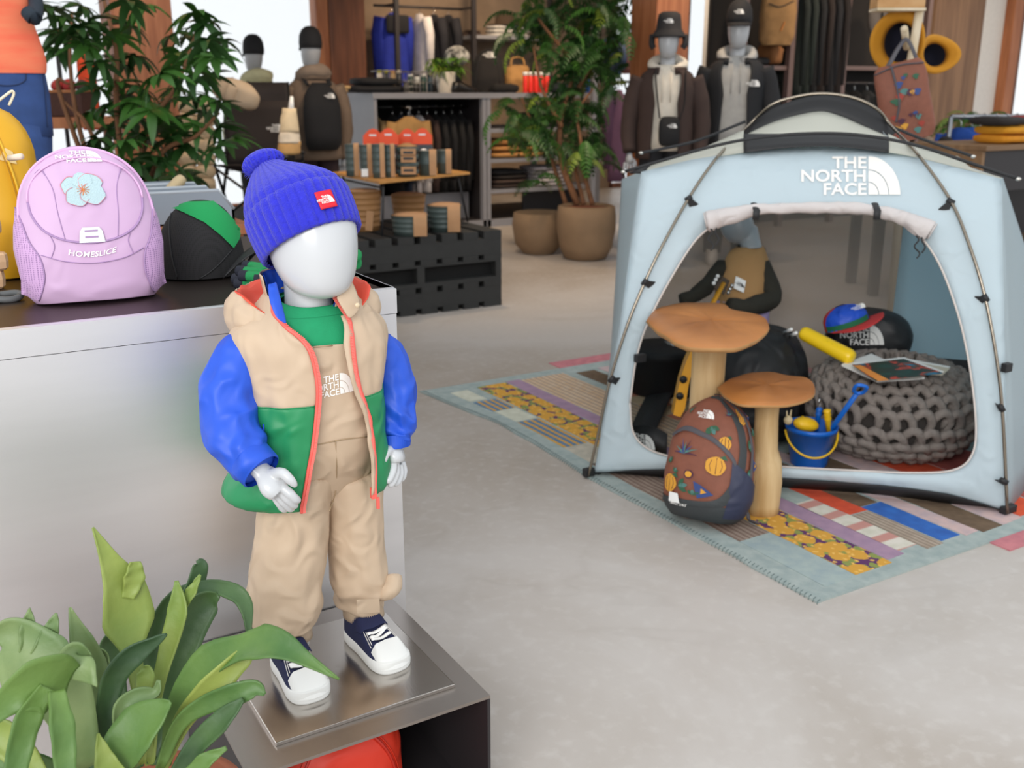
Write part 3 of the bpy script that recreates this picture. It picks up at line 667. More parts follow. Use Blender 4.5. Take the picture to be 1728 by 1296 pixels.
o = G().loft([spline([fe[3]+TN*.04, fe[3].lerp(BR, .5)+V((-.06, .05, .01)), BR+V((-.06, 0, .01))], 10), spline([S(1695, 740)+TN*.05, fe[3].lerp(BR, .5)+V((-.1, .07, .2)), BR+V((-.1, 0, .2))], 10)], closed=False).make('inner_skirt', M_tblack, tent); solid(o, .004)
# poles
plL = [(993, 803), (1010, 730), (1030, 640), (1060, 545), (1090, 472), (1120, 410), (1165, 330), (1210, 266), (1258, 217)]
plR = [(1505, 214), (1550, 262), (1605, 340), (1638, 420), (1662, 500), (1681, 600), (1692, 700), (1700, 866)]
sl_ = [(1300, 178), (1345, 163), (1390, 158), (1440, 165), (1480, 184)]
def pv(y): return vf(y)-.03 if y > 225 else .6
G().tube(spline([T(x, y, pv(y)) for x, y in plL+sl_+plR], 120), .0055, 8).make('arch_pole', M_pole, tent)
for pts, v0 in (([(1052, 290), (1120, 270), (1190, 250), (1255, 236), (1320, 228), (1385, 225), (1440, 227), (1500, 235), (1560, 249), (1640, 276), (1718, 302)], .31), ([(1082, 258), (1170, 239), (1258, 205)], .75), ([(1505, 214), (1560, 236), (1642, 264)], .75)):
    P_ = spline([T(x, y, v0) for x, y in pts], 40); G().tube(P_, .0055, 7).make('eave_pole', M_tblack, tent)
    for e in ((0,), (-1,)): 
        if pts[e[0]][0] in (1258, 1505): continue
        q = P_[e[0]]; G().ell(q, (.010, .010, .006), 8, 6).make('pole_tip', mat('silver_tip', 'd8d4cc', .3, .8), tent)
o = G().loft([[T(1062, 291, .305), T(1062, 293, .305)], [T(1100, 276, .305), T(1085, 293, .30)]], closed=False).make('corner_patch', M_tblack, tent); solid(o, .003)
def clip(px, py, dx, dy, w_=.022):
    a = T(px, py, pv(py)); b = S(px+dx, py+dy, -.002); d = (b-a).normalized(); s = d.cross(TN).normalized()
    G().poly([a-s*w_*.3, a+s*w_*.3, b+s*w_*.75, b-s*w_*.75], -TN*.006).make('pole_clip', M_tblack, tent, False)
    G().tube([a-s*.012, a+s*.012], .009, 8).make('pole_clip', M_tblack, tent)
for a in ((1162, 335, 10, 14), (1088, 476, 14, 6), (1032, 640, 12, 3), (1604, 340, -14, 18), (1663, 503, -15, 4), (1690, 688, -9, -2), (1694, 812, -8, 2, .03)): clip(*a)
G().box(-.02, .02, -.012, .012, 0, .03, .004, Matrix.Translation(pz(993, 806, .0)+V((0, 0, .006)))).make('pole_foot', M_tblack, tent, False)
G().box(-.03, .03, -.012, .012, 0, .025, .004, Matrix.Translation(pz(1700, 868)+V((0, 0, .006)))).make('pole_foot', M_tblack, tent, False)
o = G()
for i in range(9): o.ell(pz(lerp(1003, 1014, .5+.5*math.cos(i*.7)), 801+3*math.sin(i*.7))+V((0, 0, .01)), (.004, .004, .004), 5, 4)
o.make('ground_loop', M_tblack, tent)
b_ = S(1697, 622, -.02); G().box(-.016, .016, -.01, .01, -.014, .014, .003, Matrix.Translation(S(1699, 620, -.01))).make('wall_tab', M_tblack, tent, False)
G().box(-.02, .02, -.01, .01, -.014, .014, .003, Matrix.Translation(S(1080, 604, -.02))).make('door_toggle', M_tblack, tent, False)
# rolled door flap with ties
M_roll = mat('pale_grey_roll', 'c9c2c0', .7, bump=.4, bscale=18, bdist=.03, crease=True)
rp = spline([S(1193, 374, -.035), S(1225, 366, -.035), S(1268, 355, -.03), S(1320, 352, -.03), S(1370, 350, -.03), S(1430, 351, -.03), S(1482, 356, -.03), S(1520, 368, -.035), S(1548, 380, -.035), S(1570, 391, -.035)], 60)
rr = [interp([(0, .034), (.12, .030), (.22, .019), (.5, .017), (.74, .018), (.85, .028), (1, .038)], i/59) for i in range(60)]
rl = G().tube(rp, rr, 18).make('rolled_door', M_roll, tent); wrinkle(rl, .006, (22, 22, 22), 4)
for (x, y), e in (((1193, 374), rp[0]-rp[3]), ((1570, 391), rp[-1]-rp[-4])):
    d = e.normalized(); a, b = frame(d); c = rp[0] if x < 1300 else rp[-1]
    P_ = [c+d*.004+(a*math.cos(t*.45)+b*math.sin(t*.45))*(.033-.0011*t) for t in range(26)]; G().tube(P_, .003, 5).make('roll_spiral', M_roll, rl)
for (x, y) in ((1275, 357), (1479, 357)):
    p_ = S(x, y, -.036); G().tube([S(x-3, y-14, -.03), S(x+2, y-2, -.062), S(x, y+14, -.05)], .011, 8, flat=.3).make('roll_tie', M_tblack, rl)
for (x, y) in ((1198, 385), (1546, 398)):
    pts = [S(x+4*math.sin(i*1.1)+(i*.3), y+i*4.2, -.05) for i in range(10)]; G().tube(spline(pts, 30), .0028, 5).make('cord', M_tblack, rl)
    pts = [S(x+12-3*math.sin(i*.9), y+i*3.6, -.05) for i in range(9)]; G().tube(spline(pts, 30), .0028, 5).make('cord', M_tblack, rl)
tfp = bvh(fp)
def onfp(x, y):
    h = tfp.ray_cast(CAM, ray(x, y).normalized()); return (h[0]-ray(x, y).normalized()*.006) if h[0] else S(x, y, -.03)
logo('tent_logo', lambda a, b: onfp(1447+a*140, 296-b*118), mat('warm_white_print', 'f1ece6', .7), tent, 1.0)

# ================================================================ CHILD MANNEQUIN (on the platform)
M_manq = mat('gloss_white_mannequin', 'c8cacd', .25, coat=.25)
M_tan = mat('tan_nylon', 'c9b197', .62, bump=.5, bscale=17, bdist=.03, crease=True, var=.06, vscale=20); M_green = mat('green_nylon', '1f8a55', .5, bump=.5, bscale=17, bdist=.03, crease=True, var=.1, vscale=20)
M_blue = mat('blue_nylon', '1f55d2', .5, bump=.5, bscale=17, bdist=.03, crease=True, var=.1, vscale=20); M_coral = mat('coral_lining', 'f2573f', .55, var=.1, vscale=20)
M_zip = mat('coral_zip', 'f2665c', .45); M_tee = mat('green_jersey', '1c9a66', .85, bump=.15, bscale=700, var=.08, vscale=60); M_print = mat('white_print', 'f6f4f0', .6)
KY = 1.66; KX = .588; FZ = PZ+.007
kid = thing('child_mannequin', 'white child mannequin in blue knit hat and colour-block jacket', 'mannequin', (KX, KY, FZ))
def K(px, py, dy=0): return pY(px, py, KY+dy)
HC = V((KX+.003, KY-.012, 1.055))
# head and neck, one surface
g = G()
rings = []
for z, rx, ry, oy in ((.962, .008, .01, -.03), (.966, .028, .032, -.032), (.975, .046, .052, -.03), (.99, .058, .066, -.024), (1.01, .067, .077, -.016), (1.035, .0735, .086, -.008), (1.06, .0765, .090, -.002),
                      (1.085, .0765, .090, .002), (1.11, .072, .084, .004), (1.13, .061, .071, .005), (1.147, .042, .05, .006), (1.155, .016, .02, .006)):
    n = 40; rings.append([V((HC.x+rx*math.cos(2*PI*j/n), HC.y+oy+ry*math.sin(2*PI*j/n), z)) for j in range(n)])
g.loft(rings)
head = g.make('head', M_manq, kid); sub(head, 1)
g = G(); n = 32
g.loft([[V((KX-.002+r*math.cos(2*PI*j/n), KY+oy+r*1.05*math.sin(2*PI*j/n), z)) for j in range(n)] for z, r, oy in ((.89, .055, .008), (.915, .048, .006), (.935, .043, .004), (.96, .041, .002), (.99, .041, .004), (1.02, .043, .005))])
sub(g.make('neck', M_manq, kid), 1)
# ---- knitted hat
M_knit = mat('royal_blue_knit', '2b2fd0', .9, bump=.7, bscale=420, var=.2, vscale=150, sheen=.2)
hax = V((-.17, .48, .865)).normalized(); hf = (V((0, -1, 0))-hax*hax.dot(V((0, -1, 0)))).normalized(); hs_ = hax.cross(hf).normalized()
HB = V((.583, 1.673, 1.096))
NR = 34
def hat_ring(h, rx, ry, ox=0, oy=0, amp=.0022, n=NR*6, ph=0):
    out = []
    for j in range(n):
        a = 2*PI*j/n; rib = amp*(abs(math.cos(a*NR/2+ph))**.6*1.6-1)
        out.append(HB+hax*h+hf*((ry+rib)*math.cos(a)+oy)+hs_*((rx+rib)*math.sin(a)+ox))
    return out
prof = [(-.046, .079, .094), (-.03, .083, .098), (.0, .0855, .1005), (.03, .086, .100), (.045, .0845, .098), (.06, .0775, .091), (.078, .067, .079), (.096, .0545, .064), (.112, .042, .049), (.126, .031, .035), (.138, .023, .024), (.15, .016, .016)]
pp = []
prof = [(h*.80 if h > 0 else h, a, b) for h, a, b in prof]
for i in range(len(prof)-1):
    for k in range(3): pp.append(tuple(lerp(a, b, k/3) for a, b in zip(prof[i], prof[i+1])))
pp.append(prof[-1])
hat = G().loft([hat_ring(h, rx, ry, -.014*sm((h-.02)/.1), -.024*sm((h-.02)/.1)) for h, rx, ry in pp], cap0=False).make('knit_hat', M_knit, kid)
cuff = [(-.052, .081, .096), (-.056, .085, .1), (-.052, .0885, .1035), (-.035, .0905, .106), (-.01, .092, .1075), (.012, .0915, .107), (.022, .0895, .105), (.024, .0865, .101)]
cf = G().loft([hat_ring(h, rx, ry, amp=.0026) for h, rx, ry in cuff], cap0=False, cap1=False).make('turned_up_cuff', M_knit, hat)
pc = HB+hax*.112+hf*(-.028)+hs_*(-.016)
# pom-pom: many short yarn loops bent out of the crown
g = G(); prn = random.Random(3)
rings = []; pf = [(-.014, .010), (-.010, .026), (.0, .035), (.010, .036), (.018, .030), (.024, .018), (.025, .006), (.020, .001)]
for h, r_ in [tuple(lerp(a, b, k/3) for a, b in zip(pf[i], pf[i+1])) for i in range(len(pf)-1) for k in range(3)]+[pf[-1]]:
    rings.append([pc+hax*h+(hf*math.cos(2*PI*j/180)+hs_*math.sin(2*PI*j/180))*(r_*(1+.07*(abs(math.cos(15*2*PI*j/180+.5*math.sin(j)))-.5)+.03*noise.noise(V((j*.3, h*80, 0))))) for j in range(180)])
g.loft(rings)
for i in range(160):
    d = V((prn.gauss(0, 1), prn.gauss(0, 1), prn.gauss(.2, 1))).normalized(); q = hax*d.dot(hax)*.024+(d-hax*d.dot(hax))*.036; s = d.cross(hax).normalized()
    g.tube([pc+q*.9, pc+q*1.04+s*.002, pc+q*1.1+s*.006], [.0007, .0006, .0003], 3)
g.make('pompom', M_knit, hat)
# woven label on the cuff
M_red = mat('red_label', 'd8182f', .6)
tc_ = bvh(cf); cpt = K(549, 337, -.1)
hit = tc_.ray_cast(CAM, ray(549, 338).normalized())[0] or cpt
nrm = hit-HB; nrm = (nrm-hax*nrm.dot(hax)).normalized(); ly = hax; lx = ly.cross(nrm).normalized(); sq = .0150
def lbl(a, b, d): return hit+lx*a+ly*b+nrm*(d-5.5*a*a)
lab = decal('woven_label', [[(-sq, -sq), (sq, -sq), (sq, sq), (-sq, sq)]], lambda a, b: lbl(a, b, .0035), M_red, cf, .006); solid(lab, .0015, 1)
logo('label_logo', lambda a, b: lbl(a, b, .0058), M_print, cf, .0245)

# ---- T-shirt and overalls torso
n = 48
def ring(cx, cy, z, rx, ry, n=48, e=2.4, tilt=0):
    out = []
    for j in range(n):
        a = 2*PI*j/n; c, s = math.cos(a), math.sin(a)
        out.append(V((cx+rx*math.copysign(abs(s)**(2/e), s), cy-ry*math.copysign(abs(c)**(2/e), c), z+tilt*c)))
    return out
tee = G().loft([ring(KX, KY+.004, z, rx, ry, tilt=t_) for z, rx, ry, t_ in ((.80, .108, .080, 0), (.85, .110, .080, 0), (.885, .110, .077, 0), (.91, .104, .070, 0), (.93, .084, .062, -.002), (.945, .064, .055, -.005), (.953, .055, .051, -.007), (.949, .050, .047, -.007))], cap0=False, cap1=False).make('t_shirt', M_tee, kid)
sub(tee, 1)
rib = G().loft([ring(KX, KY+.004, z, rx, ry, tilt=t_) for z, rx, ry, t_ in ((.936, .0745, .0605, -.003), (.946, .0645, .0565, -.005), (.955, .0565, .0525, -.007), (.9555, .0535, .050, -.007))], cap0=False, cap1=False).make('neck_rib', M_tee, tee); sub(rib, 1)
def wr(o, a, sc, seed): return wrinkle(o, a, sc, seed)
ov = thing  # (name kept free)
bib = G().loft([ring(KX, KY+.002, z, rx, ry) for z, rx, ry in ((.58, .03, .015), (.59, .07, .028), (.615, .098, .042), (.64, .106, .056), (.665, .111, .070), (.69, .113, .080), (.715, .113, .085), (.74, .113, .086), (.78, .114, .086), (.83, .115, .0855), (.865, .115, .084), (.888, .114, .0825), (.8875, .111, .079))], cap0=True, cap1=False)
ovr = bib.make('overalls', M_tan, kid); sub(ovr, 2)
wrinkle(ovr, .003, (14, 10, 5), 3)
# legs of the overalls from traced rows (outer and inner edge), true round section
def leg_part(rows, dyc, name, seed, cuffrow):
    rings = []
    R_ = spline([V((a, b, c)) for a, b, c in rows], 26)
    for k, q in enumerate(R_):
        py_, xl, xr = q
        a, b = K(xl, py_, dyc), K(xr, py_, dyc); c = (a+b)/2; rx = (b.x-a.x)/2; ry = min(.074, max(.034, rx*1.02)); n = 40; rr = []
        for j in range(n):
            an = 2*PI*j/n; t = k/25
            fold = .0045*math.sin(8*t*PI+2.6*math.sin(an+seed)+seed)*sm((t-.4)/.4)*(1-sm((t-.92)/.08))+.010*(.3-abs(noise.noise(V((math.cos(an)*1.5+seed, math.sin(an)*1.5, t*5)))))
            rr.append(V((c.x+(rx+fold)*math.sin(an), KY+dyc+.006-(ry+fold)*math.cos(an), c.z+.008*math.sin(an*1+seed)*sm((t-.4)/.5)*math.sin(t*14))))
        rings.append(rr)
    o = G().loft(rings).make(name, M_tan, ovr); sub(o, 1)
    # gathered elastic cuff
    (py0, xl0, xr0), (py1, xl1, xr1) = cuffrow; rings = []
    for k in range(4):
        a, b = K(lerp(xl0, xl1, k/3), lerp(py0, py1, k/3), dyc), K(lerp(xr0, xr1, k/3), lerp(py0, py1, k/3), dyc); c = (a+b)/2; rx = (b.x-a.x)/2
        n = 120; rings.append([V((c.x+(rx+.0016*math.cos(j*PI))*math.sin(2*PI*j/n), KY+dyc+.004-(rx*1.1+.0016*math.cos(j*PI))*math.cos(2*PI*j/n), c.z)) for j in range(n)])
    G().loft(rings).make('elastic_cuff', M_tan, o)
    return o
lgL = leg_part([(790, 450, 566), (838, 442, 562), (870, 437, 556), (905, 434, 553), (940, 428, 550), (975, 420, 545), (1000, 415, 541), (1022, 416, 540), (1042, 424, 538), (1054, 436, 530), (1060, 450, 524)], .0, 'trouser_leg', 1.0, ((1052, 466, 524), (1076, 470, 526)))
lgR = leg_part([(790, 540, 644), (838, 546, 644), (870, 552, 645), (905, 556, 645), (940, 560, 648), (970, 562, 652), (990, 565, 657), (1005, 570, 655), (1018, 575, 650), (1026, 584, 644)], .012, 'trouser_leg', 4.2, ((1018, 582, 642), (1038, 584, 646)))
# bunched flap and strap tab of the right trouser leg
q = K(655, 990, -.02); o = G().ell(q, (.030, .028, .02), 16, 10, Matrix.Rotation(-.5, 4, 'Y')).make('cuff_flap', M_tan, lgR); wrinkle(o, .006, (40, 40, 40), 2)
G().loft([[K(602, 1012, -.062), K(640, 1010, -.055)], [K(602, 1030, -.058), K(641, 1028, -.052)], [K(603, 1036, -.055), K(641, 1033, -.05)]], closed=False).make('cuff_tab', M_tan, lgR)
# waist seam, bib seam, centre seam
to = bvh(ovr)
def on_ovr(px, py, off=.0015):
    d = ray(px, py); h = to.ray_cast(CAM, d); return (h[0]+h[1]*off) if h[0] else K(px, py, -.09)
M_seam = mat('tan_seam', 'a48c6e', .7)
for pts in ([(529, 752), (560, 745), (590, 740), (620, 737)], [(528, 586), (560, 583), (592, 578)], [(566, 745), (568, 790), (566, 830), (556, 862)]):
    G().tube(spline([on_ovr(*q, .0005) for q in pts], 14), .0011, 6).make('seam', M_seam, ovr)
co = on_ovr(565, 649, 0); fx = on_ovr(590, 645, 0)-on_ovr(545, 651, 0); fx.z += .002
lgf = lambda a, b: (lambda P_: P_)(None)
def ovr_map(a, b):
    d = (co+fx.normalized()*a+V((0, 0, 1))*b)-CAM; h = to.ray_cast(CAM, d.normalized()); return h[0]+h[1]*.0012 if h[0] else co
logo('chest_logo', lambda a, b: ovr_map(a, b+a*.05), M_print, ovr, .068)

# ---- jacket: open shell cut at the traced zip lines
zipL = [(455, 520), (470, 540), (482, 550), (505, 566), (520, 587), (530, 620), (535, 655), (533, 690), (530, 720), (525, 760), (519, 790), (509, 852), (508, 862)]
zipR = [(563, 496), (578, 518), (592, 540), (597, 590), (602, 627), (610, 665), (624, 697), (629, 740), (634, 775), (635, 800), (631, 832), (631, 860)]
jprof = [(.598, .121, .098), (.606, .127, .103), (.62, .129, .105), (.65, .128, .105), (.69, .126, .103), (.73, .125, .101), (.77, .125, .100), (.81, .127, .099), (.85, .132, .097), (.88, .138, .093), (.905, .136, .085), (.925, .118, .077), (.945, .092, .069), (.96, .076, .064), (.97, .070, .062)]
def jr(z): return interp([(a, b) for a, b, c in jprof], z), interp([(a, c) for a, b, c in jprof], z)
def jpt(a, z):
    rx, ry = jr(z); s, c = math.sin(a), math.cos(a); e = 2.3
    fold = .004*noise.noise(V((s*3.2, c*3.2, z*12)))+.009*(.28-abs(noise.noise(V((s*4.2+2, c*4.2, z*9+s*3)))))*(1-sm((z-.90)/.05))+.0035*(.25-abs(noise.noise(V((s*9, c*9, z*22)))))
    if z < .618: fold += .0018*math.sin(a*46)
    if s < 0: rx += .042*sm((.70-z)/.08)*(-s)**2*max(0, min(1, (z-.59)/.02))
    return V((KX-.004+(rx+fold)*math.copysign(abs(s)**(2/e), s), KY+.004-(ry+fold)*math.copysign(abs(c)**(2/e), c), z))
def zip_angle(poly, z, lo, hi):
    best = None
    tabl = sorted([(y, x) for x, y in poly])
    for i in range(241):
        a = lerp(lo, hi, i/240); x, y, _ = proj(jpt(a, z)); e = abs(x-interp(tabl, y))
        if best is None or e < best[0]: best = (e, a)
    return best[1]
ZL = {}; 
zs = [lerp(.598, .968, i/33) for i in range(34)]
angL = [zip_angle(zipL, z, -1.5, .5) for z in zs]; angR = [zip_angle(zipR, z, -.4, 1.5) for z in zs]
def smooth_l(l):
    for _ in range(2): l = [l[0]]+[(l[i-1]+2*l[i]+l[i+1])/4 for i in range(1, len(l)-1)]+[l[-1]]
    return l
angL, angR = smooth_l(angL), smooth_l(angR)
NJ = 72
jk = None
def shell(z0, z1, name, m, parent):
    rr = []
    for z, aL, aR in zip(zs, angL, angR):
        if z0-.0001 <= z <= z1+.0001: rr.append([jpt(lerp(aR, 2*PI+aL, j/NJ), z) for j in range(NJ+1)])
    o = G().loft(rr, closed=False).make(name, m, parent); solid(o, .004, 0); sub(o, 1); return o
zm = zs[17]
jk = shell(zs[17], .98, 'jacket', M_tan, kid)
shell(0, zs[17], 'green_lower_panel', M_green, jk)
G().tube([jpt(lerp(angR[17], 2*PI+angL[17], j/NJ), zs[17])*1.0 for j in range(NJ+1)], .0016, 6).make('panel_seam', M_green, jk)
# zips: tape and separate teeth
M_tooth = mat('coral_teeth', 'f47a70', .35)
for angs, nm in ((angL, 'L'), (angR, 'R')):
    path = [jpt(a, z) for a, z in zip(angs, zs)]
    path = spline(path, 150); sgn = 1 if nm == 'L' else -1
    g = G().tube([p+V((sgn*.001, -.003, 0)) for p in path], .0034, 6, flat=.6); g.make('zip_tape', M_zip, jk)
    g = G()
    acc = 0
    for p, q in zip(path, path[1:]):
        mdl = (p+q)/2+V((sgn*.0045, -.0045, 0)); g.box(-.0026, .0026, -.0018, .0018, -.0011, .0011, 0, Matrix.Translation(mdl))
    g.make('zip_teeth', M_tooth, jk, False)
    if nm == 'R':
        e = path[0]
        G().box(-.005, .005, -.006, .004, -.004, .016, .001, Matrix.Translation(e+V((-.003, -.004, .004)))).make('zip_slider', M_zip, jk, False)
        G().box(-.003, .003, -.002, .002, -.022, 0, .001, Matrix.Translation(e+V((.003, -.01, .002)))).make('zip_pull', M_zip, jk, False)
# placket flap beside the right zip
g = G().loft([[jpt(a-.02, z)+V((0, -.003, 0)), jpt(a-.10, z)+V((-.003, -.005, 0))] for a, z in list(zip(angR, zs))[1:31]], closed=False).make('placket', M_tan, jk); solid(g, .002, 0)
# blue pocket zip on green panel
pp_ = [jpt(-1.02, z)+V((-.001, -.002, 0)) for z in (.715, .73, .745, .76)]
G().tube(pp_, .003, 6, flat=.5).make('pocket_zip', M_blue, jk)
# stand collar (tan outside, blue lining) turned open
def collar_pt(t, h, off):
    """t 0..1 from the right front round the back to the left front"""
    a = lerp(angR[-1]+.10, 2*PI+angL[-1]-.05, t); s, c = math.sin(a), math.cos(a)
    flare = .010*h+.016*h*(max(0, c)**1.2)
    r1 = .068+flare+off; r2 = .062+flare+off
    front = max(0, c)
    z = .945+.058*h-.012*h*front
    return V((KX-.004+r1*s, KY+.006-r2*c, z))
o = G().grid(lambda u, v: collar_pt(u, v, 0), 48, 7).make('collar', M_tan, jk); solid(o, .003, 0); sub(o, 1)
o = G().grid(lambda u, v: collar_pt(u, v*.97, -.0042), 48, 7).make('collar_lining', M_blue, jk); sub(o, 1)
# left lapel folded out, showing the blue facing
o = G().loft([spline([K(466, 474, -.045), K(474, 505, -.075), K(484, 549, -.092)], 8), spline([K(459, 480, -.05), K(462, 510, -.083), K(477, 545, -.098)], 8), spline([K(452, 478, -.044), K(455, 508, -.076), K(466, 537, -.094)], 8)], closed=False).make('lapel_facing', M_blue, jk); solid(o, .002); sub(o, 1)
# right lapel flap with snap
o = G().loft([spline([K(566, 500, -.078), K(575, 516, -.088), K(590, 540, -.092)], 6), spline([K(580, 486, -.07), K(590, 505, -.083), K(600, 533, -.09)], 6), spline([K(594, 470, -.05), K(604, 492, -.066), K(611, 517, -.078)], 6)], closed=False).make('collar_flap', M_tan, jk); solid(o, .003); sub(o, 1)
G().ell(K(603, 515, -.092), (.0045, .003, .0045), 12, 8).make('snap_button', mat('cream_snap', 'd9c4a4', .3), jk)
# hood: gathered roll round the back of the neck, coral inside
def hood(name, m, prof_, t0, t1, sd):
    """prof_: (radius, height) from the outside foot over the rim to the inside"""
    def fn(u, v):
        a = lerp(t0, t1, u); s, c = math.sin(a), math.cos(a); e = sm(min(u, 1-u)/.22)
        k = v*(len(prof_)-1); i_ = min(int(k), len(prof_)-2); r_, z = [lerp(prof_[i_][q], prof_[i_+1][q], k-i_) for q in (0, 1)]
        r_ = lerp(.080, r_, .35+.65*e); z = lerp(.930, z, .30+.70*e)-.012*max(0, c); r_ += .014*max(0, -c)
        f_ = .006*noise.noise(V((s*4, c*4, v*2+sd)))+.0035*noise.noise(V((s*12, c*12, v*4+sd)))
        return V((KX-.002+(r_+f_)*s*1.10, KY+.012-(r_+f_)*c, z+f_))
    o = G().grid(fn, 90, 16).make(name, m, jk); solid(o, .0025, 0); sub(o, 1); return o
hood('hood', M_tan, [(.100, .900), (.120, .905), (.127, .925), (.122, .950), (.110, .968), (.104, .972)], .72, 2*PI-.82, 1)
hood('hood_lining', M_coral, [(.106, .9715), (.100, .970), (.092, .962), (.084, .950), (.074, .945)], .66, 2*PI-.76, 1)
# ---- sleeves
def sleeve(path, rad, m, name, seed, cuffr):
    P = spline(path, 40); R_ = [interp(rad, i/39) for i in range(40)]; rings = []; a = None
    for i, p in enumerate(P):
        d = (P[min(i+1, 39)]-P[max(0, i-1)]).normalized()
        a = frame(d, V((0, 1, 0)))[0] if a is None else (a-d*a.dot(d)).normalized(); b = a.cross(d)
        t = i/39
        rr = []
        for j in range(40):
            an = 2*PI*j/40
            f_ = .009*(.35-abs(noise.noise(V((math.cos(an)*1.5+seed, math.sin(an)*1.5, t*6)))))+.0045*(1-2*abs(math.sin(t*11+1.6*math.sin(an+seed))))*sm((t-.3)/.4)
            if t > .9: f_ *= .35
            rr.append(p+(a*math.cos(an)+b*math.sin(an))*(R_[i]+f_))
        rings.append(rr)
    o = G().loft(rings).make(name, m, jk); sub(o, 1); return o
slL = sleeve([K(425, 585, .014), K(405, 608, .006), K(386, 655, -.005), K(389, 715, -.03), K(412, 765, -.075), K(438, 792, -.105)], [(0, .030), (.12, .042), (.4, .048), (.6, .049), (.8, .042), (.92, .035), (1, .033)], M_blue, 'sleeve', 1.3, 0)
slR = sleeve([K(634, 575, .018), K(650, 605, .014), K(664, 652, .006), K(668, 700, -.01), K(667, 730, -.022), K(667, 748, -.03)], [(0, .028), (.14, .038), (.4, .041), (.65, .040), (.85, .033), (1, .027)], M_blue, 'sleeve', 5.1, 0)
# cuff strap of the left sleeve
w0 = K(438, 792, -.105); d0 = (K(438, 792, -.105)-K(412, 765, -.075)).normalized()
a_, b_ = frame(d0); rings = [[w0+d0*t_+(a_*math.cos(2*PI*j/32)+b_*math.sin(2*PI*j/32))*r_ for j in range(32)] for t_, r_ in ((-.028, .0365), (-.024, .038), (.004, .0365), (.006, .034))]
G().loft(rings, cap0=False, cap1=False).make('cuff', M_blue, slL)
w1 = K(667, 748, -.03); d1 = V((0, -.15, -1)).normalized(); a_, b_ = frame(d1)
rings = [[w1+d1*t_+(a_*math.cos(2*PI*j/64)+b_*math.sin(2*PI*j/64))*(r_+.0012*math.cos(j*PI)) for j in range(64)] for t_, r_ in ((-.02, .0285), (.0, .0275), (.006, .0265))]
G().loft(rings, cap0=False, cap1=False).make('cuff', M_blue, slR)
# ---- hands: palm, four fingers and thumb fused into one surface
def hand(name, wrist, palm_end, fingers, thumb, pr, fr):
    g = G(); W_, E_ = V(wrist), V(palm_end); d = E_-W_
    g.tube(spline([W_-d*.5, W_, W_+d*.45, E_], 9), [pr*.62]*3+[pr*.72, pr*.84, pr*.94, pr, pr*.98, pr*.85], 16, flat=.62, up=HUP)
    for f in fingers: g.tube(spline(f, 10), [fr*1.08]*4+[fr]*3+[fr*.93, fr*.8, fr*.45], 10)
    g.tube(spline(thumb, 9), [fr*1.35, fr*1.3, fr*1.22, fr*1.15, fr*1.1, fr*1.05, fr, fr*.85, fr*.45], 10)
    o = g.make(name, M_manq, kid); remesh(o, .0019, 5); return o
HUP = V((.4, -.7, .6))
hand('hand', K(446, 800, -.108), K(474, 828, -.125),
     [[K(476, 822, -.132), K(490, 834, -.142), K(498, 842, -.142), K(505, 845, -.136)], [K(473, 829, -.126), K(486, 842, -.136), K(494, 850, -.134), K(500, 855, -.128)],
      [K(468, 833, -.118), K(480, 847, -.126), K(488, 856, -.124), K(494, 860, -.118)], [K(462, 832, -.110), K(472, 848, -.114), K(478, 857, -.112), K(484, 861, -.108)]],
     [K(458, 801, -.115), K(476, 798, -.136), K(488, 808, -.148), K(500, 821, -.150)], .031, .0082)
HUP = V((.8, -.5, .2))
hand('hand', K(668, 755, -.034), K(669, 780, -.042),
     [[K(664, 782, -.046), K(662, 796, -.056), K(657, 808, -.062), K(651, 815, -.064)], [K(668, 784, -.04), K(668, 800, -.05), K(662, 814, -.056), K(655, 821, -.058)],
      [K(673, 784, -.034), K(675, 800, -.04), K(671, 812, -.046), K(664, 819, -.05)], [K(677, 780, -.028), K(681, 794, -.03), K(679, 805, -.036), K(674, 812, -.04)]],
     [K(660, 757, -.042), K(651, 765, -.056), K(647, 775, -.062), K(644, 781, -.064)], .0265, .0076)
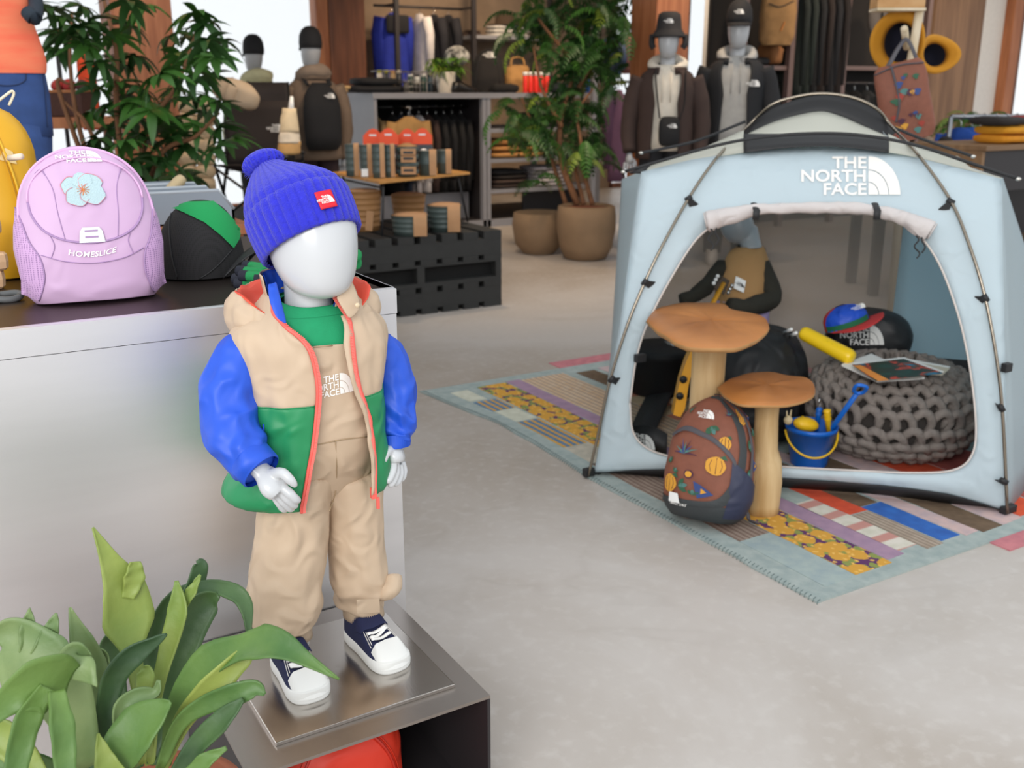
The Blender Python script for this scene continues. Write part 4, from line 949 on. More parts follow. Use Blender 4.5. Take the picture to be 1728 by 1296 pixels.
# ---- shoes
M_navy = mat('navy_canvas', '1b2147', .85, bump=.3, bscale=900, var=.1, vscale=80); M_rub = mat('white_rubber', 'e2e2df', .45); M_lace = mat('white_lace', 'f4f3f0', .8); M_stitch = mat('pale_stitch', 'd9d6d2', .8)
def shoe(cx, y_heel, y_toe, yaw, lbl, seed):
    s = thing  # noqa
    L_ = y_heel-y_toe; root = G()
    def P(u, v, z):  # u: 0 heel..1 toe, v: -1..1 half-width units
        c, sn = math.cos(yaw), math.sin(yaw); yy = -(u-.5)*L_; xx = v
        return V((cx+xx*c-yy*sn, (y_heel+y_toe)/2+xx*sn+yy*c, FZ+z))
    hw = [(0, .018), (.06, .0265), (.2, .0305), (.4, .031), (.6, .0355), (.78, .039), (.9, .036), (.97, .026), (1.0, .010)]
    def outline(k, z, n=44, grow=0):
        out = []
        for j in range(n):
            a = 2*PI*j/n; u = .5-.5*math.cos(a); w_ = (interp(hw, u)+grow)*(1 if a < PI else -1)
            if j in (0, n//2): w_ = 0
            out.append(P(.5+(u-.5)*(1+grow*2/L_), w_*k, z))
        return out
    sole = G().loft([outline(.97, .0), outline(1.02, .003), outline(1.03, .012), outline(1.0, .022), outline(.93, .024)]).make('shoe_sole', M_rub, kid)
    # upper: low rings, higher toward the heel, open collar
    def upper(k, z0, z1):  # blend
        return None
    rings = []
    for kk in range(9):
        t = kk/8; rr = []
        for j in range(44):
            a = 2*PI*j/44; u = .5-.5*math.cos(a); w_ = interp(hw, u)*(1 if a < PI else -1)
            hgt = interp([(0, .070), (.25, .068), (.45, .060), (.6, .046), (.75, .036), (.9, .030), (1, .022)], u)
            nar = lerp(.98, interp([(0, .80), (.3, .66), (.5, .5), (.7, .42), (1, .3)], u), sm(t)); uu = lerp(u, lerp(.06, .56, u), sm(t)*.92)
            rr.append(P(uu, w_*nar if j not in (0, 22) else 0, .018+hgt*math.sin(t*PI/2)))
        rings.append(rr)
    up = G().loft(rings, cap0=False).make('shoe_upper', M_navy, kid); sub(up, 1)
    # rubber toe cap
    rings = []
    for kk in range(8):
        t = kk/7; rr = []
        for j in range(25):
            b = -1+2*j/24; a0 = math.acos(max(-1, min(1, b)))
            u = .74+.275*math.sin(a0)**.75; v = math.copysign(1, b)*interp(hw, min(1, .70+.28*math.sin(a0)))*abs(b)**.6
            rr.append(P(lerp(u, .735+.02*abs(b), sm(t)), v*lerp(1.03, .62, sm(t)), .010+.0375*math.sin(t*PI/2)))
        rings.append(rr)
    o = G().loft(rings, closed=False).make('toe_cap', M_rub, up); sub(o, 1)
    tt = bvh(up)
    def on(u, v, off=.002):
        p = P(u, v, .2); h = tt.ray_cast(p, V((0, 0, -1))); return (h[0]+V((0, 0, off))) if h[0] else P(u, v, .06)
    # strap, laces, stitching
    o = G().grid(lambda a, b: on(lerp(.36, .51, b), lerp(-.029, .029, a), .0045), 14, 5).make('ankle_strap', M_navy, up); solid(o, .003); sub(o, 1)
    for k, (u0, u1) in enumerate(((.56, .535), (.62, .555), (.645, .64))):
        G().tube([on(lerp(u0, u1, i/8), lerp(-.021, .021, i/8), .0042) for i in range(9)], .0042, 8, flat=.55).make('lace', M_lace, up)
    for v in (-1, 1):
        G().tube([on(lerp(.5, .72, i/8), v*lerp(.024, .03, i/8), .0018) for i in range(9)], .0008, 5).make('stitching', M_stitch, up)
        G().tube([on(lerp(.52, .7, i/8), v*lerp(.021, .026, i/8), .0018) for i in range(9)], .0008, 5).make('stitching', M_stitch, up)
    # sock
    return up
shoe(.503, 1.688, 1.520, .03, '', 1); shoe(.664, 1.706, 1.532, .12, '', 2)
for (px, py) in ((497, 1085), (615, 1055)):
    q = K(px, py, .01); G().tube([(q.x, KY+.012, FZ+.035), (q.x, KY+.012, FZ+.10)], .029, 18).make('sock', M_white, kid)

# ================================================================ BAGS
class Bag:
    """soft bag body: superellipse rings; local x = lateral, -y = front, z up; leans back"""
    def __init__(s, base, face, lean, H, wprof, dprof, e=2.6, dback=.5, roll=0):
        yaw = math.atan2(face[0], -face[1]); s.M = Matrix.Translation(base) @ Matrix.Rotation(yaw, 4, 'Z') @ Matrix.Rotation(-lean, 4, 'X') @ Matrix.Rotation(roll, 4, 'Y')
        s.H, s.w, s.d, s.e, s.db = H, wprof, dprof, e, dback
    def W(s, t): return interp(s.w, t)
    def D(s, t): return interp(s.d, t)
    def pt(s, a, t, off=0):
        w_, d = s.W(t)+off, s.D(t)+off; si, c = math.sin(a), math.cos(a)
        x = w_*math.copysign(abs(si)**(2/s.e), si); y = -d*math.copysign(abs(c)**(2/s.e), c)
        if y > 0: y *= s.db
        return s.M @ V((x, y, t*s.H))
    def front(s, x, z, off=.002):
        t = max(0, min(1, z/s.H)); w_, d = s.W(t), s.D(t); k = min(.999, abs(x)/max(1e-5, w_)); y = -d*(1-k**s.e)**(1/s.e)
        # push along an approximate outward normal
        n = V((x/max(w_, 1e-4)*.5, -1, (.6 if t > .8 else 0)*(t-.8)*5)).normalized()
        return s.M @ (V((x, y, z))+n*off)
    def body(s, name, m, parent, nt=22, na=56, wr=.003, seed=0):
        rings = []
        for i in range(nt+1):
            t = i/nt; t = .5-.5*math.cos(t*PI); rings.append([s.pt(2*PI*j/na, t) for j in range(na)])
        o = G().loft(rings).make(name, m, parent); wrinkle(o, wr, (14, 14, 14), seed); return o
    def fpath(s, pts, r, name, m, parent, n=40, flat=.6, off=.002):
        return G().tube([s.front(p.x, p.y, off) for p in spline([V((a, b, 0)) for a, b in pts], n)], r, 7, flat=flat).make(name, m, parent)
    def fpatch(s, loop, name, m, parent, off=.003, ml=.012): return decal(name, [loop], lambda a, b: s.front(a, b, off), m, parent, ml)
def arch(w0, z0, z1, n=24, p=2.2, cx=0):
    """upside-down U: from (-w0,z0) over the top z1 to (w0,z0)"""
    return [(cx+w0*-math.cos(PI*i/n), z0+(z1-z0)*abs(math.sin(PI*i/n))**(2/p)) for i in range(n+1)]
# ---------------- pink backpack on the counter
M_pk = mat('lilac_nylon', 'cfaccf', .55, bump=.35, bscale=14, bdist=.02, crease=True); M_pk2 = mat('lilac_piping', 'dcb0d8', .5); M_pkd = mat('lilac_stitch', 'a888b4', .6)
def meshmat(name, col, hole):
    m = mat(name, col, .8); nt = m.node_tree; N = nt.nodes; L = nt.links; b = N['Principled BSDF']
    tc = N.new('ShaderNodeTexCoord'); v = N.new('ShaderNodeTexVoronoi'); v.inputs['Scale'].default_value = 260; v.inputs['Randomness'].default_value = .05; L.new(tc.outputs['Object'], v.inputs[0])
    r = N.new('ShaderNodeMapRange'); r.inputs[1].default_value = .3; r.inputs[2].default_value = .45; L.new(v.outputs[0], r.inputs[0])
    x = N.new('ShaderNodeMix'); x.data_type = 'RGBA'; x.inputs[6].default_value = C(hole); x.inputs[7].default_value = C(col); L.new(r.outputs[0], x.inputs[0]); L.new(x.outputs[2], b.inputs['Base Color']); return m
M_pkm = meshmat('lilac_mesh', 'd0a8d4', '9c78a8')
pb = pz(172, 512, CZ); pb.y += .055
fd = (CAM-pb); fd.z = 0; fd.normalize(); fd = Matrix.Rotation(.06, 3, 'Z') @ fd
pk = thing('pink_backpack', 'lilac pink child backpack with flower embroidery on the steel counter', 'backpack', pb)
B1 = Bag(pb, fd, .12, .285, [(0, .105), (.04, .116), (.15, .127), (.35, .132), (.5, .127), (.62, .119), (.74, .108), (.84, .093), (.91, .074), (.96, .05), (.99, .025), (1, .008)],
         [(0, .062), (.08, .072), (.3, .078), (.5, .074), (.7, .064), (.85, .05), (.95, .032), (1, .010)], 2.7, .6)
bd1 = B1.body('bag_body', M_pk, pk, wr=.0018)
B1.fpath(arch(.116, .15, .280, p=2.3), .0026, 'edge_piping', M_pk2, pk, off=.0016)
lower = [(-.105+.21*i/20, .10-.048*math.sin(PI*i/20)**.8) for i in range(21)]
B1.fpath(arch(.098, .185, .262, p=2.2), .002, 'front_panel_piping', M_pk2, pk)
B1.fpath([(-.098, .187), (-.094, .160), (-.078, .133), (-.045, .114), (0, .107), (.045, .114), (.078, .133), (.094, .160), (.098, .187)], .0022, 'front_panel_piping', M_pkd, pk, off=.0012)
for sx in (-1, 1):
    B1.fpath([(sx*.045, .116), (sx*.051, .16), (sx*.054, .205), (sx*.066, .240)], .0009, 'panel_seam', M_pkd, pk, off=.0006)
    B1.fpath([(sx*.064, .232), (sx*.07, .243), (0, .250)][:2]+[(sx*.08, .236)], .0009, 'panel_seam', M_pkd, pk, off=.0006)
    # mesh side pockets
    B1.fpatch([(sx*.128, .02)]+[(sx*x, z) for x, z in ((.124, .06), (.1285, .10), (.1262, .14), (.119, .178))]+[(sx*x, z) for x, z in ((.112, .150), (.104, .115), (.090, .085), (.086, .055), (.091, .03), (.10, .006))], 'mesh_pocket', M_pkm, pk, .0022, .01)
    B1.fpath([(sx*.119, .178), (sx*.112, .150), (sx*.104, .115), (sx*.090, .085), (sx*.086, .055), (sx*.091, .03), (sx*.10, .006)], .0014, 'pocket_piping', M_pkd, pk, off=.002)
B1.fpath([(-.088, .090), (-.05, .076), (0, .070), (.05, .076), (.088, .092)], .0012, 'pocket_seam', M_pkd, pk, off=.0012)
B1.fpath([(-.070, .127), (-.064, .105), (-.072, .083)], .0009, 'pocket_seam', M_pkd, pk, off=.0012); B1.fpath([(.070, .127), (.062, .107), (.068, .083)], .0009, 'pocket_seam', M_pkd, pk, off=.0012)
# name print, logo, reflective tab, embroidered flower
text_obj('name_print', 'HOMESLICE', lambda a, b: B1.front(a*1.15-.003+b*.25, .0815+b+5.0*a*a, .0028), .0135, M_print, pk, .012)
logo('bag_logo', lambda a, b: B1.front(a*1.25+.002, .264+b*.75, .0022), M_print, pk, .052)
B1.fpatch([(-.022, .1075), (.022, .1075), (.019, .128), (.014, .135), (-.014, .135), (-.019, .128)], 'reflective_tab', mat('silver_tab', 'dfe2e0', .35), pk, .0034, .008)
for z in (.116, .127): B1.fpatch([(-.011, z), (.011, z), (.011, z+.003), (-.011, z+.003)], 'tab_slot', M_pkd, pk, .0042, .008)
M_em = mat('pale_blue_thread', 'bcd6dc', .7, bump=.6, bscale=500); M_emo = mat('orange_thread', 'e08a50', .7); M_eml = mat('pink_thread', 'd88a9a', .7)
fc = (-.004, .203)
for k, (dx, dz, rx2, rz2) in enumerate(((-.017, .006, .019, .018), (.013, .012, .020, .017), (-.011, -.012, .020, .017), (.015, -.008, .021, .019), (0, .017, .017, .014))):
    lp = [(fc[0]+dx+rx2*(1+.06*math.sin(5*a+k))*math.cos(a), fc[1]+dz+rz2*(1+.06*math.sin(4*a))*math.sin(a)) for a in [2*PI*i/20 for i in range(20)]]
    B1.fpatch(lp, 'petal', M_em, pk, .0024+.0003*k, .008); 
    if k != 4: B1.fpath(lp[:14] if k < 2 else lp[6:], .0007, 'petal_outline', M_eml, pk, off=.0030+.0003*k)
for i in range(11):
    a = 2*PI*i/11; B1.fpath([fc, (fc[0]+.011*math.cos(a), fc[1]+.010*math.sin(a))], .0007, 'stamen', M_emo, pk, n=4, off=.0042)
B1.fpath([(-.018, .283), (-.012, .295), (.012, .295), (.018, .283)], .004, 'grab_handle', M_pk2, pk, off=-.03)

# ---------------- yellow bag behind it
M_yel = mat('yellow_nylon', 'e0a81c', .5, bump=.35, bscale=10, bdist=.03, crease=True); M_yel2 = mat('yellow_cord', 'eebb30', .6)
yb = V((.125, 2.43, CZ))
yl = thing('yellow_backpack', 'bright yellow roll-shaped backpack behind the pink backpack', 'backpack', yb)
fy = Matrix.Rotation(-.25, 3, 'Z') @ fd
B2 = Bag(yb, fy, .05, .37, [(0, .12), (.05, .135), (.5, .14), (.75, .135), (.86, .12), (.93, .095), (.98, .05), (1, .01)], [(0, .08), (.1, .09), (.7, .085), (.9, .065), (1, .02)], 2.8, .8)
B2.body('bag_body', M_yel, yl, wr=.003, seed=4)
def ywp(px, py): return pY(px, py, 2.30)
B2.fpath(arch(.085, .05, .345, cx=.035), .004, 'front_zip', M_yel2, yl, off=.002); B2.fpath(arch(.079, .05, .338, cx=.035), .0016, 'zip_teeth', mat('ochre', 'b98512', .5), yl, off=.005)
G().tube(spline([B2.front(-.05, .362, .012), B2.front(0, .372, .016), B2.front(.04, .366, .014), B2.front(.06, .352, .012)], 24), .004, 7).make('haul_cord', M_yel2, yl)
G().tube(spline([B2.front(.06, .352, .012), B2.front(.055, .33, .016), B2.front(.058, .31, .016), B2.front(.064, .335, .018), B2.front(.06, .352, .014)], 24), .003, 6).make('zip_cord', M_yel2, yl)
G().box(-.009, .009, -.006, .006, -.012, .012, .003, Matrix.Translation(B2.front(.058, .30, .016))).make('cord_lock', M_black, yl, False)
for q in ((.04, .362), (-.06, .36)): G().box(-.012, .012, -.006, .006, -.006, .006, .002, Matrix.Translation(B2.front(*q, .014))).make('buckle', M_black, yl, False)
G().tube(spline([pY(-12, 178, 2.3), pY(8, 162, 2.3), pY(20, 154, 2.3), pY(23, 160, 2.3), pY(15, 178, 2.3)], 24), .008, 8, flat=.35).make('grab_handle', mat('cream_webbing', 'e6dcc2', .8), yl)
B2.fpatch([(.085, .245), (.115, .235), (.11, .26), (.098, .268)], 'logo_print', mat('pale_logo', 'e6c98c', .6), yl, .003)
tt = G().tube([pY(16, 267, 2.16), pY(36, 264, 2.12)], .006, 10).make('wooden_peg', mat('cream_wood', 'ecd9c4', .6), None)
tag(tt, 'pale wooden peg end sticking out between the two backpacks', 'peg')

# ---------------- brown printed backpack against the mushroom stools
M_bp = mat('rust_nylon', '86503d', .7, var=.12, vscale=40, bump=.3, bscale=60); M_bpd = mat('charcoal_nylon', '34383a', .6, bump=.3, bscale=80); M_navyp = mat('navy_stretch', '2c3048', .6, bump=.35, bscale=18, bdist=.02, crease=True); M_trim = mat('grey_trim', '4e4b50', .6)
M_mot = [mat('motif_gold', 'd79a34', .7), mat('motif_green', '2f5a40', .7), mat('motif_blue', '32477e', .7), mat('motif_plum', '4a2338', .7), mat('motif_teal', '4d7a74', .7), mat('motif_red', '9c3a2c', .7)]
bb = pz(1187, 872); bb = V((bb.x*.982, bb.y*.982, .022))
fb = (CAM-bb); fb.z = 0; fb.normalize(); fb = Matrix.Rotation(-.32, 3, 'Z') @ fb
bk = thing('brown_backpack', 'rust brown backpack printed with pumpkins and plants, leaning on the stools', 'backpack', bb)
B3 = Bag(bb, fb, .26, .385, [(0, .1), (.06, .122), (.2, .136), (.4, .137), (.6, .128), (.75, .112), (.86, .092), (.94, .055), (.98, .03), (1, .01)], [(0, .075), (.1, .1), (.3, .11), (.5, .105), (.7, .088), (.85, .062), (.95, .035), (1, .012)], 2.5, .75)
B3.body('bag_body', M_bp, bk, seed=2)
# charcoal base and border, navy side pocket
base = [(-.11, .04), (-.085, .018), (0, .008), (.085, .018), (.105, .05), (.103, .09), (.09, .10), (.07, .072), (.03, .058), (-.03, .058), (-.075, .078), (-.105, .12), (-.113, .10)]
rings = [[B3.pt(2*PI*j/56, t, .003) for j in range(56)] for t in (.0, .05, .1, .145)]
G().loft(rings, cap1=False).make('base_panel', M_bpd, bk)
def apath(pts, r, nm, m, off=.003, n=36, flat=.5):
    return G().tube([B3.pt(p.x, p.y, off) for p in spline([V((a, t, 0)) for a, t in pts], n)], r, 8, flat=flat).make(nm, m, bk)
def astrip(A, B, nm, m, off=.004, n=36):
    A = [B3.pt(p.x, p.y, off) for p in spline([V((a, t, 0)) for a, t in A], n)]; B = [B3.pt(p.x, p.y, off) for p in spline([V((a, t, 0)) for a, t in B], n)]
    o = G().loft([A, [a.lerp(b, .5)+(a.lerp(b, .5)-B3.M @ V((0, 0, .17))).normalized()*.004 for a, b in zip(A, B)], B], closed=False).make(nm, m, bk); return o
astrip([(-1.15, .12), (-.6, .15), (0, .16), (.45, .22), (.75, .4), (.85, .6), (.7, .8), (.2, .955), (-.5, .97)], [(-1.2, .09), (-.6, .10), (0, .11), (.75, .18), (1.05, .4), (1.12, .6), (1.0, .8), (.4, .975), (-.5, .99)], 'border_panel', M_bpd)
astrip([(-1.0, .66), (-.5, .73), (0, .70), (.5, .60), (.75, .52)], [(-1.0, .62), (-.5, .69), (0, .66), (.5, .555), (.75, .475)], 'pocket_zip', M_trim, .006)
astrip([(1.25, .25), (1.3, .5), (1.25, .75), (.9, .93), (.2, .985)], [(1.38, .25), (1.42, .5), (1.38, .75), (1.1, .94), (.4, .99)], 'main_zip', M_trim, .006)
g = G().grid(lambda u, v: B3.pt(lerp(.66, 1.75, u), lerp(.05, lerp(.52, .30, u), v), .004+.014*math.sin(u*PI)*math.sin(v*PI*.8)), 14, 12).make('side_pocket', M_navyp, bk)
# printed motifs as flat patches
prn = random.Random(11)
def motif(a, t, kind, sc, rot=0):
    sc *= 1.35
    def fn(x, y): return B3.pt(a+x/.13, t+y/.35, .0055)
    if kind == 'pumpkin':
        decal('motif', [[(sc*1.1*math.cos(q)*(1+.05*math.cos(5*q)), sc*math.sin(q)) for q in [2*PI*i/18 for i in range(18)]]], fn, M_mot[0], bk, .02)
        for dx in (-.5, 0, .5): G().tube([fn(sc*dx*1.0, -sc*.85*(1-dx*dx))+V((0, 0, 0)), fn(sc*dx*1.4, 0), fn(sc*dx*1.0, sc*.85*(1-dx*dx))], .001, 4).make('motif_line', M_mot[3], bk)
        decal('motif', [[(sc*.1, sc*.9), (sc*.9, sc*1.2), (sc*1.3, sc*.7), (sc*.6, sc*.8)]], fn, M_mot[1], bk, .02)
    elif kind == 'burst':
        for i in range(9):
            q = PI*i/8; L_ = sc*(1+.3*(i % 2)); c, s = math.cos(q), math.sin(q)
            decal('motif', [[(-s*sc*.12, c*sc*.12), (L_*c, L_*s), (s*sc*.12, -c*sc*.12)]], fn, M_mot[(3, 4, 2)[i % 3]], bk, .02)
        decal('motif', [[(-sc*1.2, -sc*.08), (sc*1.2, -sc*.08), (sc*1.1, .0), (-sc*1.1, 0)]], fn, M_mot[3], bk, .02)
    elif kind == 'sun':
        for r_, mm in ((1.0, M_mot[3]), (.7, M_mot[0])): decal('motif', [[(sc*r_*math.cos(2*PI*i/16), sc*r_*math.sin(2*PI*i/16)) for i in range(16)]], (lambda x, y, k=r_: B3.pt(a+x/.13, t+y/.35, .0055+.001*(1-k)*3)), mm, bk, .02)
    elif kind == 'leaf':
        for s in (-1, 0, 1):
            q = rot+s*.7; c, d = math.cos(q), math.sin(q)
            lp = [(0, 0), (.35, .22), (.7, .2), (1, 0), (.7, -.2), (.35, -.22)]; decal('motif', [[(sc*(x*c-y*d), sc*(x*d+y*c)) for x, y in lp]], fn, M_mot[1 if s else 4], bk, .02)
    elif kind == 'flag':
        decal('motif', [[(-sc*.8, sc*.7), (sc*.9, -sc*.4), (-sc*.5, -sc)]], fn, M_mot[2], bk, .02); decal('motif', [[(-sc*.3, sc*.1), (sc*.2, -sc*.25), (-sc*.3, -sc*.5)]], (lambda x, y: B3.pt(a+x/.13, t+y/.35, .0068)), M_mot[0], bk, .02)
for q in ((-.35, .52, 'burst', .024), (.28, .46, 'pumpkin', .019), (-.62, .26, 'pumpkin', .019), (-.15, .36, 'sun', .009), (.12, .26, 'flag', .02), (-.35, .25, 'leaf', .022, .3), (-.7, .42, 'leaf', .014, 2), (.05, .76, 'leaf', .02, -1), (.42, .64, 'pumpkin', .014),
          (-.5, .35, 'leaf', .012, 1.2), (1.2, .62, 'leaf', .02, .6), (1.55, .5, 'flag', .016), (1.6, .72, 'leaf', .018, 2), (1.05, .86, 'pumpkin', .016), (1.18, .44, 'leaf', .016, -.5), (-.75, .86, 'leaf', .012, 0), (1.75, .35, 'sun', .009), (.5, .86, 'burst', .012), (-.05, .2, 'leaf', .012, 1.5), (1.5, .88, 'flag', .012)): motif(*q)
logo('bag_logo', lambda a, b: B3.pt(-.12+a/.115, .845+b/.35, .006), M_print, bk, .042)
g = decal('sewn_label', [[(-.019, -.014), (.019, -.014), (.014, .013), (-.014, .013)]], lambda x, y: B3.pt(-.42+x/.12, .155+y/.35, .012), M_white, bk, .01)
text_obj('name_print', 'SMALL DAY', lambda a, b: B3.pt(-.36+a/.12, .095+b/.35, .006), .011, M_print, bk, .01)
G().tube(spline([B3.pt(0, .99, .002)+V((0, 0, 0)), B3.M @ V((-.02, .02, .385)), B3.M @ V((.03, .03, .38)), B3.M @ V((.03, .04, .345))], 20), .005, 7, flat=.5).make('grab_loop', M_bpd, bk)
G().tube(spline([B3.M @ V((.09, .05, .06)), B3.M @ V((.12, .06, .03)), B3.M @ V((.13, .05, .012)), B3.M @ V((.16, .04, .01))], 14), .012, 8, flat=.3).make('shoulder_strap', M_trim, bk)

# ================================================================ MUSHROOM STOOLS
M_cap = mat('teak_slice', 'bd7a3e', .5, col2='9c5f2a', vscale=3.5, stretch=(1, 1, 1), bump=.25, bscale=20); M_rim = mat('teak_bark_edge', 'b98a55', .7, var=.3, vscale=18); M_stem = wood('pale_log', 'cdb083', 'b08c5a', 2.5, 2, .7)
def stool(base, outline, z, stem, label, thick=.03, seed=0):
    t = thing('mushroom_stool', label, 'stool', V((base.x, base.y, .0075)))
    O = spline([pz(x, y, z) for x, y in outline+outline[:1]], 72)[:-1]; c = sum(O, V())/len(O)
    def rg(k, dz, j=0): return [c.lerp(p, k)+V((0, 0, dz+.006*noise.noise(V((p.x*9, p.y*9, seed))))) for p in O]
    G().loft([rg(.02, .004), rg(.3, .006), rg(.6, .004), rg(.85, 0), rg(.95, -.003), rg(.99, -.008)], cap1=False).make('seat_top', M_cap, t)
    G().loft([rg(.99, -.008), rg(1.0, -.014), rg(.96, -thick*.8), rg(.8, -thick*1.2), rg(.4, -thick*1.5), rg(.2, -thick*1.5)], cap0=False).make('seat_rim', M_rim, t)
    rings = []
    for k in range(12):
        h = lerp(.006, z-thick*1.2, k/11); r_ = interp(stem, k/11); ctr = V((base.x, base.y, h)).lerp(V((c.x, c.y, h)), sm(k/11)*.8)
        rings.append([ctr+V((math.cos(2*PI*j/20), math.sin(2*PI*j/20), 0))*(r_*(1+.08*noise.noise(V((math.cos(2*PI*j/20)*1.5+seed, math.sin(2*PI*j/20)*1.5, h*3))))) for j in range(20)])
    G().loft(rings).make('stem', M_stem, t)
    return t
stool(pz(1182, 838)*.985, [(1090, 537), (1106, 518), (1150, 509), (1200, 507), (1225, 512), (1238, 521), (1285, 529), (1299, 544), (1290, 560), (1262, 577), (1225, 584), (1170, 583), (1140, 574), (1112, 556)], .5957, [(0, .078), (.3, .070), (.34, .058), (.5, .052), (1, .056)], 'tall mushroom-shaped wooden stool with wavy teak cap', .03, 1)
stool(pz(1285, 866), [(1210, 650), (1232, 636), (1262, 627), (1300, 625), (1330, 631), (1362, 635), (1376, 650), (1370, 667), (1340, 677), (1290, 681), (1250, 680), (1225, 668)], .415, [(0, .052), (.3, .058), (.48, .052), (.52, .040), (.8, .036), (1, .038)], 'low mushroom-shaped wooden stool next to the brown backpack', .022, 5)

# ================================================================ INSIDE THE TENT
RGZ = .0075
# chunky knitted pouf: interlocking yarn loops over an ellipsoid
M_yarn = mat('grey_brown_yarn', '8d837c', .95, var=.25, vscale=60, bump=.6, bscale=220)
pc_ = pz(1515, 795); pc_ = V((3.09, 2.37, 0)); PR, PHt = .284, .144
po = thing('knitted_pouf', 'chunky grey-brown knitted floor pouf inside the tent', 'pouf', (pc_.x, pc_.y, RGZ))
def pouf(a, t):  # a angle round, t -1..1 latitude
    c = max(0.02, math.cos(t*PI/2))**.55; return V((pc_.x+PR*c*math.cos(a), pc_.y+PR*c*math.sin(a), RGZ+.018+PHt*(1+math.copysign(abs(math.sin(t*PI/2))**.8, t))))
G().loft([[pouf(2*PI*j/40, -.98+1.96*i/14)*1.0 for j in range(40)] for i in range(15)]).make('core', mat('pouf_core', '37322f', 1), po)
g = G(); NC = 30; NRW = 10; yr_ = random.Random(4)
for i in range(NRW):
    for j in range(NC):
        t0 = -.95+1.9*i/NRW; dt = 1.9/NRW; a0 = 2*PI*(j+.5*(i % 2))/NC; da = 2*PI/NC; jx, jt = yr_.uniform(-.12, .12), yr_.uniform(-.15, .15); P_ = []
        # one purl bump: a thick arched loop tucked under the row above
        for ua, ut, lift in ((-.62, .05, -.004), (-.42, .55, .014), (-.05, .85, .026), (.38, .55, .018), (.52, .0, .012), (.25, -.35, -.002)):
            p = pouf(a0+da*(.5+ua+jx), max(-.99, min(.99, t0+dt*(ut+jt)))); nrm_ = (p-V((pc_.x, pc_.y, PHt))); nrm_.z *= 1.6; P_.append(p+nrm_.normalized()*lift)
        g.tube(spline(P_, 9), [.010, .0145, .0165, .0175, .0175, .0175, .0165, .0145, .010], 6)
g.make('yarn_stitches', M_yarn, po, kind='stuff')
PTOP = RGZ+.018+2*PHt+.02
# magazines on the pouf
def paper(pts, z, th, m, par_, nm): return G().poly([pz(x, y, z) for x, y in pts], (0, 0, th)).make(nm, m, par_, False)
M_page = mat('white_paper', 'f0eeea', .6)
def cover_mat():
    m = mat('magazine_cover', '173a2c', .35); nt = m.node_tree; N = nt.nodes; L = nt.links; b = N['Principled BSDF']; tc = N.new('ShaderNodeTexCoord')
    n = N.new('ShaderNodeTexNoise'); n.inputs['Scale'].default_value = 14; n.inputs['Detail'].default_value = 2; L.new(tc.outputs['Object'], n.inputs[0])
    r = N.new('ShaderNodeValToRGB'); L.new(n.outputs[0], r.inputs[0]); e = r.color_ramp.elements; e[0].position = .3; e[0].color = C('12483f'); e[1].position = .75; e[1].color = C('2f86b0')
    for p_, c in ((.42, '1d3524'), (.55, '1f2f22'), (.6, 'd2452a'), (.66, '24402c')): q = e.new(p_); q.color = C(c)
    L.new(r.outputs[0], b.inputs['Base Color']); return m
def zpx(px, py, p): return 0
ZM = PTOP+.012
for i, (pts, dz, mm, lb) in enumerate((([(1420, 618), (1470, 600), (1560, 640), (1480, 645)], 0, M_page, 'white-edged booklet lying lowest on the pouf'), ([(1515, 606), (1603, 622), (1590, 634), (1500, 628)], .0095, mat('cream_booklet', 'cfc4ae', .6), 'cream booklet lying under the colourful magazine'),
                                      ([(1438, 616), (1525, 606), (1592, 630), (1478, 643)], .019, cover_mat(), 'colourful magazine with dark green and blue cover on the pouf'))):
    t = thing('magazine', lb, 'magazine', pz(sum(p[0] for p in pts)/4, sum(p[1] for p in pts)/4, ZM+dz), 'magazines on the pouf')
    paper(pts, ZM+dz, .008, M_page, t, 'pages'); paper(pts, ZM+dz+.008, .0012, mm, t, 'cover')
    if i == 2: paper([(1440, 617), (1452, 616), (1500, 641), (1482, 643)], ZM+dz+.0093, .0006, mat('orange_cover_band', 'e8923a', .4), t, 'cover_band')
# bucket with sand toys
M_bkt = mat('blue_plastic', '1466c8', .32); M_yp = mat('yellow_plastic', 'f4c21c', .35)
bq = pz(1364, 785); bq.z = RGZ; r0 = .080; bw_ = proj(bq)[2]
bt = thing('toy_bucket', 'blue toy bucket with yellow handle', 'bucket', bq)
bh = .148
G().lathe([(.001, .004), (r0*.78, .0), (r0*.80, .004), (r0*1.08, bh-.018), (r0*1.14, bh-.018), (r0*1.16, bh), (r0*1.10, bh), (r0*1.04, bh-.012), (r0*.76, .008), (.001, .008)], bq, 36, cap=False).make('pail', M_bkt, bt)
sd_ = RT; tw = -FW.copy(); tw.z = 0; tw.normalize()
G().tube(spline([bq+sd_*(r0*1.17*math.cos(a))+tw*(r0*1.05*math.sin(a))*.85+V((0, 0, bh-.02-.082*math.sin(a))) for a in [PI*i/12 for i in range(13)]], 40), .0042, 8).make('handle', M_yp, bt)
def toy(nm, lb, cat): return thing(nm, lb, cat, bq+V((0, 0, .02)), 'toys in the bucket')
sp = toy('toy_spade', 'blue toy spade with D-shaped handle in the bucket', 'toy')
sA, sB = pw(1404, 722, bw_-.07), pw(1446, 664, bw_-.24); dS = (sB-sA).normalized(); sS = dS.cross(FW).normalized()
G().tube([sA-dS*.09, sA, sB], [.011, .0095, .0085], 10).make('shaft', M_bkt, sp)
hd = [sB, sB+dS*.012-sS*.016, sB+dS*.04-sS*.017, sB+dS*.046, sB+dS*.04+sS*.017, sB+dS*.012+sS*.016, sB]
G().tube(spline(hd, 30), .0065, 8).make('grip', M_bkt, sp)
G().grid(lambda u, v: sA-dS*(.06+.06*v)+sS*(.03*(u-.5)*2), 4, 4).make('blade', M_bkt, sp)
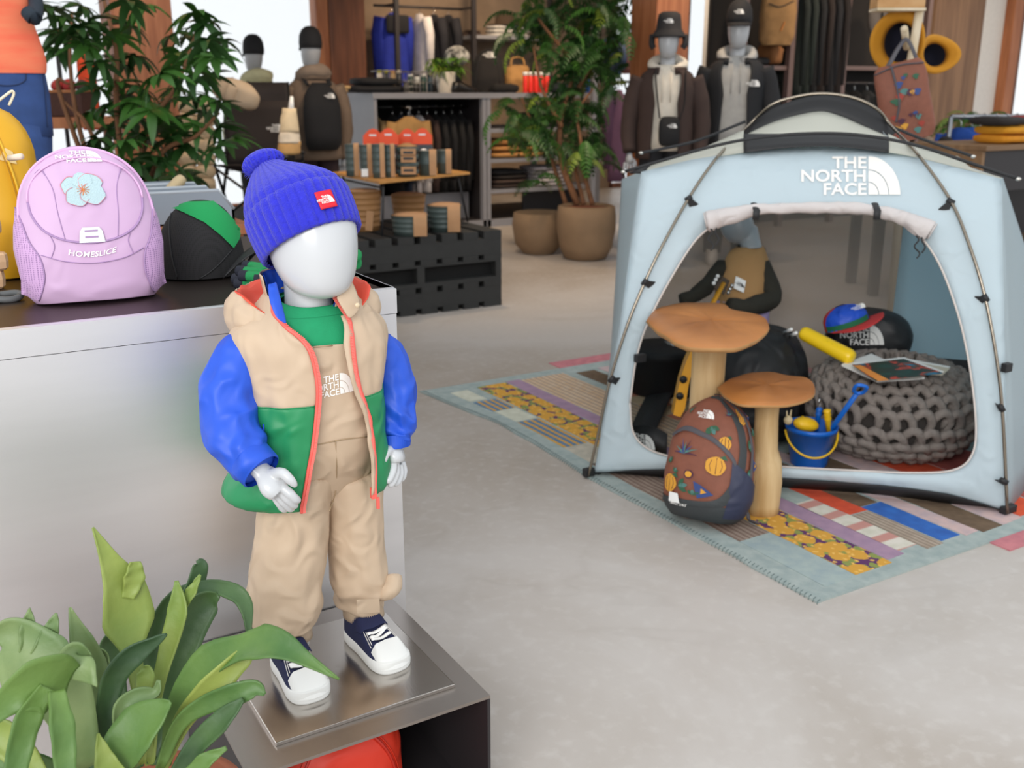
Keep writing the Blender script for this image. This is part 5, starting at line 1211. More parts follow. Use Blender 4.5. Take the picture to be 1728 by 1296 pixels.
for q, (nm, lb, px, py, mm, pro) in enumerate((('toy_skittle', 'blue plastic toy handle standing in the bucket', 1381, 702, M_bkt, [(.008, -.06), (.009, 0), (.013, .008), (.009, .014), (.013, .022), (.010, .03), (.004, .034)]),
                                             ('toy_mould', 'yellow ribbed toy rake handle in the bucket', 1397, 708, M_yp, [(.010, -.06), (.011, 0), (.014, .006), (.010, .013), (.014, .02), (.011, .028), (.014, .036), (.006, .04)]))):
    t = toy(nm, lb, 'toy'); c = pw(px, py, bw_-(.02 if q == 0 else .08)); G().lathe(pro, c, 16, Matrix.Rotation(-.25 if q else .1, 4, 'Y')).make('grip', mm, t)
    G().tube([c+V((0, 0, -.055)), c+V((-.01 if q else .005, 0, -.085))], .008, 8).make('shank', mm, t)
    if q == 0: G().tube(spline([c+V((0, 0, .03)), c+V((.004, 0, .05)), c+V((.0, 0, .065)), c+V((-.006, 0, .05))], 12), .003, 6).make('hook', M_hook, t)
t = toy('toy_snail', 'yellow toy with cream snail head lying across the bucket', 'toy')
c = pw(1360, 716, bw_-.07); G().ell(c, (.055, .036, .026), 18, 12, Matrix.Rotation(.25, 4, 'Y')).make('shell_body', M_yp, t)
for k in range(3): G().lathe([(.026-.004*k, -.003), (.029-.004*k, 0), (.026-.004*k, .003)], c+RT*(-.012+.016*k)+V((0, 0, .002-.004*k)), 18, Matrix.Rotation(-YAW, 4, 'Z') @ Matrix.Rotation(PI/2, 4, 'Y')).make('rib', M_yp, t)
c = pw(1330, 709, bw_-.08); M_sn = mat('cream_plastic', 'dcc79c', .4)
G().ell(c, (.016, .015, .017), 16, 10).make('head', M_sn, t)
for s in (-.007, .008): G().tube([c+V((s, 0, .01)), c+V((s*1.5, 0, .036))], [.004, .0022], 8).make('feeler', M_sn, t)
# black puffer bean bag
M_puff = mat('black_puffer', '1b1b1d', .55, bump=.6, bscale=9, bdist=.05, crease=True)
def blob(name, label, cat, c, r, m, seed, amp, e=.8, M=None, z0=RGZ, n=40):
    t = thing(name, label, cat, (c.x, c.y, z0)); o = G().ell(c, r, n, 24, M, e).make('body', m, t); wrinkle(o, amp, (6, 6, 6), seed)
    for v in o.data.vertices: v.co.z = max(v.co.z, z0)
    return t
bc_ = V((2.785, 2.775, .195)); bean = blob('bean_bag', 'slumped black puffy bean bag beside the pouf', 'bean bag', bc_, (.27, .205, .225), M_puff, 2, .03, M=Matrix.Rotation(math.radians(44.9), 4, 'Z'))
q = pw(1258, 615, 3.75)
tq = bvh(bean.children[0])
def onbean(px, py): h = tq.ray_cast(CAM, ray(px, py).normalized()); return h[0] if h[0] else pw(px, py, 3.7)
for a in (((1322, 562), (1334, 556)), ((1332, 568), (1342, 562))): G().tube([onbean(*a[0])-FW*.008, onbean(*a[1])-FW*.012], .006, 8).make('white_toggle', M_white, bean)
G().lathe([(.001, 0), (.013, 0), (.014, .004), (.001, .006)], onbean(1209, 637)-FW*.01, 16, Matrix.Rotation(PI/2-.2, 4, 'X')).make('round_patch', mat('cream_patch', 'e0cdb2', .6), bean)
# black duffel with logo
dc = V((3.36, 2.62, PTOP-.13)); M_duf = mat('black_duffel', '17171a', .5, bump=.4, bscale=12, bdist=.03, crease=True)
dc = pw(1465, 568, 4.12)
df = thing('black_duffel', 'black duffel bag with large white logo behind the pouf', 'duffel bag', (dc.x, dc.y, RGZ))
Md = Matrix.Rotation(-math.radians(48), 4, 'Z')
o = G().loft([[dc+Md @ V((.165*(abs(math.cos(a))**.75)*math.copysign(1, math.cos(a))*k, y, .11*(abs(math.sin(a))**.8)*math.copysign(1, math.sin(a))*k-.0)) for a in [2*PI*j/40 for j in range(40)]] for y, k in ((-.09, .75), (-.075, .93), (-.03, 1), (.05, 1), (.1, .92), (.12, .7))]).make('body', M_duf, df); wrinkle(o, .006, (12, 12, 12), 6)
G().box(-.14, .14, -.07, .11, RGZ, dc.z-.06, .03, Matrix.Translation((dc.x, dc.y, 0)) @ Md).make('lower_body', M_duf, df)
td = bvh(o); logo('duffel_logo', lambda a, b: (lambda h: (h[0]-FW*.004) if h[0] else dc)(td.ray_cast(CAM, ray(1459+a*62, 565-b*62).normalized())), M_print, df, 1.0)
# colour-block cap on the duffel
cp = thing('kids_baseball_cap', 'blue, green and red kids cap resting tilted on the duffel', 'cap', pw(1430, 545, 4.05))
def cpx(px, py, w_=4.02): return pw(px, py, w_)
crown = G(); cc_ = cpx(1428, 543, 3.94); Mc = Matrix.Rotation(-YAW-.25, 4, 'Z') @ Matrix.Rotation(-.38, 4, 'Y')
rings = [[cc_+Mc @ V((.085*k*math.cos(2*PI*j/30), .075*k*math.sin(2*PI*j/30), z)) for j in range(30)] for z, k in ((-.012, 1.0), (.02, .98), (.042, .84), (.056, .6), (.064, .3), (.066, .05))]
n_ = 30; G().loft(rings, cap0=False).make('crown', M_blue if 'M_blue' in globals() else mat('blue_nylon', '1f55d2', .5), cp)
for k, (a0, a1, m_) in enumerate(((2.2, 3.6, mat('red_cloth', 'c8342c', .8)), (3.6, 4.4, M_blue if 'M_blue' in globals() else MATS['blue_nylon']), (1.2, 2.2, mat('khaki_cloth', '9c7f52', .8)))):
    G().loft([[cc_+Mc @ V(((.086*kk)*math.cos(lerp(a0, a1, j/8)), (.076*kk)*math.sin(lerp(a0, a1, j/8)), z+.001)) for j in range(9)] for z, kk in ((-.012, 1.01), (.02, .99), (.042, .86), (.057, .62), (.066, .3))], closed=False).make('crown_panel', m_, cp)
G().loft([[cc_+Mc @ V((.087*math.cos(lerp(3.6, 5.9, j/10)), .077*math.sin(lerp(3.6, 5.9, j/10)), z)) for j in range(11)] for z in (-.013, .012)], closed=False).make('green_band', mat('green_cloth', '1f6b45', .8), cp)
o = G().grid(lambda u, v: cc_+Mc @ V((.085*math.cos(lerp(-2.9, .2, u))*lerp(1, 1.25, v)+.035*v, .076*math.sin(lerp(-2.9, .2, u))*lerp(1, 1.45, v), -.012-.014*v*(1-abs(2*u-1)))), 20, 6).make('brim', mat('red_brim', 'cf3b3b', .7), cp); solid(o, .003)
logo('cap_logo', lambda a, b: cpx(1450+a*20, 517-b*16-a*6, 3.84), M_print, cp, 1.0)
# yellow foam bat / paddle
bt_ = thing('yellow_foam_bat', 'yellow inflatable bat lying across the bean bag and the pouf', 'toy bat', pw(1395, 585, 3.72))
A_, B_ = pz(1352, 560, .43), pz(1440, 606, PTOP+.035)
G().tube(spline([A_.lerp(B_, k) for k in (0, .1, .3, .5, .7, .9, 1)], 26), [interp([(0, .010), (.04, .022), (.12, .027), (.85, .030), (.96, .024), (1, .012)], i/25) for i in range(26)], 18).make('body', mat('yellow_vinyl', 'f6cc1a', .3), bt_)
for k in range(7): G().tube([A_.lerp(B_, .40+.045*k)-FW*.030+UP*.004, A_.lerp(B_, .425+.045*k)-FW*.030+UP*(.010 if k % 2 else .006)], .0016, 5).make('bat_print', mat('brown_print', '7a5a10', .5), bt_)
# black stool in the rear corner
sc_ = pz(1118, 582, .217); st = thing('black_stool', 'low round black fabric stool with small logo in the tent corner', 'stool', (sc_.x, sc_.y, RGZ))
G().lathe([(.14, RGZ), (.15, .02), (.15, .17), (.155, .175), (.155, .205), (.14, .215), (.002, .217)], (sc_.x, sc_.y, 0), 36).make('padded_seat', M_tblack, st)
logo('stool_logo', lambda a, b: pz(1131+a*13, 579-b*12+a*4, .222), M_print, st, 1.0)

# ================================================================ THINGS ON THE COUNTER
M_capm = meshmat('black_cap_mesh', '1c1b1d', '0c0c0d'); M_capg = mat('green_felt', '12934f', .85, bump=.2, bscale=300)
cb = pz(352, 470, CZ); cb.z = CZ; cb += V((.0, .07, 0))
cap = thing('baseball_cap', 'black mesh kids cap with a green front panel lying on the counter', 'cap', cb)
Mc2 = Matrix.Rotation(-YAW, 4, 'Z')
def dome(u, v, k=1.0):
    a = 2*PI*u; t = v*PI/2; c = math.cos(t)**.85
    return cb+Mc2 @ V((.096*k*c*math.cos(a)+.012*math.sin(t), .098*k*c*math.sin(a), .004+.155*k*math.sin(t)**1.05))
cr = G().grid(dome, 56, 18, True).make('crown', M_capm, cap)
ctree = bvh(cr)
def oncap(px, py, off=.0015):
    d = ray(px, py).normalized(); h = ctree.ray_cast(CAM, d); return h[0]+h[1]*off if h[0] else pw(px, py, 2.2)
def pxdecal(name, loop, fn, m, parent, ml=6): return decal(name, [[(x, -y) for x, y in loop]], lambda a, b: fn(a, -b), m, parent, ml)
pxdecal('green_panel', [(290, 351), (318, 342), (360, 341), (384, 362), (406, 386), (402, 404), (393, 419), (372, 398), (345, 376), (312, 360)], lambda x, y: oncap(x, y, .003), M_capg, cap)
for pts in ([(292, 352), (286, 380), (290, 430), (300, 470)], [(392, 420), (370, 445), (350, 462), (330, 474)]): G().tube([oncap(q.x, q.y, .001) for q in spline([V((*p, 0)) for p in pts], 20) if ctree.ray_cast(CAM, ray(q.x, q.y).normalized())[0]], .0016, 5).make('crown_seam', M_tblack, cap)
o = G().grid(lambda u, v: cb+Mc2 @ V((.06+.055*math.cos(lerp(-1.25, 1.25, u))+.06*v*math.cos(lerp(-.9, .9, u)), .098*math.sin(lerp(-1.25, 1.25, u))*lerp(1, .9, v), .055+.02*v-.05*(2*u-1)**2*(1-v*.3))), 22, 7).make('brim', M_tblack, cap); solid(o, .003)
for k in range(5): G().tube([cb+Mc2 @ V((.06+.055*math.cos(lerp(-1.25, 1.25, u))+.06*(.15+.17*k)*math.cos(lerp(-.9, .9, u)), .098*math.sin(lerp(-1.25, 1.25, u))*lerp(1, .9, .15+.17*k), .057+.02*(.15+.17*k)-.05*(2*u-1)**2*(1-(.15+.17*k)*.3))) for u in [i/16 for i in range(17)]], .0008, 4).make('brim_stitch', M_black, cap)
# knitted gloves
M_gg = mat('green_glove', '17874a', .85, bump=.3, bscale=300); M_gn = mat('navy_glove', '1a1e2c', .8, bump=.3, bscale=300)
for i, (z0, offy, lb) in enumerate(((.012, 0, 'green and navy kids glove lying lowest by the cap'), (.034, 3, 'green and navy kids glove stacked on the other glove'))):
    gl_ = thing('kids_glove', lb, 'glove', pz(450, 472, CZ), 'pair of gloves on the counter')
    def gp(px, py): return pz(px, py, CZ+z0)
    dy = -13*i
    palm = [(438, 474+dy), (470, 470+dy), (520, 462+dy), (560, 452+dy), (596, 448+dy)]
    G().tube(spline([gp(*q)+V((0, .05, 0)) for q in palm], 20), [interp([(0, .022), (.4, .038), (.7, .032), (1, .036)], k/19) for k in range(20)], 14, flat=.34).make('palm', M_gn if i == 0 else M_gg, gl_)
    for k, (x0, y0, x1, y1) in enumerate(((392, 470, 446, 474), (404, 461, 448, 466), (396, 478, 450, 481), (420, 486, 462, 485))):
        a, b = gp(x0+i*8, y0+dy), gp(x1, y1+dy)
        G().tube(spline([a.lerp(b, .28), a.lerp(b, .6), b], 8), .0105, 10).make('finger', M_gg, gl_); G().tube(spline([a, a.lerp(b, .12), a.lerp(b, .32)], 6), [.006, .0112, .0112, .0112, .0112, .0108], 10).make('finger_tip', M_gn, gl_)
    q0 = gp(597, 446+dy); G().tube(spline([q0+V((-.02, .03, 0)), q0+V((.0, .02, .008)), q0+V((.012, .0, .008)), q0+V((.004, -.012, -.004)), q0+V((-.02, -.01, 0))], 16), .006, 8).make('cuff_loop', M_gg, gl_)
# wooden display table and grey stacking bins behind the counter
tw_ = thing('display_table', 'plain wooden display table behind the steel counter', 'table', (.7, 3.5, 0))
TW = .905
box('table_top', .57, .93, 3.12, 3.95, TW-.03, TW, M_cedar, tw_)
for x in (.61, .88):
    for y in (3.16, 3.9): box('leg', x-.025, x+.025, y-.025, y+.025, 0, TW-.03, M_cedar, tw_)
M_bin = mat('grey_plastic', '8c95a0', .45)
for i in range(3):
    b0 = V((.60, 3.2+i*.15, TW)); t = thing('storage_bin', ('grey plastic stacking bin next to the black cap', 'grey plastic stacking bin holding a rolled beige sock', 'grey plastic stacking bin standing last in its row')[i], 'bin', b0, 'grey stacking bins')
    hgt = .10; L_ = .30
    for y in (0, .13): G().poly([b0+V((0, y, 0)), b0+V((L_, y, 0)), b0+V((L_, y, .04)), b0+V((L_-.045, y, hgt)), b0+V((0, y, hgt))], (0, .008, 0)).make('side_wall', M_bin, t, False)
    G().poly([b0, b0+V((L_, 0, 0)), b0+V((L_, .138, 0)), b0+V((0, .138, 0))], (0, 0, .006)).make('bottom', M_bin, t, False)
    box('end_wall', b0.x, b0.x+.006, b0.y, b0.y+.138, TW, TW+hgt, M_bin, t); box('front_lip', b0.x+L_-.008, b0.x+L_, b0.y, b0.y+.138, TW, TW+.04, M_bin, t)
    G().tube([b0+V((0, .004, hgt)), b0+V((L_-.045, .004, hgt)), b0+V((L_, .004, .04))], .006, 6).make('rim', mat('pale_grey_rim', 'a9b0b8', .4), t)
sk_ = G().tube(spline([(.70, 3.42, TW+.03), (.76, 3.41, TW+.09), (.80, 3.42, TW+.125)], 12), [.02, .022, .024, .026, .027, .027, .028, .028, .028, .028, .026, .022], 14, flat=.7).make('rolled_sock', fabric('c9b38c'), None)
tag(sk_, 'rolled beige sock sticking out of a grey bin', 'sock')
# wooden figure and rubber loops at the counter's far end
t = thing('wooden_figure', 'small blocky wooden figure standing beside the pink backpack', 'figure', pz(-6, 478, CZ)); b0 = pz(-6, 492, CZ)+V((0, .035, 0)); M_fig = mat('pale_beech', 'e3bb92', .6)
for k, (dx, z, r) in enumerate(((0, .02, .022), (.012, .055, .02), (-.004, .09, .024), (.010, .125, .018))): G().ell(b0+V((dx, 0, z)), (r, r, r*.95), 8, 6, e=.5).make('block', M_fig, t, False)
for k, (px, py, r) in enumerate(((0, 500, .024), (-36, 500, .018))):
    c = pz(px, py, CZ+.008); o = G().tube([c+Mc2 @ V((r*1.6*math.cos(a), r*math.sin(a), .003*math.sin(2*a))) for a in [2*PI*i/24 for i in range(25)]], .0065, 8).make('rubber_loop', mat('grey_rubber', '5d5f60', .6), None)
    tag(o, ('grey rubber loop lying beside the pink backpack', 'grey rubber loop under the wooden figure')[k], 'strap', 'rubber loops on the counter')
# red bag in the platform
M_rb = mat('red_nylon', 'd8361f', .5, bump=.35, bscale=14, bdist=.02, crease=True)
rb = V((.545, 1.56, .006)); red = thing('red_bag', 'red zippered bag stored inside the display platform', 'bag', rb)
B4 = Bag(rb, (-.05, -1), .06, .205, [(0, .115), (.1, .13), (.6, .13), (.8, .115), (.92, .085), (.98, .05), (1, .02)], [(0, .08), (.3, .1), (.7, .095), (.9, .07), (1, .02)], 2.5, 1.0)
B4.body('bag_body', M_rb, red, wr=.003, seed=8)
B4.fpath(arch(.10, .02, .19), .003, 'zip', mat('red_zip', 'b9291a', .5), red); B4.fpath(arch(.108, .02, .196), .0018, 'piping', M_rb, red)
for dx in (-.02, .012): G().box(-.007, .007, -.005, .005, -.004, .004, .0015, Matrix.Translation(B4.front(dx, .192, .007)) @ Matrix.Rotation(dx*20, 4, 'Y')).make('zip_slider', M_black, red, False)
G().tube(spline([B4.front(-.02, .192, .01), B4.front(-.03, .18, .012), B4.front(-.035, .165, .012)], 8), .003, 6).make('zip_pull', M_rb, red)

# ================================================================ STAGHORN FERN
M_fern = [mat('fern_leaf_a', '40652f', .5, col2='64823e', vscale=7, bump=.35, bscale=55), mat('fern_leaf_b', '66813a', .5, col2='8f9c4c', vscale=6, bump=.35, bscale=55), mat('fern_leaf_c', '2e4a2c', .5, col2='476436', vscale=8, bump=.35, bscale=55), mat('fern_leaf_d', '5f7a4a', .5, col2='84955f', vscale=8, bump=.35, bscale=55)]
FW0 = 1.42
fcr = pw(262, 1285, 1.44)
fern = thing('staghorn_fern', 'potted staghorn fern with long forked green fronds', 'potted plant', (fcr.x, fcr.y, 0))
potz = fcr.z-.07
G().lathe([(.075, 0), (.095, .0), (.11, potz-.05), (.122, potz-.045), (.122, potz), (.108, potz), (.104, potz-.03), (.001, potz-.03)], (fcr.x, fcr.y, 0), 32, cap=False).make('pot', mat('terracotta', '9c5a3e', .8, var=.2, vscale=12), fern)
o = G().ell((fcr.x, fcr.y, potz-.035), (.104, .104, .02), 24, 8).make('bark_soil', mat('bark', '6f4a30', .95, var=.5, vscale=60, bump=1, bscale=60), fern)
def frond(mid, half, mi, fork=None, cup=.25, seed=0):
    """mid: (px,py,depth) path from the crown; half: half-widths in px; fork: extra lobes [(px,py,depth) paths, halves]"""
    def blade(mid, half, nm, par_):
        P = spline([pw(*m_) for m_ in mid], 28); n = 28; rows = []
        for i, p in enumerate(P):
            d = (P[min(i+1, n-1)]-P[max(i-1, 0)]).normalized(); view = (p-CAM).normalized(); s = d.cross(view).normalized(); nn = s.cross(d).normalized()
            if nn.dot(view) > 0: nn = -nn
            k = i/(n-1)*(len(half)-1); a = int(min(k, len(half)-2)); hw = lerp(half[a], half[a+1], k-a)*proj(p)[2]/FPX
            tw2 = .5*math.sin(seed*1.7+i*.09); s = s*math.cos(tw2)+nn*math.sin(tw2); hw = hw/max(.6, math.cos(tw2)); nn2 = d.cross(s)
            if nn2.dot(view) > 0: nn2 = -nn2
            row = []
            for j in range(9):
                q = -1+j/4; wv = .0012*math.sin(i*.7+q*2+seed)*abs(q)
                row.append(p+s*(hw*q)+nn2*(-cup*hw*(1-q*q)+wv+cup*hw*.5))
            rows.append(row)
        o = G().loft(rows, closed=False).make(nm, M_fern[mi], par_); solid(o, .0022, 0); return o
    o = blade(mid, half, 'frond', fern)
    for f in fork or []: blade([(x, y, d+.010) for x, y, d in f[0]], [f[1][0]*.45]+list(f[1][1:]), 'frond_lobe', o)
    return o
c = (255, 1290, 1.44)
# upright twin-pointed frond
frond([c, (238, 1190, 1.45), (224, 1105, 1.46), (216, 1050, 1.46), (207, 995, 1.455), (184, 945, 1.445), (157, 890, 1.435)], [9, 9, 15, 42, 36, 15, 2], 1, [([(216, 1010, 1.452), (226, 975, 1.452), (228, 948, 1.452)], [22, 17, 9])], .25, 0)
# bright slim frond forked at the tip
frond([c, (262, 1180, 1.46), (285, 1090, 1.47), (300, 1030, 1.47), (298, 980, 1.47)], [6, 10, 14, 17, 3], 1, [([(300, 1035, 1.47), (322, 1000, 1.47), (338, 970, 1.47)], [13, 9, 2])], .3, 2)
# dark broad frond behind it
frond([c, (282, 1190, 1.50), (310, 1090, 1.52), (345, 1020, 1.53), (368, 1003, 1.53)], [8, 17, 27, 24, 5], 2, None, .3, 3)
frond([(300, 1060, 1.55), (325, 1000, 1.56), (338, 955, 1.56), (333, 945, 1.56)], [16, 16, 12, 2], 2, None, .2, 4)
# arching frond toward the trousers
frond([c, (255, 1150, 1.55), (262, 1070, 1.57), (292, 1012, 1.57), (345, 990, 1.55), (395, 1000, 1.53), (415, 1025, 1.52), (420, 1072, 1.51)], [9, 13, 14, 13, 11, 14, 12, 3], 2, None, .3, 5)
# big frond arching over the shoe
frond([(280, 1290, 1.42), (300, 1190, 1.40), (350, 1120, 1.38), (405, 1094, 1.36), (445, 1085, 1.34), (480, 1092, 1.33), (520, 1115, 1.32), (572, 1146, 1.31)], [8, 18, 28, 20, 29, 22, 11, 1], 0, [([(400, 1096, 1.365), (445, 1078, 1.35), (470, 1085, 1.345), (478, 1100, 1.34)], [14, 22, 18, 8])], .35, 6)
# long low frond to the right
frond([(275, 1295, 1.40), (310, 1215, 1.38), (360, 1160, 1.36), (410, 1110, 1.37), (436, 1100, 1.38)], [8, 16, 24, 16, 4], 1, None, .3, 7)
frond([(270, 1296, 1.38), (300, 1225, 1.36), (345, 1190, 1.35), (395, 1172, 1.34), (430, 1162, 1.34), (447, 1172, 1.34)], [7, 12, 15, 20, 14, 3], 0, None, .3, 8)
frond([(290, 1320, 1.36), (330, 1260, 1.34), (375, 1215, 1.33), (410, 1180, 1.33)], [12, 17, 18, 4], 2, None, .35, 9)
frond([(310, 1320, 1.33), (345, 1285, 1.32), (382, 1262, 1.32)], [12, 14, 3], 0, None, .3, 10)
# dark frond crossing the middle
frond([(215, 1296, 1.40), (180, 1230, 1.38), (190, 1150, 1.37), (225, 1105, 1.37), (262, 1082, 1.37), (281, 1070, 1.37)], [10, 13, 20, 18, 9, 1], 2, None, .35, 11)
frond([(230, 1296, 1.38), (205, 1240, 1.36), (205, 1195, 1.36), (232, 1175, 1.37), (262, 1168, 1.38), (268, 1148, 1.38)], [6, 9, 14, 14, 9, 2], 3, None, .4, 12)
frond([(190, 1320, 1.34), (205, 1268, 1.33), (235, 1228, 1.33), (270, 1198, 1.33), (288, 1184, 1.33)], [16, 34, 38, 20, 3], 0, None, .25, 13)
frond([(195, 1320, 1.32), (178, 1285, 1.31), (165, 1238, 1.31)], [26, 18, 2], 1, None, .3, 14)
# left-hand antlers
frond([(165, 1296, 1.42), (160, 1200, 1.42), (150, 1130, 1.41), (135, 1080, 1.40), (118, 1025, 1.40)], [10, 18, 28, 18, 2], 3, [([(150, 1120, 1.41), (168, 1105, 1.42), (182, 1130, 1.42)], [14, 12, 6])], .4, 15)
frond([(150, 1296, 1.34), (110, 1180, 1.33), (60, 1120, 1.33), (20, 1075, 1.34), (-10, 1070, 1.34)], [20, 44, 60, 34, 10], 3, [([(45, 1100, 1.335), (48, 1060, 1.335), (50, 1026, 1.335)], [26, 14, 1]), ([(60, 1110, 1.335), (85, 1065, 1.335), (95, 1035, 1.335)], [24, 14, 2])], .3, 16)
frond([(120, 1150, 1.30), (90, 1150, 1.27), (55, 1160, 1.25), (20, 1180, 1.24), (-20, 1215, 1.24)], [28, 46, 44, 26, 14], 0, [([(80, 1160, 1.255), (45, 1220, 1.235), (22, 1320, 1.225)], [30, 22, 18]), ([(95, 1165, 1.255), (105, 1230, 1.235), (112, 1320, 1.225)], [28, 20, 16])], .25, 17)
frond([(120, 1150, 1.30), (125, 1118, 1.30), (130, 1100, 1.31), (150, 1110, 1.32)], [44, 34, 16, 6], 3, None, .3, 18)
frond([(130, 1320, 1.36), (140, 1250, 1.36), (125, 1190, 1.36), (118, 1180, 1.36)], [26, 30, 18, 5], 2, None, .3, 19)
frond([(80, 1340, 1.36), (40, 1280, 1.36), (0, 1240, 1.36), (-30, 1225, 1.36)], [14, 24, 26, 14], 1, None, .3, 20)
frond([(140, 1330, 1.40), (70, 1290, 1.40), (10, 1283, 1.40), (-30, 1290, 1.40)], [8, 16, 18, 10], 0, None, .3, 21)
frond([(235, 1296, 1.50), (200, 1180, 1.54), (190, 1090, 1.56), (205, 1070, 1.56)], [8, 14, 22, 8], 2, None, .3, 22)
frond([(240, 1290, 1.43), (240, 1200, 1.42), (245, 1140, 1.42), (240, 1125, 1.42)], [6, 12, 15, 5], 1, None, .3, 23)
frond([(145, 1296, 1.48), (138, 1220, 1.50), (150, 1170, 1.52)], [8, 10, 3], 2, None, .3, 24)
frond([(300, 1340, 1.40), (320, 1280, 1.39), (340, 1262, 1.39)], [6, 8, 2], 0, None, .3, 25)

# ================================================================ CHILD MANNEQUIN IN THE TENT
M_gmanq = mat('grey_mannequin', 'a3a8ac', .3, coat=.2); M_ochre = mat('ochre_fleece', 'b08758', .9, bump=.2, bscale=60); M_olive = mat('dark_olive_fleece', '2f2c24', .9, bump=.2, bscale=60); M_lav = mat('lavender_cloth', 'b3a0cc', .8); M_denim = mat('dark_denim', '24324c', .8)
TD = 4.22
def Q(px, py, dw=0): return pw(px, py, TD+dw)
tc2 = thing('seated_child_mannequin', 'grey child mannequin in ochre and olive sweatshirt playing a yellow guitar', 'mannequin', (Q(1240, 640).x, Q(1240, 640).y, RGZ))
g = G(); hc = Q(1243, 378)
g.ell(hc, (.07, .075, .085), 28, 18, Matrix.Rotation(-YAW, 4, 'Z') @ Matrix.Rotation(-.35, 4, 'Y')); g.tube(spline([Q(1262, 385), Q(1266, 405), Q(1268, 422)], 8), [.042, .04, .04, .04, .041, .043, .045, .047], 18)
remesh(g.make('head', M_gmanq, tc2), .006, 6)
def bodyloft(rows, m, nm, par_, dep=.72, n=32, dw=0):
    rings = []; dirY = V((FW.x, FW.y, 0)).normalized()
    for py, xl, xr, *z in spline([V(r) for r in rows], 16) if len(rows[0]) == 3 else rows:
        a, b = Q(xl, py, dw), Q(xr, py, dw); c = (a+b)/2; r = (b-a).length/2
        rings.append([c+RT*(r*math.cos(2*PI*j/n))+dirY*(r*dep*math.sin(2*PI*j/n)) for j in range(n)])
    return G().loft(rings).make(nm, m, par_)
sw = bodyloft([(416, 1244, 1288), (424, 1232, 1292), (440, 1224, 1297), (470, 1212, 1296), (500, 1206, 1296), (520, 1208, 1296)], M_ochre, 'sweatshirt', tc2); wrinkle(sw, .006, (20, 20, 20), 3)
G().tube([Q(1268+22*math.cos(a), 419+6*math.sin(a)+3*math.cos(a), -.03*math.sin(a)) for a in [2*PI*i/24 for i in range(25)]], .006, 8).make('neck_rib', M_olive, sw)
o = G().tube(spline([Q(1284, 448), Q(1298, 480, -.02), Q(1300, 505, -.05), Q(1262, 518, -.12), Q(1230, 516, -.15)], 24), [.042]*6+[.044, .045, .045, .044]+[.04]*8+[.034]*6, 18).make('sleeve', M_olive, sw); wrinkle(o, .006, (20, 20, 20), 1)
o = G().tube(spline([Q(1222, 448, .02), Q(1200, 475, -.02), Q(1176, 496, -.06), Q(1150, 508, -.08)], 20), [.036]*8+[.034]*6+[.028]*6, 18).make('sleeve', M_olive, sw); wrinkle(o, .006, (20, 20, 20), 5)
G().poly([sw and Q(1262+dx, 480+dy, -.115) for dx, dy in ((-20, -14), (-3, -6), (-7, 14), (-24, 6))], FW*.004).make('chest_patch', M_white, sw, False)
logo('patch_logo', lambda a, b: Q(1249+a*13-b*3, 480-b*13+a*5, -.118), M_black, sw, 1.0)
bodyloft([(505, 1206, 1300), (525, 1208, 1298), (545, 1212, 1296), (560, 1220, 1290)], M_lav, 'shorts', tc2)
for k, pts in enumerate(([Q(1225, 548, -.02), Q(1198, 560, -.1), Q(1176, 592, -.14), pz(1164, 662, .07)], [Q(1262, 550, -.02), Q(1208, 572, -.07), Q(1186, 612, -.08), V((Q(1184, 650).x, Q(1184, 650).y, .03))])):
    G().tube(spline(pts, 18), [.05]*6+[.044]*6+[.034]*6, 16).make('leg', M_denim, tc2)
ft = G().tube(spline([pz(1162, 664, .055), pz(1150, 674, .035), pz(1132, 680, .032)], 10), [.02, .022, .026, .028, .029, .029, .028, .026, .02, .008], 14, flat=.75).make('foot', mat('beige_mannequin_foot', 'c9ab84', .5), tc2)
# yellow guitar
gt = thing('yellow_guitar', 'small yellow guitar held by the seated mannequin', 'guitar', pz(1146, 705, .02)); M_gy = mat('yellow_lacquer', 'eda51c', .3)
ga, gb = Q(1221, 478, -.20), pw(1160, 592, 3.80); gd = (gb-ga).normalized(); gs = gd.cross(FW).normalized()
G().tube([ga, gb], .011, 8, flat=.6).make('neck', M_gy, gt)
G().poly([ga-gd*.03+gs*.018, ga-gd*.03-gs*.018, ga+gd*.05-gs*.024, ga+gd*.05+gs*.024], FW*.012).make('headstock', mat('dark_headstock', '4a3a2c', .4), gt, False)
for k in range(3):
    for s in (-1, 1): G().ell(ga+gd*(-.015+.022*k)+gs*(s*.034), (.008, .008, .008), 10, 6).make('tuning_peg', M_hook if s > 0 else M_white, gt)
bl = [pw(x, y, 3.72) for x, y in ((1168, 588), (1158, 610), (1148, 640), (1142, 668), (1136, 700), (1148, 704), (1156, 690), (1162, 650), (1170, 620), (1176, 596))]
G().poly(bl, V((FW.x, FW.y, 0)).normalized()*.05).make('guitar_body', M_gy, gt, False)
for (x, y) in ((1153, 640), (1147, 668)): G().lathe([(.001, 0), (.014, 0), (.014, .006), (.001, .006)], pw(x, y, 3.712), 14, Matrix.Rotation(-YAW, 4, 'Z') @ Matrix.Rotation(PI/2, 4, 'X')).make('guitar_knob', M_black, gt)

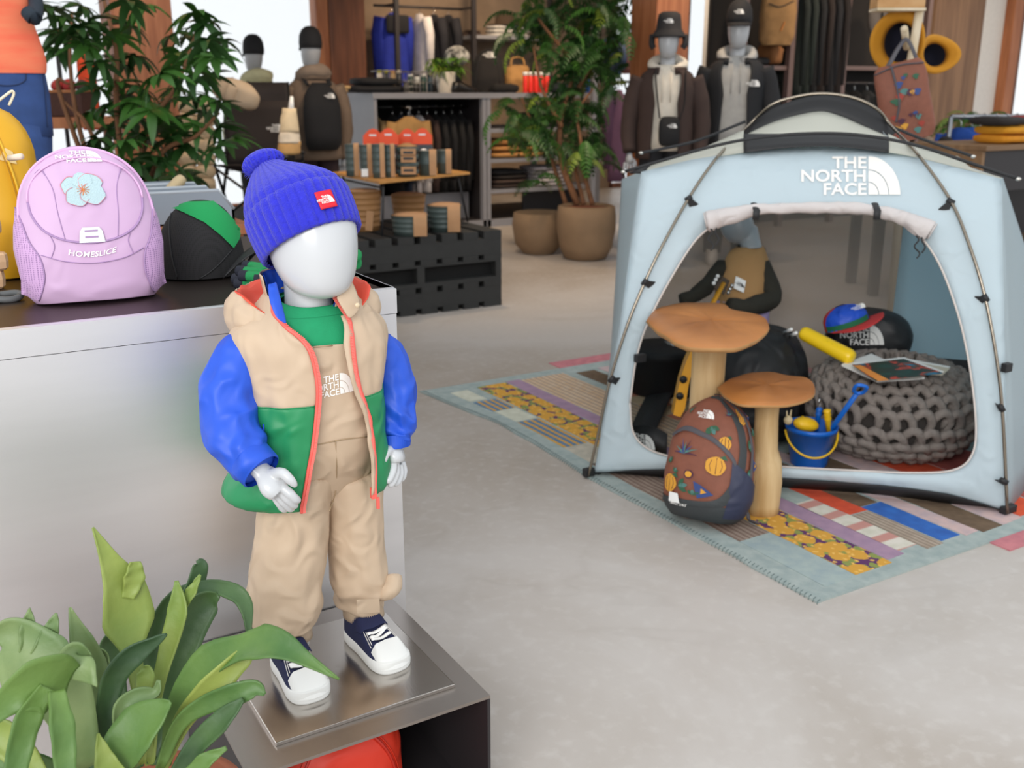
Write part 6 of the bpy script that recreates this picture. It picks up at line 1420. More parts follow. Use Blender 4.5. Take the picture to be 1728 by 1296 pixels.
# ================================================================ PLANTS IN THE SHOP
M_lf = [mat('leaf_dark', '2c5222', .45, var=.3, vscale=9), mat('leaf_mid', '41702a', .45, var=.3, vscale=9), mat('leaf_lime', '71872c', .5, var=.25, vscale=9)]
M_trunk = mat('bark_trunk', '84593a', .85, var=.35, vscale=20, bump=.5, bscale=40)
def leaf_shape(base, d, up, L_, w_, droop=.3, n=6):
    """pointed leaf as a folded strip"""
    s = d.cross(up).normalized(); rows = []
    for i in range(n):
        t = i/(n-1); p = base+d*(L_*t)-V((0, 0, 1))*(droop*L_*t*t); hw = w_*(math.sin(PI*min(1, .05+.95*t)**.85)**.7 if t < .999 else .03)+.0006
        rows.append([p-s*hw+up*hw*.25, p, p+s*hw+up*hw*.25])
    return rows
def palm_mesh(name, n, L_, w_, seed, m):
    r = random.Random(seed); g = G()
    for k in range(n):
        a = 2*PI*k/n+r.uniform(-.2, .2); d = V((math.cos(a), math.sin(a), r.uniform(-.15, .35))).normalized(); g.loft(leaf_shape(V((0, 0, 0)), d, V((0, 0, 1)), L_*r.uniform(.75, 1.1), w_, r.uniform(.3, .8)), closed=False)
    o = g.make(name, m); me = o.data; bpy.data.objects.remove(o); return me
def inst(me, name, loc, rot, sc, parent):
    o = bpy.data.objects.new(name, me); COL.objects.link(o); o.location = loc; o.rotation_euler = rot; o.scale = (sc, sc, sc); par(o, parent); return o
# umbrella plant
SW = 4.7; sb = pw(215, 330, SW)
sch = thing('umbrella_plant', 'tall umbrella plant with drooping finger leaves before the cedar post', 'plant', (sb.x, sb.y, 0))
G().lathe([(.13, 0), (.19, .1), (.2, .36), (.18, .37), (.17, .33), (.001, .33)], (sb.x, sb.y, 0), 28, cap=False).make('pot', mat('grey_pot', '8b8580', .7), sch)
for pts in ([(215, 420), (198, 200), (196, 90), (175, 0), (160, -60)], [(215, 420), (240, 250), (300, 140), (335, 40)], [(215, 420), (160, 300), (130, 200), (118, 100), (122, 20)], [(215, 420), (260, 280), (330, 230), (370, 190)], [(130, 200), (104, 168), (117, 140)], [(215, 420), (160, 240), (110, 172)]):
    P_ = [V((sb.x, sb.y, .34))]+[pw(x, y, SW) for x, y in pts[1:]]; G().tube(spline(P_, 24), [lerp(.016, .006, i/23) for i in range(24)], 7).make('stem', M_trunk, sch)
PM = [palm_mesh('palmate_leaf', 8+k % 3, .150, .022, k, M_lf[(0, 1, 0, 0)[k % 4]]) for k in range(6)]
prn = random.Random(21)
spots = [(85, 18), (110, 30), (130, 48), (150, 38), (100, 55), (148, 75), (165, 110), (195, 62), (215, 42), (228, 95), (205, 105), (240, 12), (215, 5), (330, 22), (345, 40), (318, 60), (350, 70), (305, 95), (330, 100), (360, 95), (375, 70), (318, 128), (350, 130), (300, 150), (290, 60),
         (200, 140), (215, 165), (185, 175), (240, 150), (270, 125), (285, 170), (255, 185), (225, 200), (190, 215), (165, 235), (210, 240), (245, 235), (270, 215), (290, 235), (255, 265), (220, 275), (190, 265), (280, 275), (300, 290), (245, 300), (215, 300), (310, 250), (150, 190), (165, 150), (355, 165), (372, 178), (345, 190), (372, 215), (385, 235), (365, 250), (330, 210), (145, 255), (118, 60), (140, 10), (60, 8), (96, 85), (270, 300), (320, 300), (325, 165), (290, 200), (230, 170)]
for k, (x, y) in enumerate(spots):
    inst(PM[k % 6], 'leaf', pw(x, y, SW+prn.uniform(-.35, .3)), (prn.uniform(-.5, .5), prn.uniform(-.5, .5), prn.uniform(0, 6.3)), prn.uniform(.75, 1.1), sch)
# feathery indoor tree in a round clay pot
M_clay = mat('clay_pot', '8f7458', .85, var=.2, vscale=6, bump=.2, bscale=30)
TP = V((4.71, 6.68, 0)); TWd = proj(TP+V((0, 0, .2)))[2]
tr = thing('indoor_tree', 'leafy indoor tree with several thin trunks in a round clay pot', 'tree', TP)
G().lathe([(.13, 0), (.17, .01), (.215, .1), (.238, .24), (.238, .34), (.228, .42), (.205, .43), (.20, .40), (.001, .40)], TP, 36, cap=False).make('pot', M_clay, tr)
G().ell(TP+V((0, 0, .40)), (.2, .2, .02), 20, 6).make('bark_mulch', mat('red_mulch', '8a4a2c', .95, var=.4, vscale=60, bump=1, bscale=60), tr)
p2_ = thing('empty_clay_pot', 'smaller clay pot half hidden behind the tree pot', 'pot', (4.54, 7.12, 0)); G().lathe([(.13, 0), (.2, .08), (.225, .24), (.21, .34), (.2, .34), (.19, .3), (.001, .28)], (4.54, 7.12, 0), 30, cap=False).make('pot_body', M_clay, p2_)
TRK = [[(975, 345), (948, 275), (945, 215), (956, 165), (972, 110), (985, 40)], [(955, 345), (936, 285), (922, 240), (895, 200), (880, 165)], [(1000, 345), (985, 290), (980, 240), (975, 190), (1000, 150)], [(985, 345), (972, 290), (966, 250)], [(965, 165), (1000, 110), (1030, 60)], [(948, 215), (915, 150), (900, 80)], [(972, 110), (930, 60), (900, 20)]]
for k, pts in enumerate(TRK): G().tube(spline([pw(x, y, TWd+.1*math.sin(k*2)) for x, y in pts], 24), [lerp(.03 if k == 0 else .02, .008, i/23) for i in range(24)], 8).make('trunk', M_trunk, tr)
def pinnate(name, seed, m, L_=.36, pairs=11):
    r = random.Random(seed); g = G(); P_ = [V((0, 0, 0)), V((L_*.35, 0, .05)), V((L_*.7, 0, .02)), V((L_, 0, -.09))]; S_ = spline(P_, pairs+2); g.tube(S_, .0025, 4)
    for i in range(1, pairs+1):
        for s in (-1, 1):
            d = V((.45, s, -.25+r.uniform(-.15, .1))).normalized(); l2 = .085*math.sin(PI*(.18+.72*i/pairs)); g.loft(leaf_shape(S_[i], d, V((0, 0, 1)), l2*r.uniform(.85, 1.15), .013, .35, 4), closed=False)
    o = g.make(name, m); me = o.data; bpy.data.objects.remove(o); return me
PN = [pinnate('frond', k, M_lf[(0, 1, 0, 1, 0, 2)[k]]) for k in range(6)]
PST = pw(1111, 100, 8.15)
def scatter(cx, cy, rx, ry, n, dz=.35):
    for k in range(n):
        a = prn.uniform(0, 6.283); q = math.sqrt(prn.random()); x, y = cx+rx*q*math.cos(a), cy+ry*q*math.sin(a)
        if 850 < x < 935 and 92 < y < 158: continue
        me_ = PN[prn.choice((0, 0, 1, 2, 2, 3, 4, 4, 0, 5))]; o = inst(me_, 'frond', pw(x, y, TWd+prn.uniform(-.22, .42)), (prn.uniform(-.3, .3), prn.uniform(.0, .9), prn.uniform(0, 6.283)), prn.uniform(.62, .95), tr)
        for tr_ in range(40):
            Mw = Matrix.LocRotScale(o.location, o.rotation_euler, o.scale)
            if not any(abs(q.x-PST.x) < .19 and abs(q.y-PST.y) < .19 for q in (Mw @ v.co for v in me_.vertices)): break
            o.rotation_euler.z = prn.uniform(0, 6.283)
            if tr_ % 4 == 3: o.location = o.location+(TP-PST).normalized()*.06
for a in ((955, 60, 95, 55, 62), (900, 45, 45, 30, 18), (1020, 55, 45, 50, 30), (900, 175, 60, 35, 40), (890, 215, 50, 28, 26), (985, 155, 50, 50, 32), (985, 220, 48, 50, 30), (1010, 250, 30, 30, 10), (905, 300, 24, 14, 5), (950, 110, 60, 30, 22), (1050, 100, 25, 40, 10), (960, 0, 80, 22, 26), (1035, 15, 40, 25, 14)): scatter(*a)

# ================================================================ ADULT MANNEQUINS
M_skin = mat('pale_grey_mannequin', 'a9aaac', .35, coat=.2)
def adult(name, label, base, face, H, hood_c, jacket_c, pants_c, hat, bag=None, hand_z=.76, jopen=True, logo_side=None):
    yaw = math.atan2(face[0], -face[1]); M_ = Matrix.Translation(base) @ Matrix.Rotation(yaw, 4, 'Z') @ Matrix.Scale(H/1.8, 4)
    def P(x, y, z): return M_ @ V((x, y, z))      # y negative = front
    t = thing(name, label, 'mannequin', base)
    def rg(z, rx, ry, cy=0, n=28, e=2.3):
        out = []
        for j in range(n):
            a = 2*PI*j/n; c, s = math.cos(a), math.sin(a); out.append(P(rx*math.copysign(abs(c)**(2/e), c), cy+ry*math.copysign(abs(s)**(2/e), s), z))
        return out
    # head and neck
    g = G(); g.loft([rg(z, r1, r2, c, e=2) for z, r1, r2, c in ((1.50, .02, .03, -.03), (1.51, .045, .055, -.03), (1.55, .062, .08, -.02), (1.60, .072, .092, -.01), (1.66, .076, .098, 0), (1.72, .07, .09, .005), (1.76, .05, .06, .008), (1.775, .02, .02, .01))])
    g.make('head', M_skin, t); G().loft([rg(z, r, r, .01, e=2) for z, r in ((1.38, .065), (1.46, .055), (1.53, .054))]).make('neck', M_skin, t)
    hm = fabric(hood_c); jm = fabric(jacket_c); pm = fabric(pants_c)
    sw_ = G().loft([rg(z, a, b) for z, a, b in ((.86, .15, .115), (.95, .155, .12), (1.1, .16, .12), (1.25, .17, .12), (1.35, .165, .11), (1.42, .12, .09), (1.455, .07, .07))]).make('hoodie', hm, t); wrinkle(sw_, .008, (9, 9, 9), 3)
    o = G().tube([P(.105*math.sin(a), -.095*math.cos(a)+.015, 1.455+.035*(-math.cos(a))) for a in [lerp(.25, 2*PI-.25, i/24) for i in range(25)]], [.02+.032*math.sin(PI*i/24) for i in range(25)], 12).make('hood', hm, t); wrinkle(o, .01, (14, 14, 14), 2)
    for s in (-1, 1): G().tube([P(s*.028, -.112, 1.40), P(s*.030, -.128, 1.3), P(s*.03, -.128, 1.2)], .004, 5).make('drawstring', hm, t)
    rings = []
    for i in range(14):
        z = lerp(.80, 1.44, i/13); rx = interp([(.80, .205), (1.1, .20), (1.3, .205), (1.38, .19), (1.44, .11)], z); ry = interp([(.8, .15), (1.3, .15), (1.38, .13), (1.44, .10)], z)
        gap = (.50 if jopen else .03); gap = interp([(.8, gap*1.1), (1.2, gap*.8), (1.44, gap*1.3)], z)
        rings.append([P(rx*math.sin(a)*(1+.05*noise.noise(V((math.sin(a)*3, math.cos(a)*3, z*6)))), -ry*math.cos(a), z) for a in [lerp(gap, 2*PI-gap, j/40) for j in range(41)]])
    jk_ = G().loft(rings, closed=False).make('jacket', jm, t); solid(jk_, .012, 0)
    o = G().tube([P(.115*math.sin(a), -.105*math.cos(a)+.01, 1.43+.02*(-math.cos(a))) for a in [lerp(.45, 2*PI-.45, i/20) for i in range(21)]], .03, 10).make('jacket_collar', jm, jk_)
    for s in (-1, 1):
        q = [P(s*.185, .0, 1.37), P(s*.235, .0, 1.22), P(s*.262, -.01, 1.05), P(s*.258, -.04, .92), P(s*.25, -.07, hand_z+.05)]
        o = G().tube(spline(q, 18), [lerp(.075, .05, i/17)*H/1.8 for i in range(18)], 14).make('sleeve', jm, jk_); wrinkle(o, .008, (10, 10, 10), s)
        hnd = G(); w0_, d0_ = P(s*.25, -.075, hand_z+.04), (P(s*.25, -.09, hand_z-.08)-P(s*.25, -.075, hand_z+.04)); pl_ = w0_+d0_*.55
        hnd.tube([w0_, w0_+d0_*.3, pl_], [.024, .034, .034], 10, flat=.6)
        for k in range(4): hnd.tube(spline([pl_+RT*(.02*(k-1.5)), pl_+d0_*.35+RT*(.024*(k-1.5)), pl_+d0_*(.62-.06*abs(k-1.5))+RT*(.02*(k-1.5))], 5), [.010, .0095, .009, .008, .005], 7)
        hnd.tube(spline([w0_+d0_*.2, w0_+d0_*.5+RT*(-s*.045), w0_+d0_*.8+RT*(-s*.05)], 5), [.012, .011, .010, .009, .006], 7)
        hnd.make('hand', M_skin, t)
        o = G().tube(spline([P(s*.085, 0, .90), P(s*.095, -.01, .65), P(s*.1, 0, .48), P(s*.1, .01, .2), P(s*.1, .0, .07)], 18), [lerp(.098, .068, i/17) for i in range(18)], 16).make('trouser_leg', pm, t)
        G().loft([[P(s*.1+rx*math.cos(2*PI*j/20), -.05+ry*math.sin(2*PI*j/20), z) for j in range(20)] for z, rx, ry in ((.0, .045, .135), (.03, .048, .14), (.06, .044, .115), (.10, .04, .07))]).make('shoe', fabric('cfc4b8'), t)
    if hat == 'bucket':
        ht = G().loft([rg(z, a, b, .0, e=2) for z, a, b in ((1.645, .125, .145), (1.655, .122, .142), (1.69, .098, .118), (1.70, .092, .112), (1.76, .085, .105), (1.80, .078, .096), (1.815, .055, .07), (1.82, .01, .01))]).make('bucket_hat', fabric('232224'), t); hz = 1.75
        for s in (-1, 1): G().tube(spline([P(s*.115, .0, 1.66), P(s*.118, -.02, 1.60), P(s*.10, -.02, 1.57)], 8), .022, 8).make('ear_flap', fabric('232224'), ht)
    else:
        ht = G().loft([rg(z, a, b, .0, e=2) for z, a, b in ((1.66, .086, .108), (1.70, .09, .112), (1.76, .084, .104), (1.80, .066, .082), (1.825, .035, .045), (1.83, .005, .005))]).make('baseball_cap', fabric('1b1b1e'), t); hz = 1.74
        o = G().grid(lambda u, v: P(.085*math.sin(lerp(-1.3, 1.3, u))*lerp(1, .9, v), -.10*math.cos(lerp(-1.3, 1.3, u))-.075*v*math.cos(lerp(-1.2, 1.2, u)), 1.668-.02*v), 16, 5).make('brim', fabric('1b1b1e'), ht); solid(o, .005)
    logo('hat_logo', lambda a, b: P(a, -.118 if hat == 'bucket' else -.119, hz+b), M_print, ht, .055)
    if logo_side: logo('jacket_logo', lambda a, b: P(.125+a, -.155+a*.25, 1.27+b), M_print, jk_, .075)
    if bag == 'sling':
        sg = G().loft([[P(.03+.075*k*math.copysign(abs(math.cos(2*PI*j/24))**.5, math.cos(2*PI*j/24)), y, 1.0+.105*k*math.copysign(abs(math.sin(2*PI*j/24))**.5, math.sin(2*PI*j/24))) for j in range(24)] for y, k in ((-.15, .95), (-.165, 1), (-.20, 1), (-.215, .9))]).make('sling_bag', fabric('141416'), t)
        G().tube(spline([P(-.04, -.185, 1.09), P(-.065, -.16, 1.25), P(-.08, -.13, 1.40), P(-.05, .02, 1.47)], 16), .009, 6, flat=.4).make('strap', fabric('141416'), sg); G().tube(spline([P(.10, -.18, 1.08), P(.13, -.16, 1.2), P(.13, -.1, 1.42)], 12), .009, 6, flat=.4).make('strap', fabric('141416'), sg)
        logo('sling_logo', lambda a, b: P(.055+a, -.218, 1.04+b), M_print, sg, .055)
    if bag == 'pack':
        rings = []
        for i in range(12):
            k = i/11; z = lerp(.88, 1.40, k); wv = interp([(0, .12), (.1, .15), (.6, .155), (.85, .13), (1, .06)], k); dv = interp([(0, .07), (.15, .13), (.7, .12), (1, .04)], k)
            rings.append([P(wv*math.copysign(abs(math.cos(2*PI*j/28))**.75, math.cos(2*PI*j/28)), .15+dv*(.5+.5*math.sin(2*PI*j/28)), z) for j in range(28)])
        pk_ = G().loft(rings).make('backpack', fabric('17171a'), t)
        for s in (-1, 1): G().tube(spline([P(s*.09, .16, 1.38), P(s*.11, .02, 1.46), P(s*.12, -.12, 1.36), P(s*.13, -.16, 1.15), P(s*.14, .1, .95)], 18), .018, 8, flat=.4).make('strap', fabric('17171a'), pk_)
        logo('pack_logo', lambda a, b: P(-.05-a, .283, 1.30+b), M_print, pk_, .07)
    return t
a1 = pz(1112, 455); a1 += V((.1, .12, 0)); fc1 = (CAM-a1); fc1.z = 0
adult('adult_mannequin', 'mannequin in black bucket hat, cream hoodie and dark brown jacket with sling bag', a1, fc1.normalized(), 1.84, 'd8cfc0', '3a2a25', '15151a', 'bucket', 'sling', .80)
a2 = pz(1222, 447); a2 += V((.1, .1, 0)); fc2 = (CAM-a2); fc2.z = 0
adult('adult_mannequin', 'mannequin in black cap, grey hoodie and open black fleece', a2, fc2.normalized(), 1.93, 'a8a6a2', '1b1c20', '17171b', 'cap', None, .84, True, True)
b1 = pw(432, 150, 8.6); b1.z = 0; b2 = pw(528, 150, 7.9); b2.z = 0
adult('adult_mannequin', 'mannequin in cream jacket seen from behind with small black backpack', b1, V((-.1, 1, 0)).normalized(), 1.74, 'd3cfa6', 'c9c59c', '2a2a2c', 'cap', 'pack', .76, False)
adult('adult_mannequin', 'mannequin in khaki brown coat seen from behind with large black backpack', b2, V((.05, 1, 0)).normalized(), 1.76, '8a7868', '7a6655', '2c1a1e', 'cap', 'pack', .76, False)
# orange T-shirt mannequin at the counter's far side
ow = 3.5; oc = pw(-2, 155, ow); ob = V((oc.x, oc.y, 0))
pod = G().box(ob.x-.24, ob.x+.24, ob.y-.2, ob.y+.24, 0, .52, .006).make('display_plinth', mat('white_plinth', 'd9d6d0', .6), None, False); tag(pod, 'white plinth under the mannequin in the orange shirt', 'plinth')
om = thing('torso_mannequin', 'mannequin in faded orange T-shirt and blue jeans on a plinth', 'mannequin', (ob.x, ob.y, .52))
def orow(py, xl, xr, dep=.62, n=32, dw=0):
    a, b = pw(xl, py, ow+dw), pw(xr, py, ow+dw); c = (a+b)/2; r = (b-a).length/2; dv = V((FW.x, FW.y, 0)).normalized(); return [c+RT*(r*math.cos(2*PI*j/n))+dv*(r*dep*math.sin(2*PI*j/n)) for j in range(n)]
o = G().loft([orow(124, -82, 77), orow(118, -84, 78), orow(100, -82, 77), orow(70, -78, 66), orow(40, -76, 55), orow(10, -80, 50), orow(-30, -90, 55), orow(-60, -85, 60), orow(-80, -45, 35)], cap0=False).make('t_shirt', mat('faded_orange_jersey', 'e8805a', .85, col2='ea6a4c', vscale=5, stretch=(1, 1, 6)), om); wrinkle(o, .006, (14, 14, 10), 5); sub(o, 1)
o = G().loft([orow(230, -84, 88), orow(200, -84, 86), orow(160, -82, 82), orow(122, -78, 74), orow(112, -76, 70)]).make('jeans', mat('blue_denim', '2f4a80', .85, col2='274070', vscale=14, bump=.3, bscale=300), om); wrinkle(o, .004, (16, 16, 10), 2)
tj = bvh(o)
def onj(px, py): h = tj.ray_cast(CAM, ray(px, py).normalized()); return (h[0]+h[1]*.002) if h[0] else pw(px, py, ow-.1)
G().tube([onj(p.x, p.y) for p in spline([V((44, 124, 0)), V((42, 136, 0)), V((30, 143, 0)), V((10, 145, 0)), V((-8, 143, 0))], 20)], .0022, 5).make('pocket_seam', mat('denim_seam', '1f2f52', .8), o)
G().tube([onj(p.x, p.y) for p in spline([V((72, 126, 0)), V((76, 160, 0)), V((80, 215, 0))], 12)], .0022, 5).make('side_seam', MATS['denim_seam'], o)
for s in (-1, 1): G().tube(spline([pw(2+s*40, 225, ow), pw(2+s*44, 300, ow), V((ob.x, ob.y, .70))+RT*(s*.088), V((ob.x, ob.y, .60))+RT*(s*.088), V((ob.x, ob.y, .518))+RT*(s*.088)], 14), [.088]*5+[.075]*5+[.06]*4, 16).make('trouser_leg', MATS['blue_denim'], om)
G().tube(spline([pw(46, 20, ow-.1), pw(58, 30, ow-.1), pw(60, 0, ow), pw(50, -60, ow)], 14), .024, 14).make('arm', mat('dark_sleeve', '24303c', .8), om)

# ================================================================ CAMP CHAIRS AND SOFT GOODS BY THE WINDOW
M_cf = mat('black_canvas', '2a2220', .8, bump=.2, bscale=120)
pln = G().box(1.7, 2.62, 6.5, 7.95, 0, .44, .006).make('display_plinth', mat('dark_plinth', '3a3634', .7), None, False); tag(pln, 'low dark plinth under the black camp chairs', 'plinth')
def camp_chair(cx, cy, yaw, z0, label, wd=.5, bh=.85):
    t = thing('camp_chair', label, 'chair', (cx, cy, z0)); M_ = Matrix.Translation((cx, cy, z0)) @ Matrix.Rotation(yaw, 4, 'Z')
    def P(x, y, z): return M_ @ V((x, y, z))
    o = G().grid(lambda u, v: P(lerp(-wd/2, wd/2, u), .22+.10*v+.05*math.sin(PI*u), lerp(.36, bh, v)), 12, 8).make('backrest', M_cf, t); solid(o, .008)
    o = G().grid(lambda u, v: P(lerp(-wd/2, wd/2, u), lerp(-.22, .24, v), .36-.05*math.sin(PI*u)*math.sin(PI*v)+.04*(1-v)), 12, 8).make('seat', M_cf, t); solid(o, .008)
    for s in (-1, 1):
        for a, b in (((s*wd/2, -.22, .0), (s*wd/2, .24, .37)), ((s*wd/2, .26, .0), (s*wd/2, -.22, .40)), ((s*wd/2, .22, .3), (s*wd/2, .33, bh))): G().tube([P(*a), P(*b)], .011, 8).make('leg' if a[2] == 0 else 'back_pole', M_black, t)
        G().tube([P(s*wd/2, -.24, .445), P(s*wd/2, .28, .455)], .02, 8, flat=.5).make('armrest', M_black, t); G().tube([P(s*wd/2, -.22, .38), P(s*wd/2, -.22, .445)], .009, 8).make('arm_post', M_black, t)
    for a, b in (((-wd/2, -.22, .02), (wd/2, -.22, .38)), ((wd/2, -.22, .02), (-wd/2, -.22, .38))): G().tube([P(*a), P(*b)], .009, 8).make('cross_brace', M_black, t)
    logo('chair_logo', lambda a, b: P(wd*.27+a, .205+.1*.62, lerp(.36, bh, .58)+b), M_print, t, .10)
    return t
cA = pw(425, 200, 6.78); fA = math.atan2((CAM-cA).x, -(CAM-cA).y)
camp_chair(cA.x, cA.y, fA-.15, .44, 'black canvas camp chair on the plinth near the umbrella plant', .46, .80)
cB = pw(456, 150, 7.2); camp_chair(cB.x, cB.y, fA+.1, .44, 'black high-back camp chair standing behind the first chair', .34, .93)
M_bg = mat('beige_puffer', 'b59a78', .75, bump=.4, bscale=16, bdist=.03, crease=True)
pf_ = thing('beige_puffer', 'beige quilted puffer coat hanging beside the black camp chair', 'coat', (pw(335, 200, 6.0).x, pw(335, 200, 6.0).y, .46))
for k in range(7):
    for s in range(2):
        c = pw(318+s*28+k*0, 180+k*22, 6.0); G().ell(c, (.062, .06, .046), 16, 10, Matrix.Rotation(-YAW, 4, 'Z'), .8).make('quilted_baffle', M_bg, pf_)
q0 = pw(332, 300, 6.0); G().box(q0.x-.1, q0.x+.1, q0.y-.06, q0.y+.06, .44, q0.z, .02).make('lining', M_bg, pf_, False); G().tube([(q0.x, q0.y+.02, 0), (q0.x, q0.y+.02, .5)], .016, 8).make('stand_pole', M_black, pf_); G().lathe([(.15, 0), (.15, .015), (.02, .02)], (q0.x, q0.y+.02, 0), 20).make('stand_foot', M_black, pf_)
cu = pw(398, 157, 6.72); t = thing('beige_cushion', 'beige rounded pillow resting on the camp chair back', 'pillow', cu); o = G().ell(cu, (.165, .09, .085), 30, 16, Matrix.Rotation(-YAW, 4, 'Z') @ Matrix.Rotation(.38, 4, 'Y'), .75).make('pillow_body', mat('beige_canvas', 'b49f86', .85), t); wrinkle(o, .012, (9, 9, 9), 1)
for k in (-.05, .02): G().tube([cu+Matrix.Rotation(-YAW, 4, 'Z') @ Matrix.Rotation(.38, 4, 'Y') @ V((k, .093*math.cos(a), .088*math.sin(a))) for a in [2*PI*i/20 for i in range(21)]], .003, 5).make('pillow_seam', MATS['beige_canvas'], t)
cs = pw(493, 262, 6.5); t = thing('stuff_sack', 'cream and tan stuff sack standing on the chair arm', 'sack', cs)
for z0, z1, hx in ((266, 245, 'c49a62'), (246, 228, 'ddd0bc'), (229, 186, 'd8c4a2')):
    rows = [(lerp(z0, z1, i/6), interp([(186, .045), (200, .058), (230, .068), (250, .078), (262, .08), (266, .074)], lerp(z0, z1, i/6))) for i in range(7)]
    o = G().loft([[pw(493, y, 6.5)+V((math.cos(2*PI*j/20)*r, math.sin(2*PI*j/20)*r*.8, 0)) for j in range(20)] for y, r in rows]).make('sack_section', fabric(hx), t); wrinkle(o, .008, (16, 16, 22), z0)
G().tube([pw(496, 188, 6.5), pw(497, 165, 6.5)], [.022, .012], 8).make('sack_neck', M_white, t)
arm = Matrix.Translation((cA.x, cA.y, .44)) @ Matrix.Rotation(fA-.15, 4, 'Z') @ V((.245, -.09, .458)); t.location = t.location+(arm-pw(493, 266, 6.5))
# basket with red goods, on a small wooden table by the window
bw0 = pw(113, 190, 5.6); tbk = thing('side_table', 'small wooden table below the wicker basket', 'table', (bw0.x, bw0.y, 0)); tz = pw(113, 197, 5.6).z
G().box(bw0.x-.2, bw0.x+.26, bw0.y-.15, bw0.y+.2, tz-.06, tz-.001, .004).make('table_top', M_cedar, tbk, False)
for dx in (-.17, .23):
    for dy in (-.12, .17): box('leg', bw0.x+dx-.02, bw0.x+dx+.02, bw0.y+dy-.02, bw0.y+dy+.02, 0, tz-.06, M_cedar, tbk)
bs = thing('wicker_basket', 'dark brown wicker basket near the window', 'basket', (bw0.x, bw0.y, tz)); M_wk = mat('dark_wicker', '4a2a20', .8, bump=1, bscale=90, kind='weave', var=.3, vscale=60)
G().box(-.13, .10, -.08, .1, 0, .135, .01, Matrix.Translation((bw0.x+.02, bw0.y, tz)) @ Matrix.Rotation(-YAW, 4, 'Z')).make('woven_body', M_wk, bs, False)
G().tube([V((bw0.x+.02, bw0.y, tz+.135))+Matrix.Rotation(-YAW, 3, 'Z') @ V(q) for q in ((-.13, -.08, 0), (.10, -.08, 0), (.10, .1, 0), (-.13, .1, 0), (-.13, -.08, 0))], .009, 6).make('rim', mat('tan_wicker', 'a0673f', .8), bs)
for k, (px, py, hx) in enumerate(((98, 145, 'b23a36'), (117, 142, 'a8302e'), (139, 147, '5c3030'))):
    c = pw(px, py, 5.6); c.z = tz+.165; o = G().ell(c, (.033, .055, .036), 16, 10, Matrix.Rotation(-YAW, 4, 'Z')).make('rolled_cloth', fabric(hx), None); wrinkle(o, .005, (20, 20, 20), k); tag(o, ('red rolled cloth in the wicker basket', 'deep red rolled cloth heaped in the basket', 'dark maroon rolled cloth at the basket rim')[k], 'cloth', 'cloths in the basket')
hb = pw(150, 150, 6.0); rk = thing('peg_rail', 'black pole rail holding the orange jacket', 'rail', (hb.x-.15, hb.y, 0)); zr3 = pw(150, 60, 6.0).z
G().tube([(hb.x-.15, hb.y, 0), (hb.x-.15, hb.y, zr3), (hb.x+.1, hb.y, zr3)], .012, 8).make('pole', M_black, rk)
hanging(hb.x, hb.y, pw(150, 60, 6.0).z, .5, .1, .1, 'e0481f', 'bright orange jacket hanging behind the umbrella plant', None, 0, sleeves=False)

# ================================================================ ON TOP OF THE SHELF UNIT
def sx(px, Y=9.1): return pY(px, 150, Y).x
ST = SZ
for k, (z, wd, lb) in enumerate(((0, .50, 'black folded bag with beige strap lying on the shelf unit'), (.066, .40, 'smaller black folded bag lying on the other bag'))):
    o = folded(V((sx(631, 9.0), 8.99, ST+z)), wd, .28, .068, '16161a', lb, 'folded bags on the shelf unit', 'folded_bag', 'bag')
o = G().tube(spline([(sx(592, 9), 8.98, ST+.04), (sx(582, 9), 8.97, ST+.05), (sx(574, 9), 8.97, ST+.025), (sx(584, 9), 8.98, ST+.024)], 14), .022, 10, flat=.7).make('beige_strap', fabric('c9a978'), None); tag(o, 'padded beige strap end beside the black folded bags', 'strap')
M_wire = mat('wire_grey', '9a948c', .4, .8); M_can = mat('dark_green_tin', '27423c', .4)
def wire_basket(px0, px1, h, y, label, dp=.22):
    x0, x1 = sx(px0, y), sx(px1, y); t = thing('wire_basket', label, 'basket', ((x0+x1)/2, y, ST)); 
    for z in (.004, h*.5, h): G().tube([(x0, y, ST+z), (x1, y, ST+z), (x1, y+dp, ST+z), (x0, y+dp, ST+z), (x0, y, ST+z)], .004, 5).make('wire_hoop', M_wire, t)
    n = int((x1-x0)/.035); g = G()
    for i in range(n+1):
        x = lerp(x0, x1, i/n); g.tube([(x, y, ST), (x, y, ST+h)], .002, 4)
    g.make('wire_grid', M_wire, t)
    return x0, x1
x0, x1 = wire_basket(696, 740, .19, 8.95, 'tall wire basket of jars on the shelf unit'); x2, x3 = wire_basket(684, 714, .11, 8.80, 'short wire basket at the shelf unit edge', .12); x4, x5 = wire_basket(643, 688, .2, 9.19, 'wire basket with yellow lids behind the short one')
def jar(x, y, h, hexc, lid, label, r):
    t = thing('jar', label, 'jar', (x, y, ST)); G().lathe([(r, .006), (r, h*.82), (r*.8, h*.88), (r*.8, h*.9)], (x, y, ST), 16).make('jar_body', mat('jar_'+hexc, hexc, .35), t); G().lathe([(r*.86, h*.88), (r*.86, h), (r*.2, h)], (x, y, ST), 16).make('lid', mat('lid_'+lid, lid, .4), t)
for i in range(4): jar(lerp(x0+.036, x1-.036, i/3), 9.06, .17, ('24403a', 'd0cfca', '20453b', '2a3f4a')[i], ('cfcfc8', '30302e', 'c8c8c0', '222222')[i], ('dark green jar in the tall wire basket', 'white-labelled jar in the tall wire basket', 'deep green jar in the tall wire basket', 'slate blue jar in the tall wire basket')[i], .028)
for i in range(2): jar(lerp(x2+.042, x3-.042, i), 8.86, .09, ('55504a', '33302e')[i], ('2a2a2a', '8a8478')[i], ('squat brown-grey jar in the short wire basket', 'squat dark jar with grey lid in the short wire basket')[i], .034)
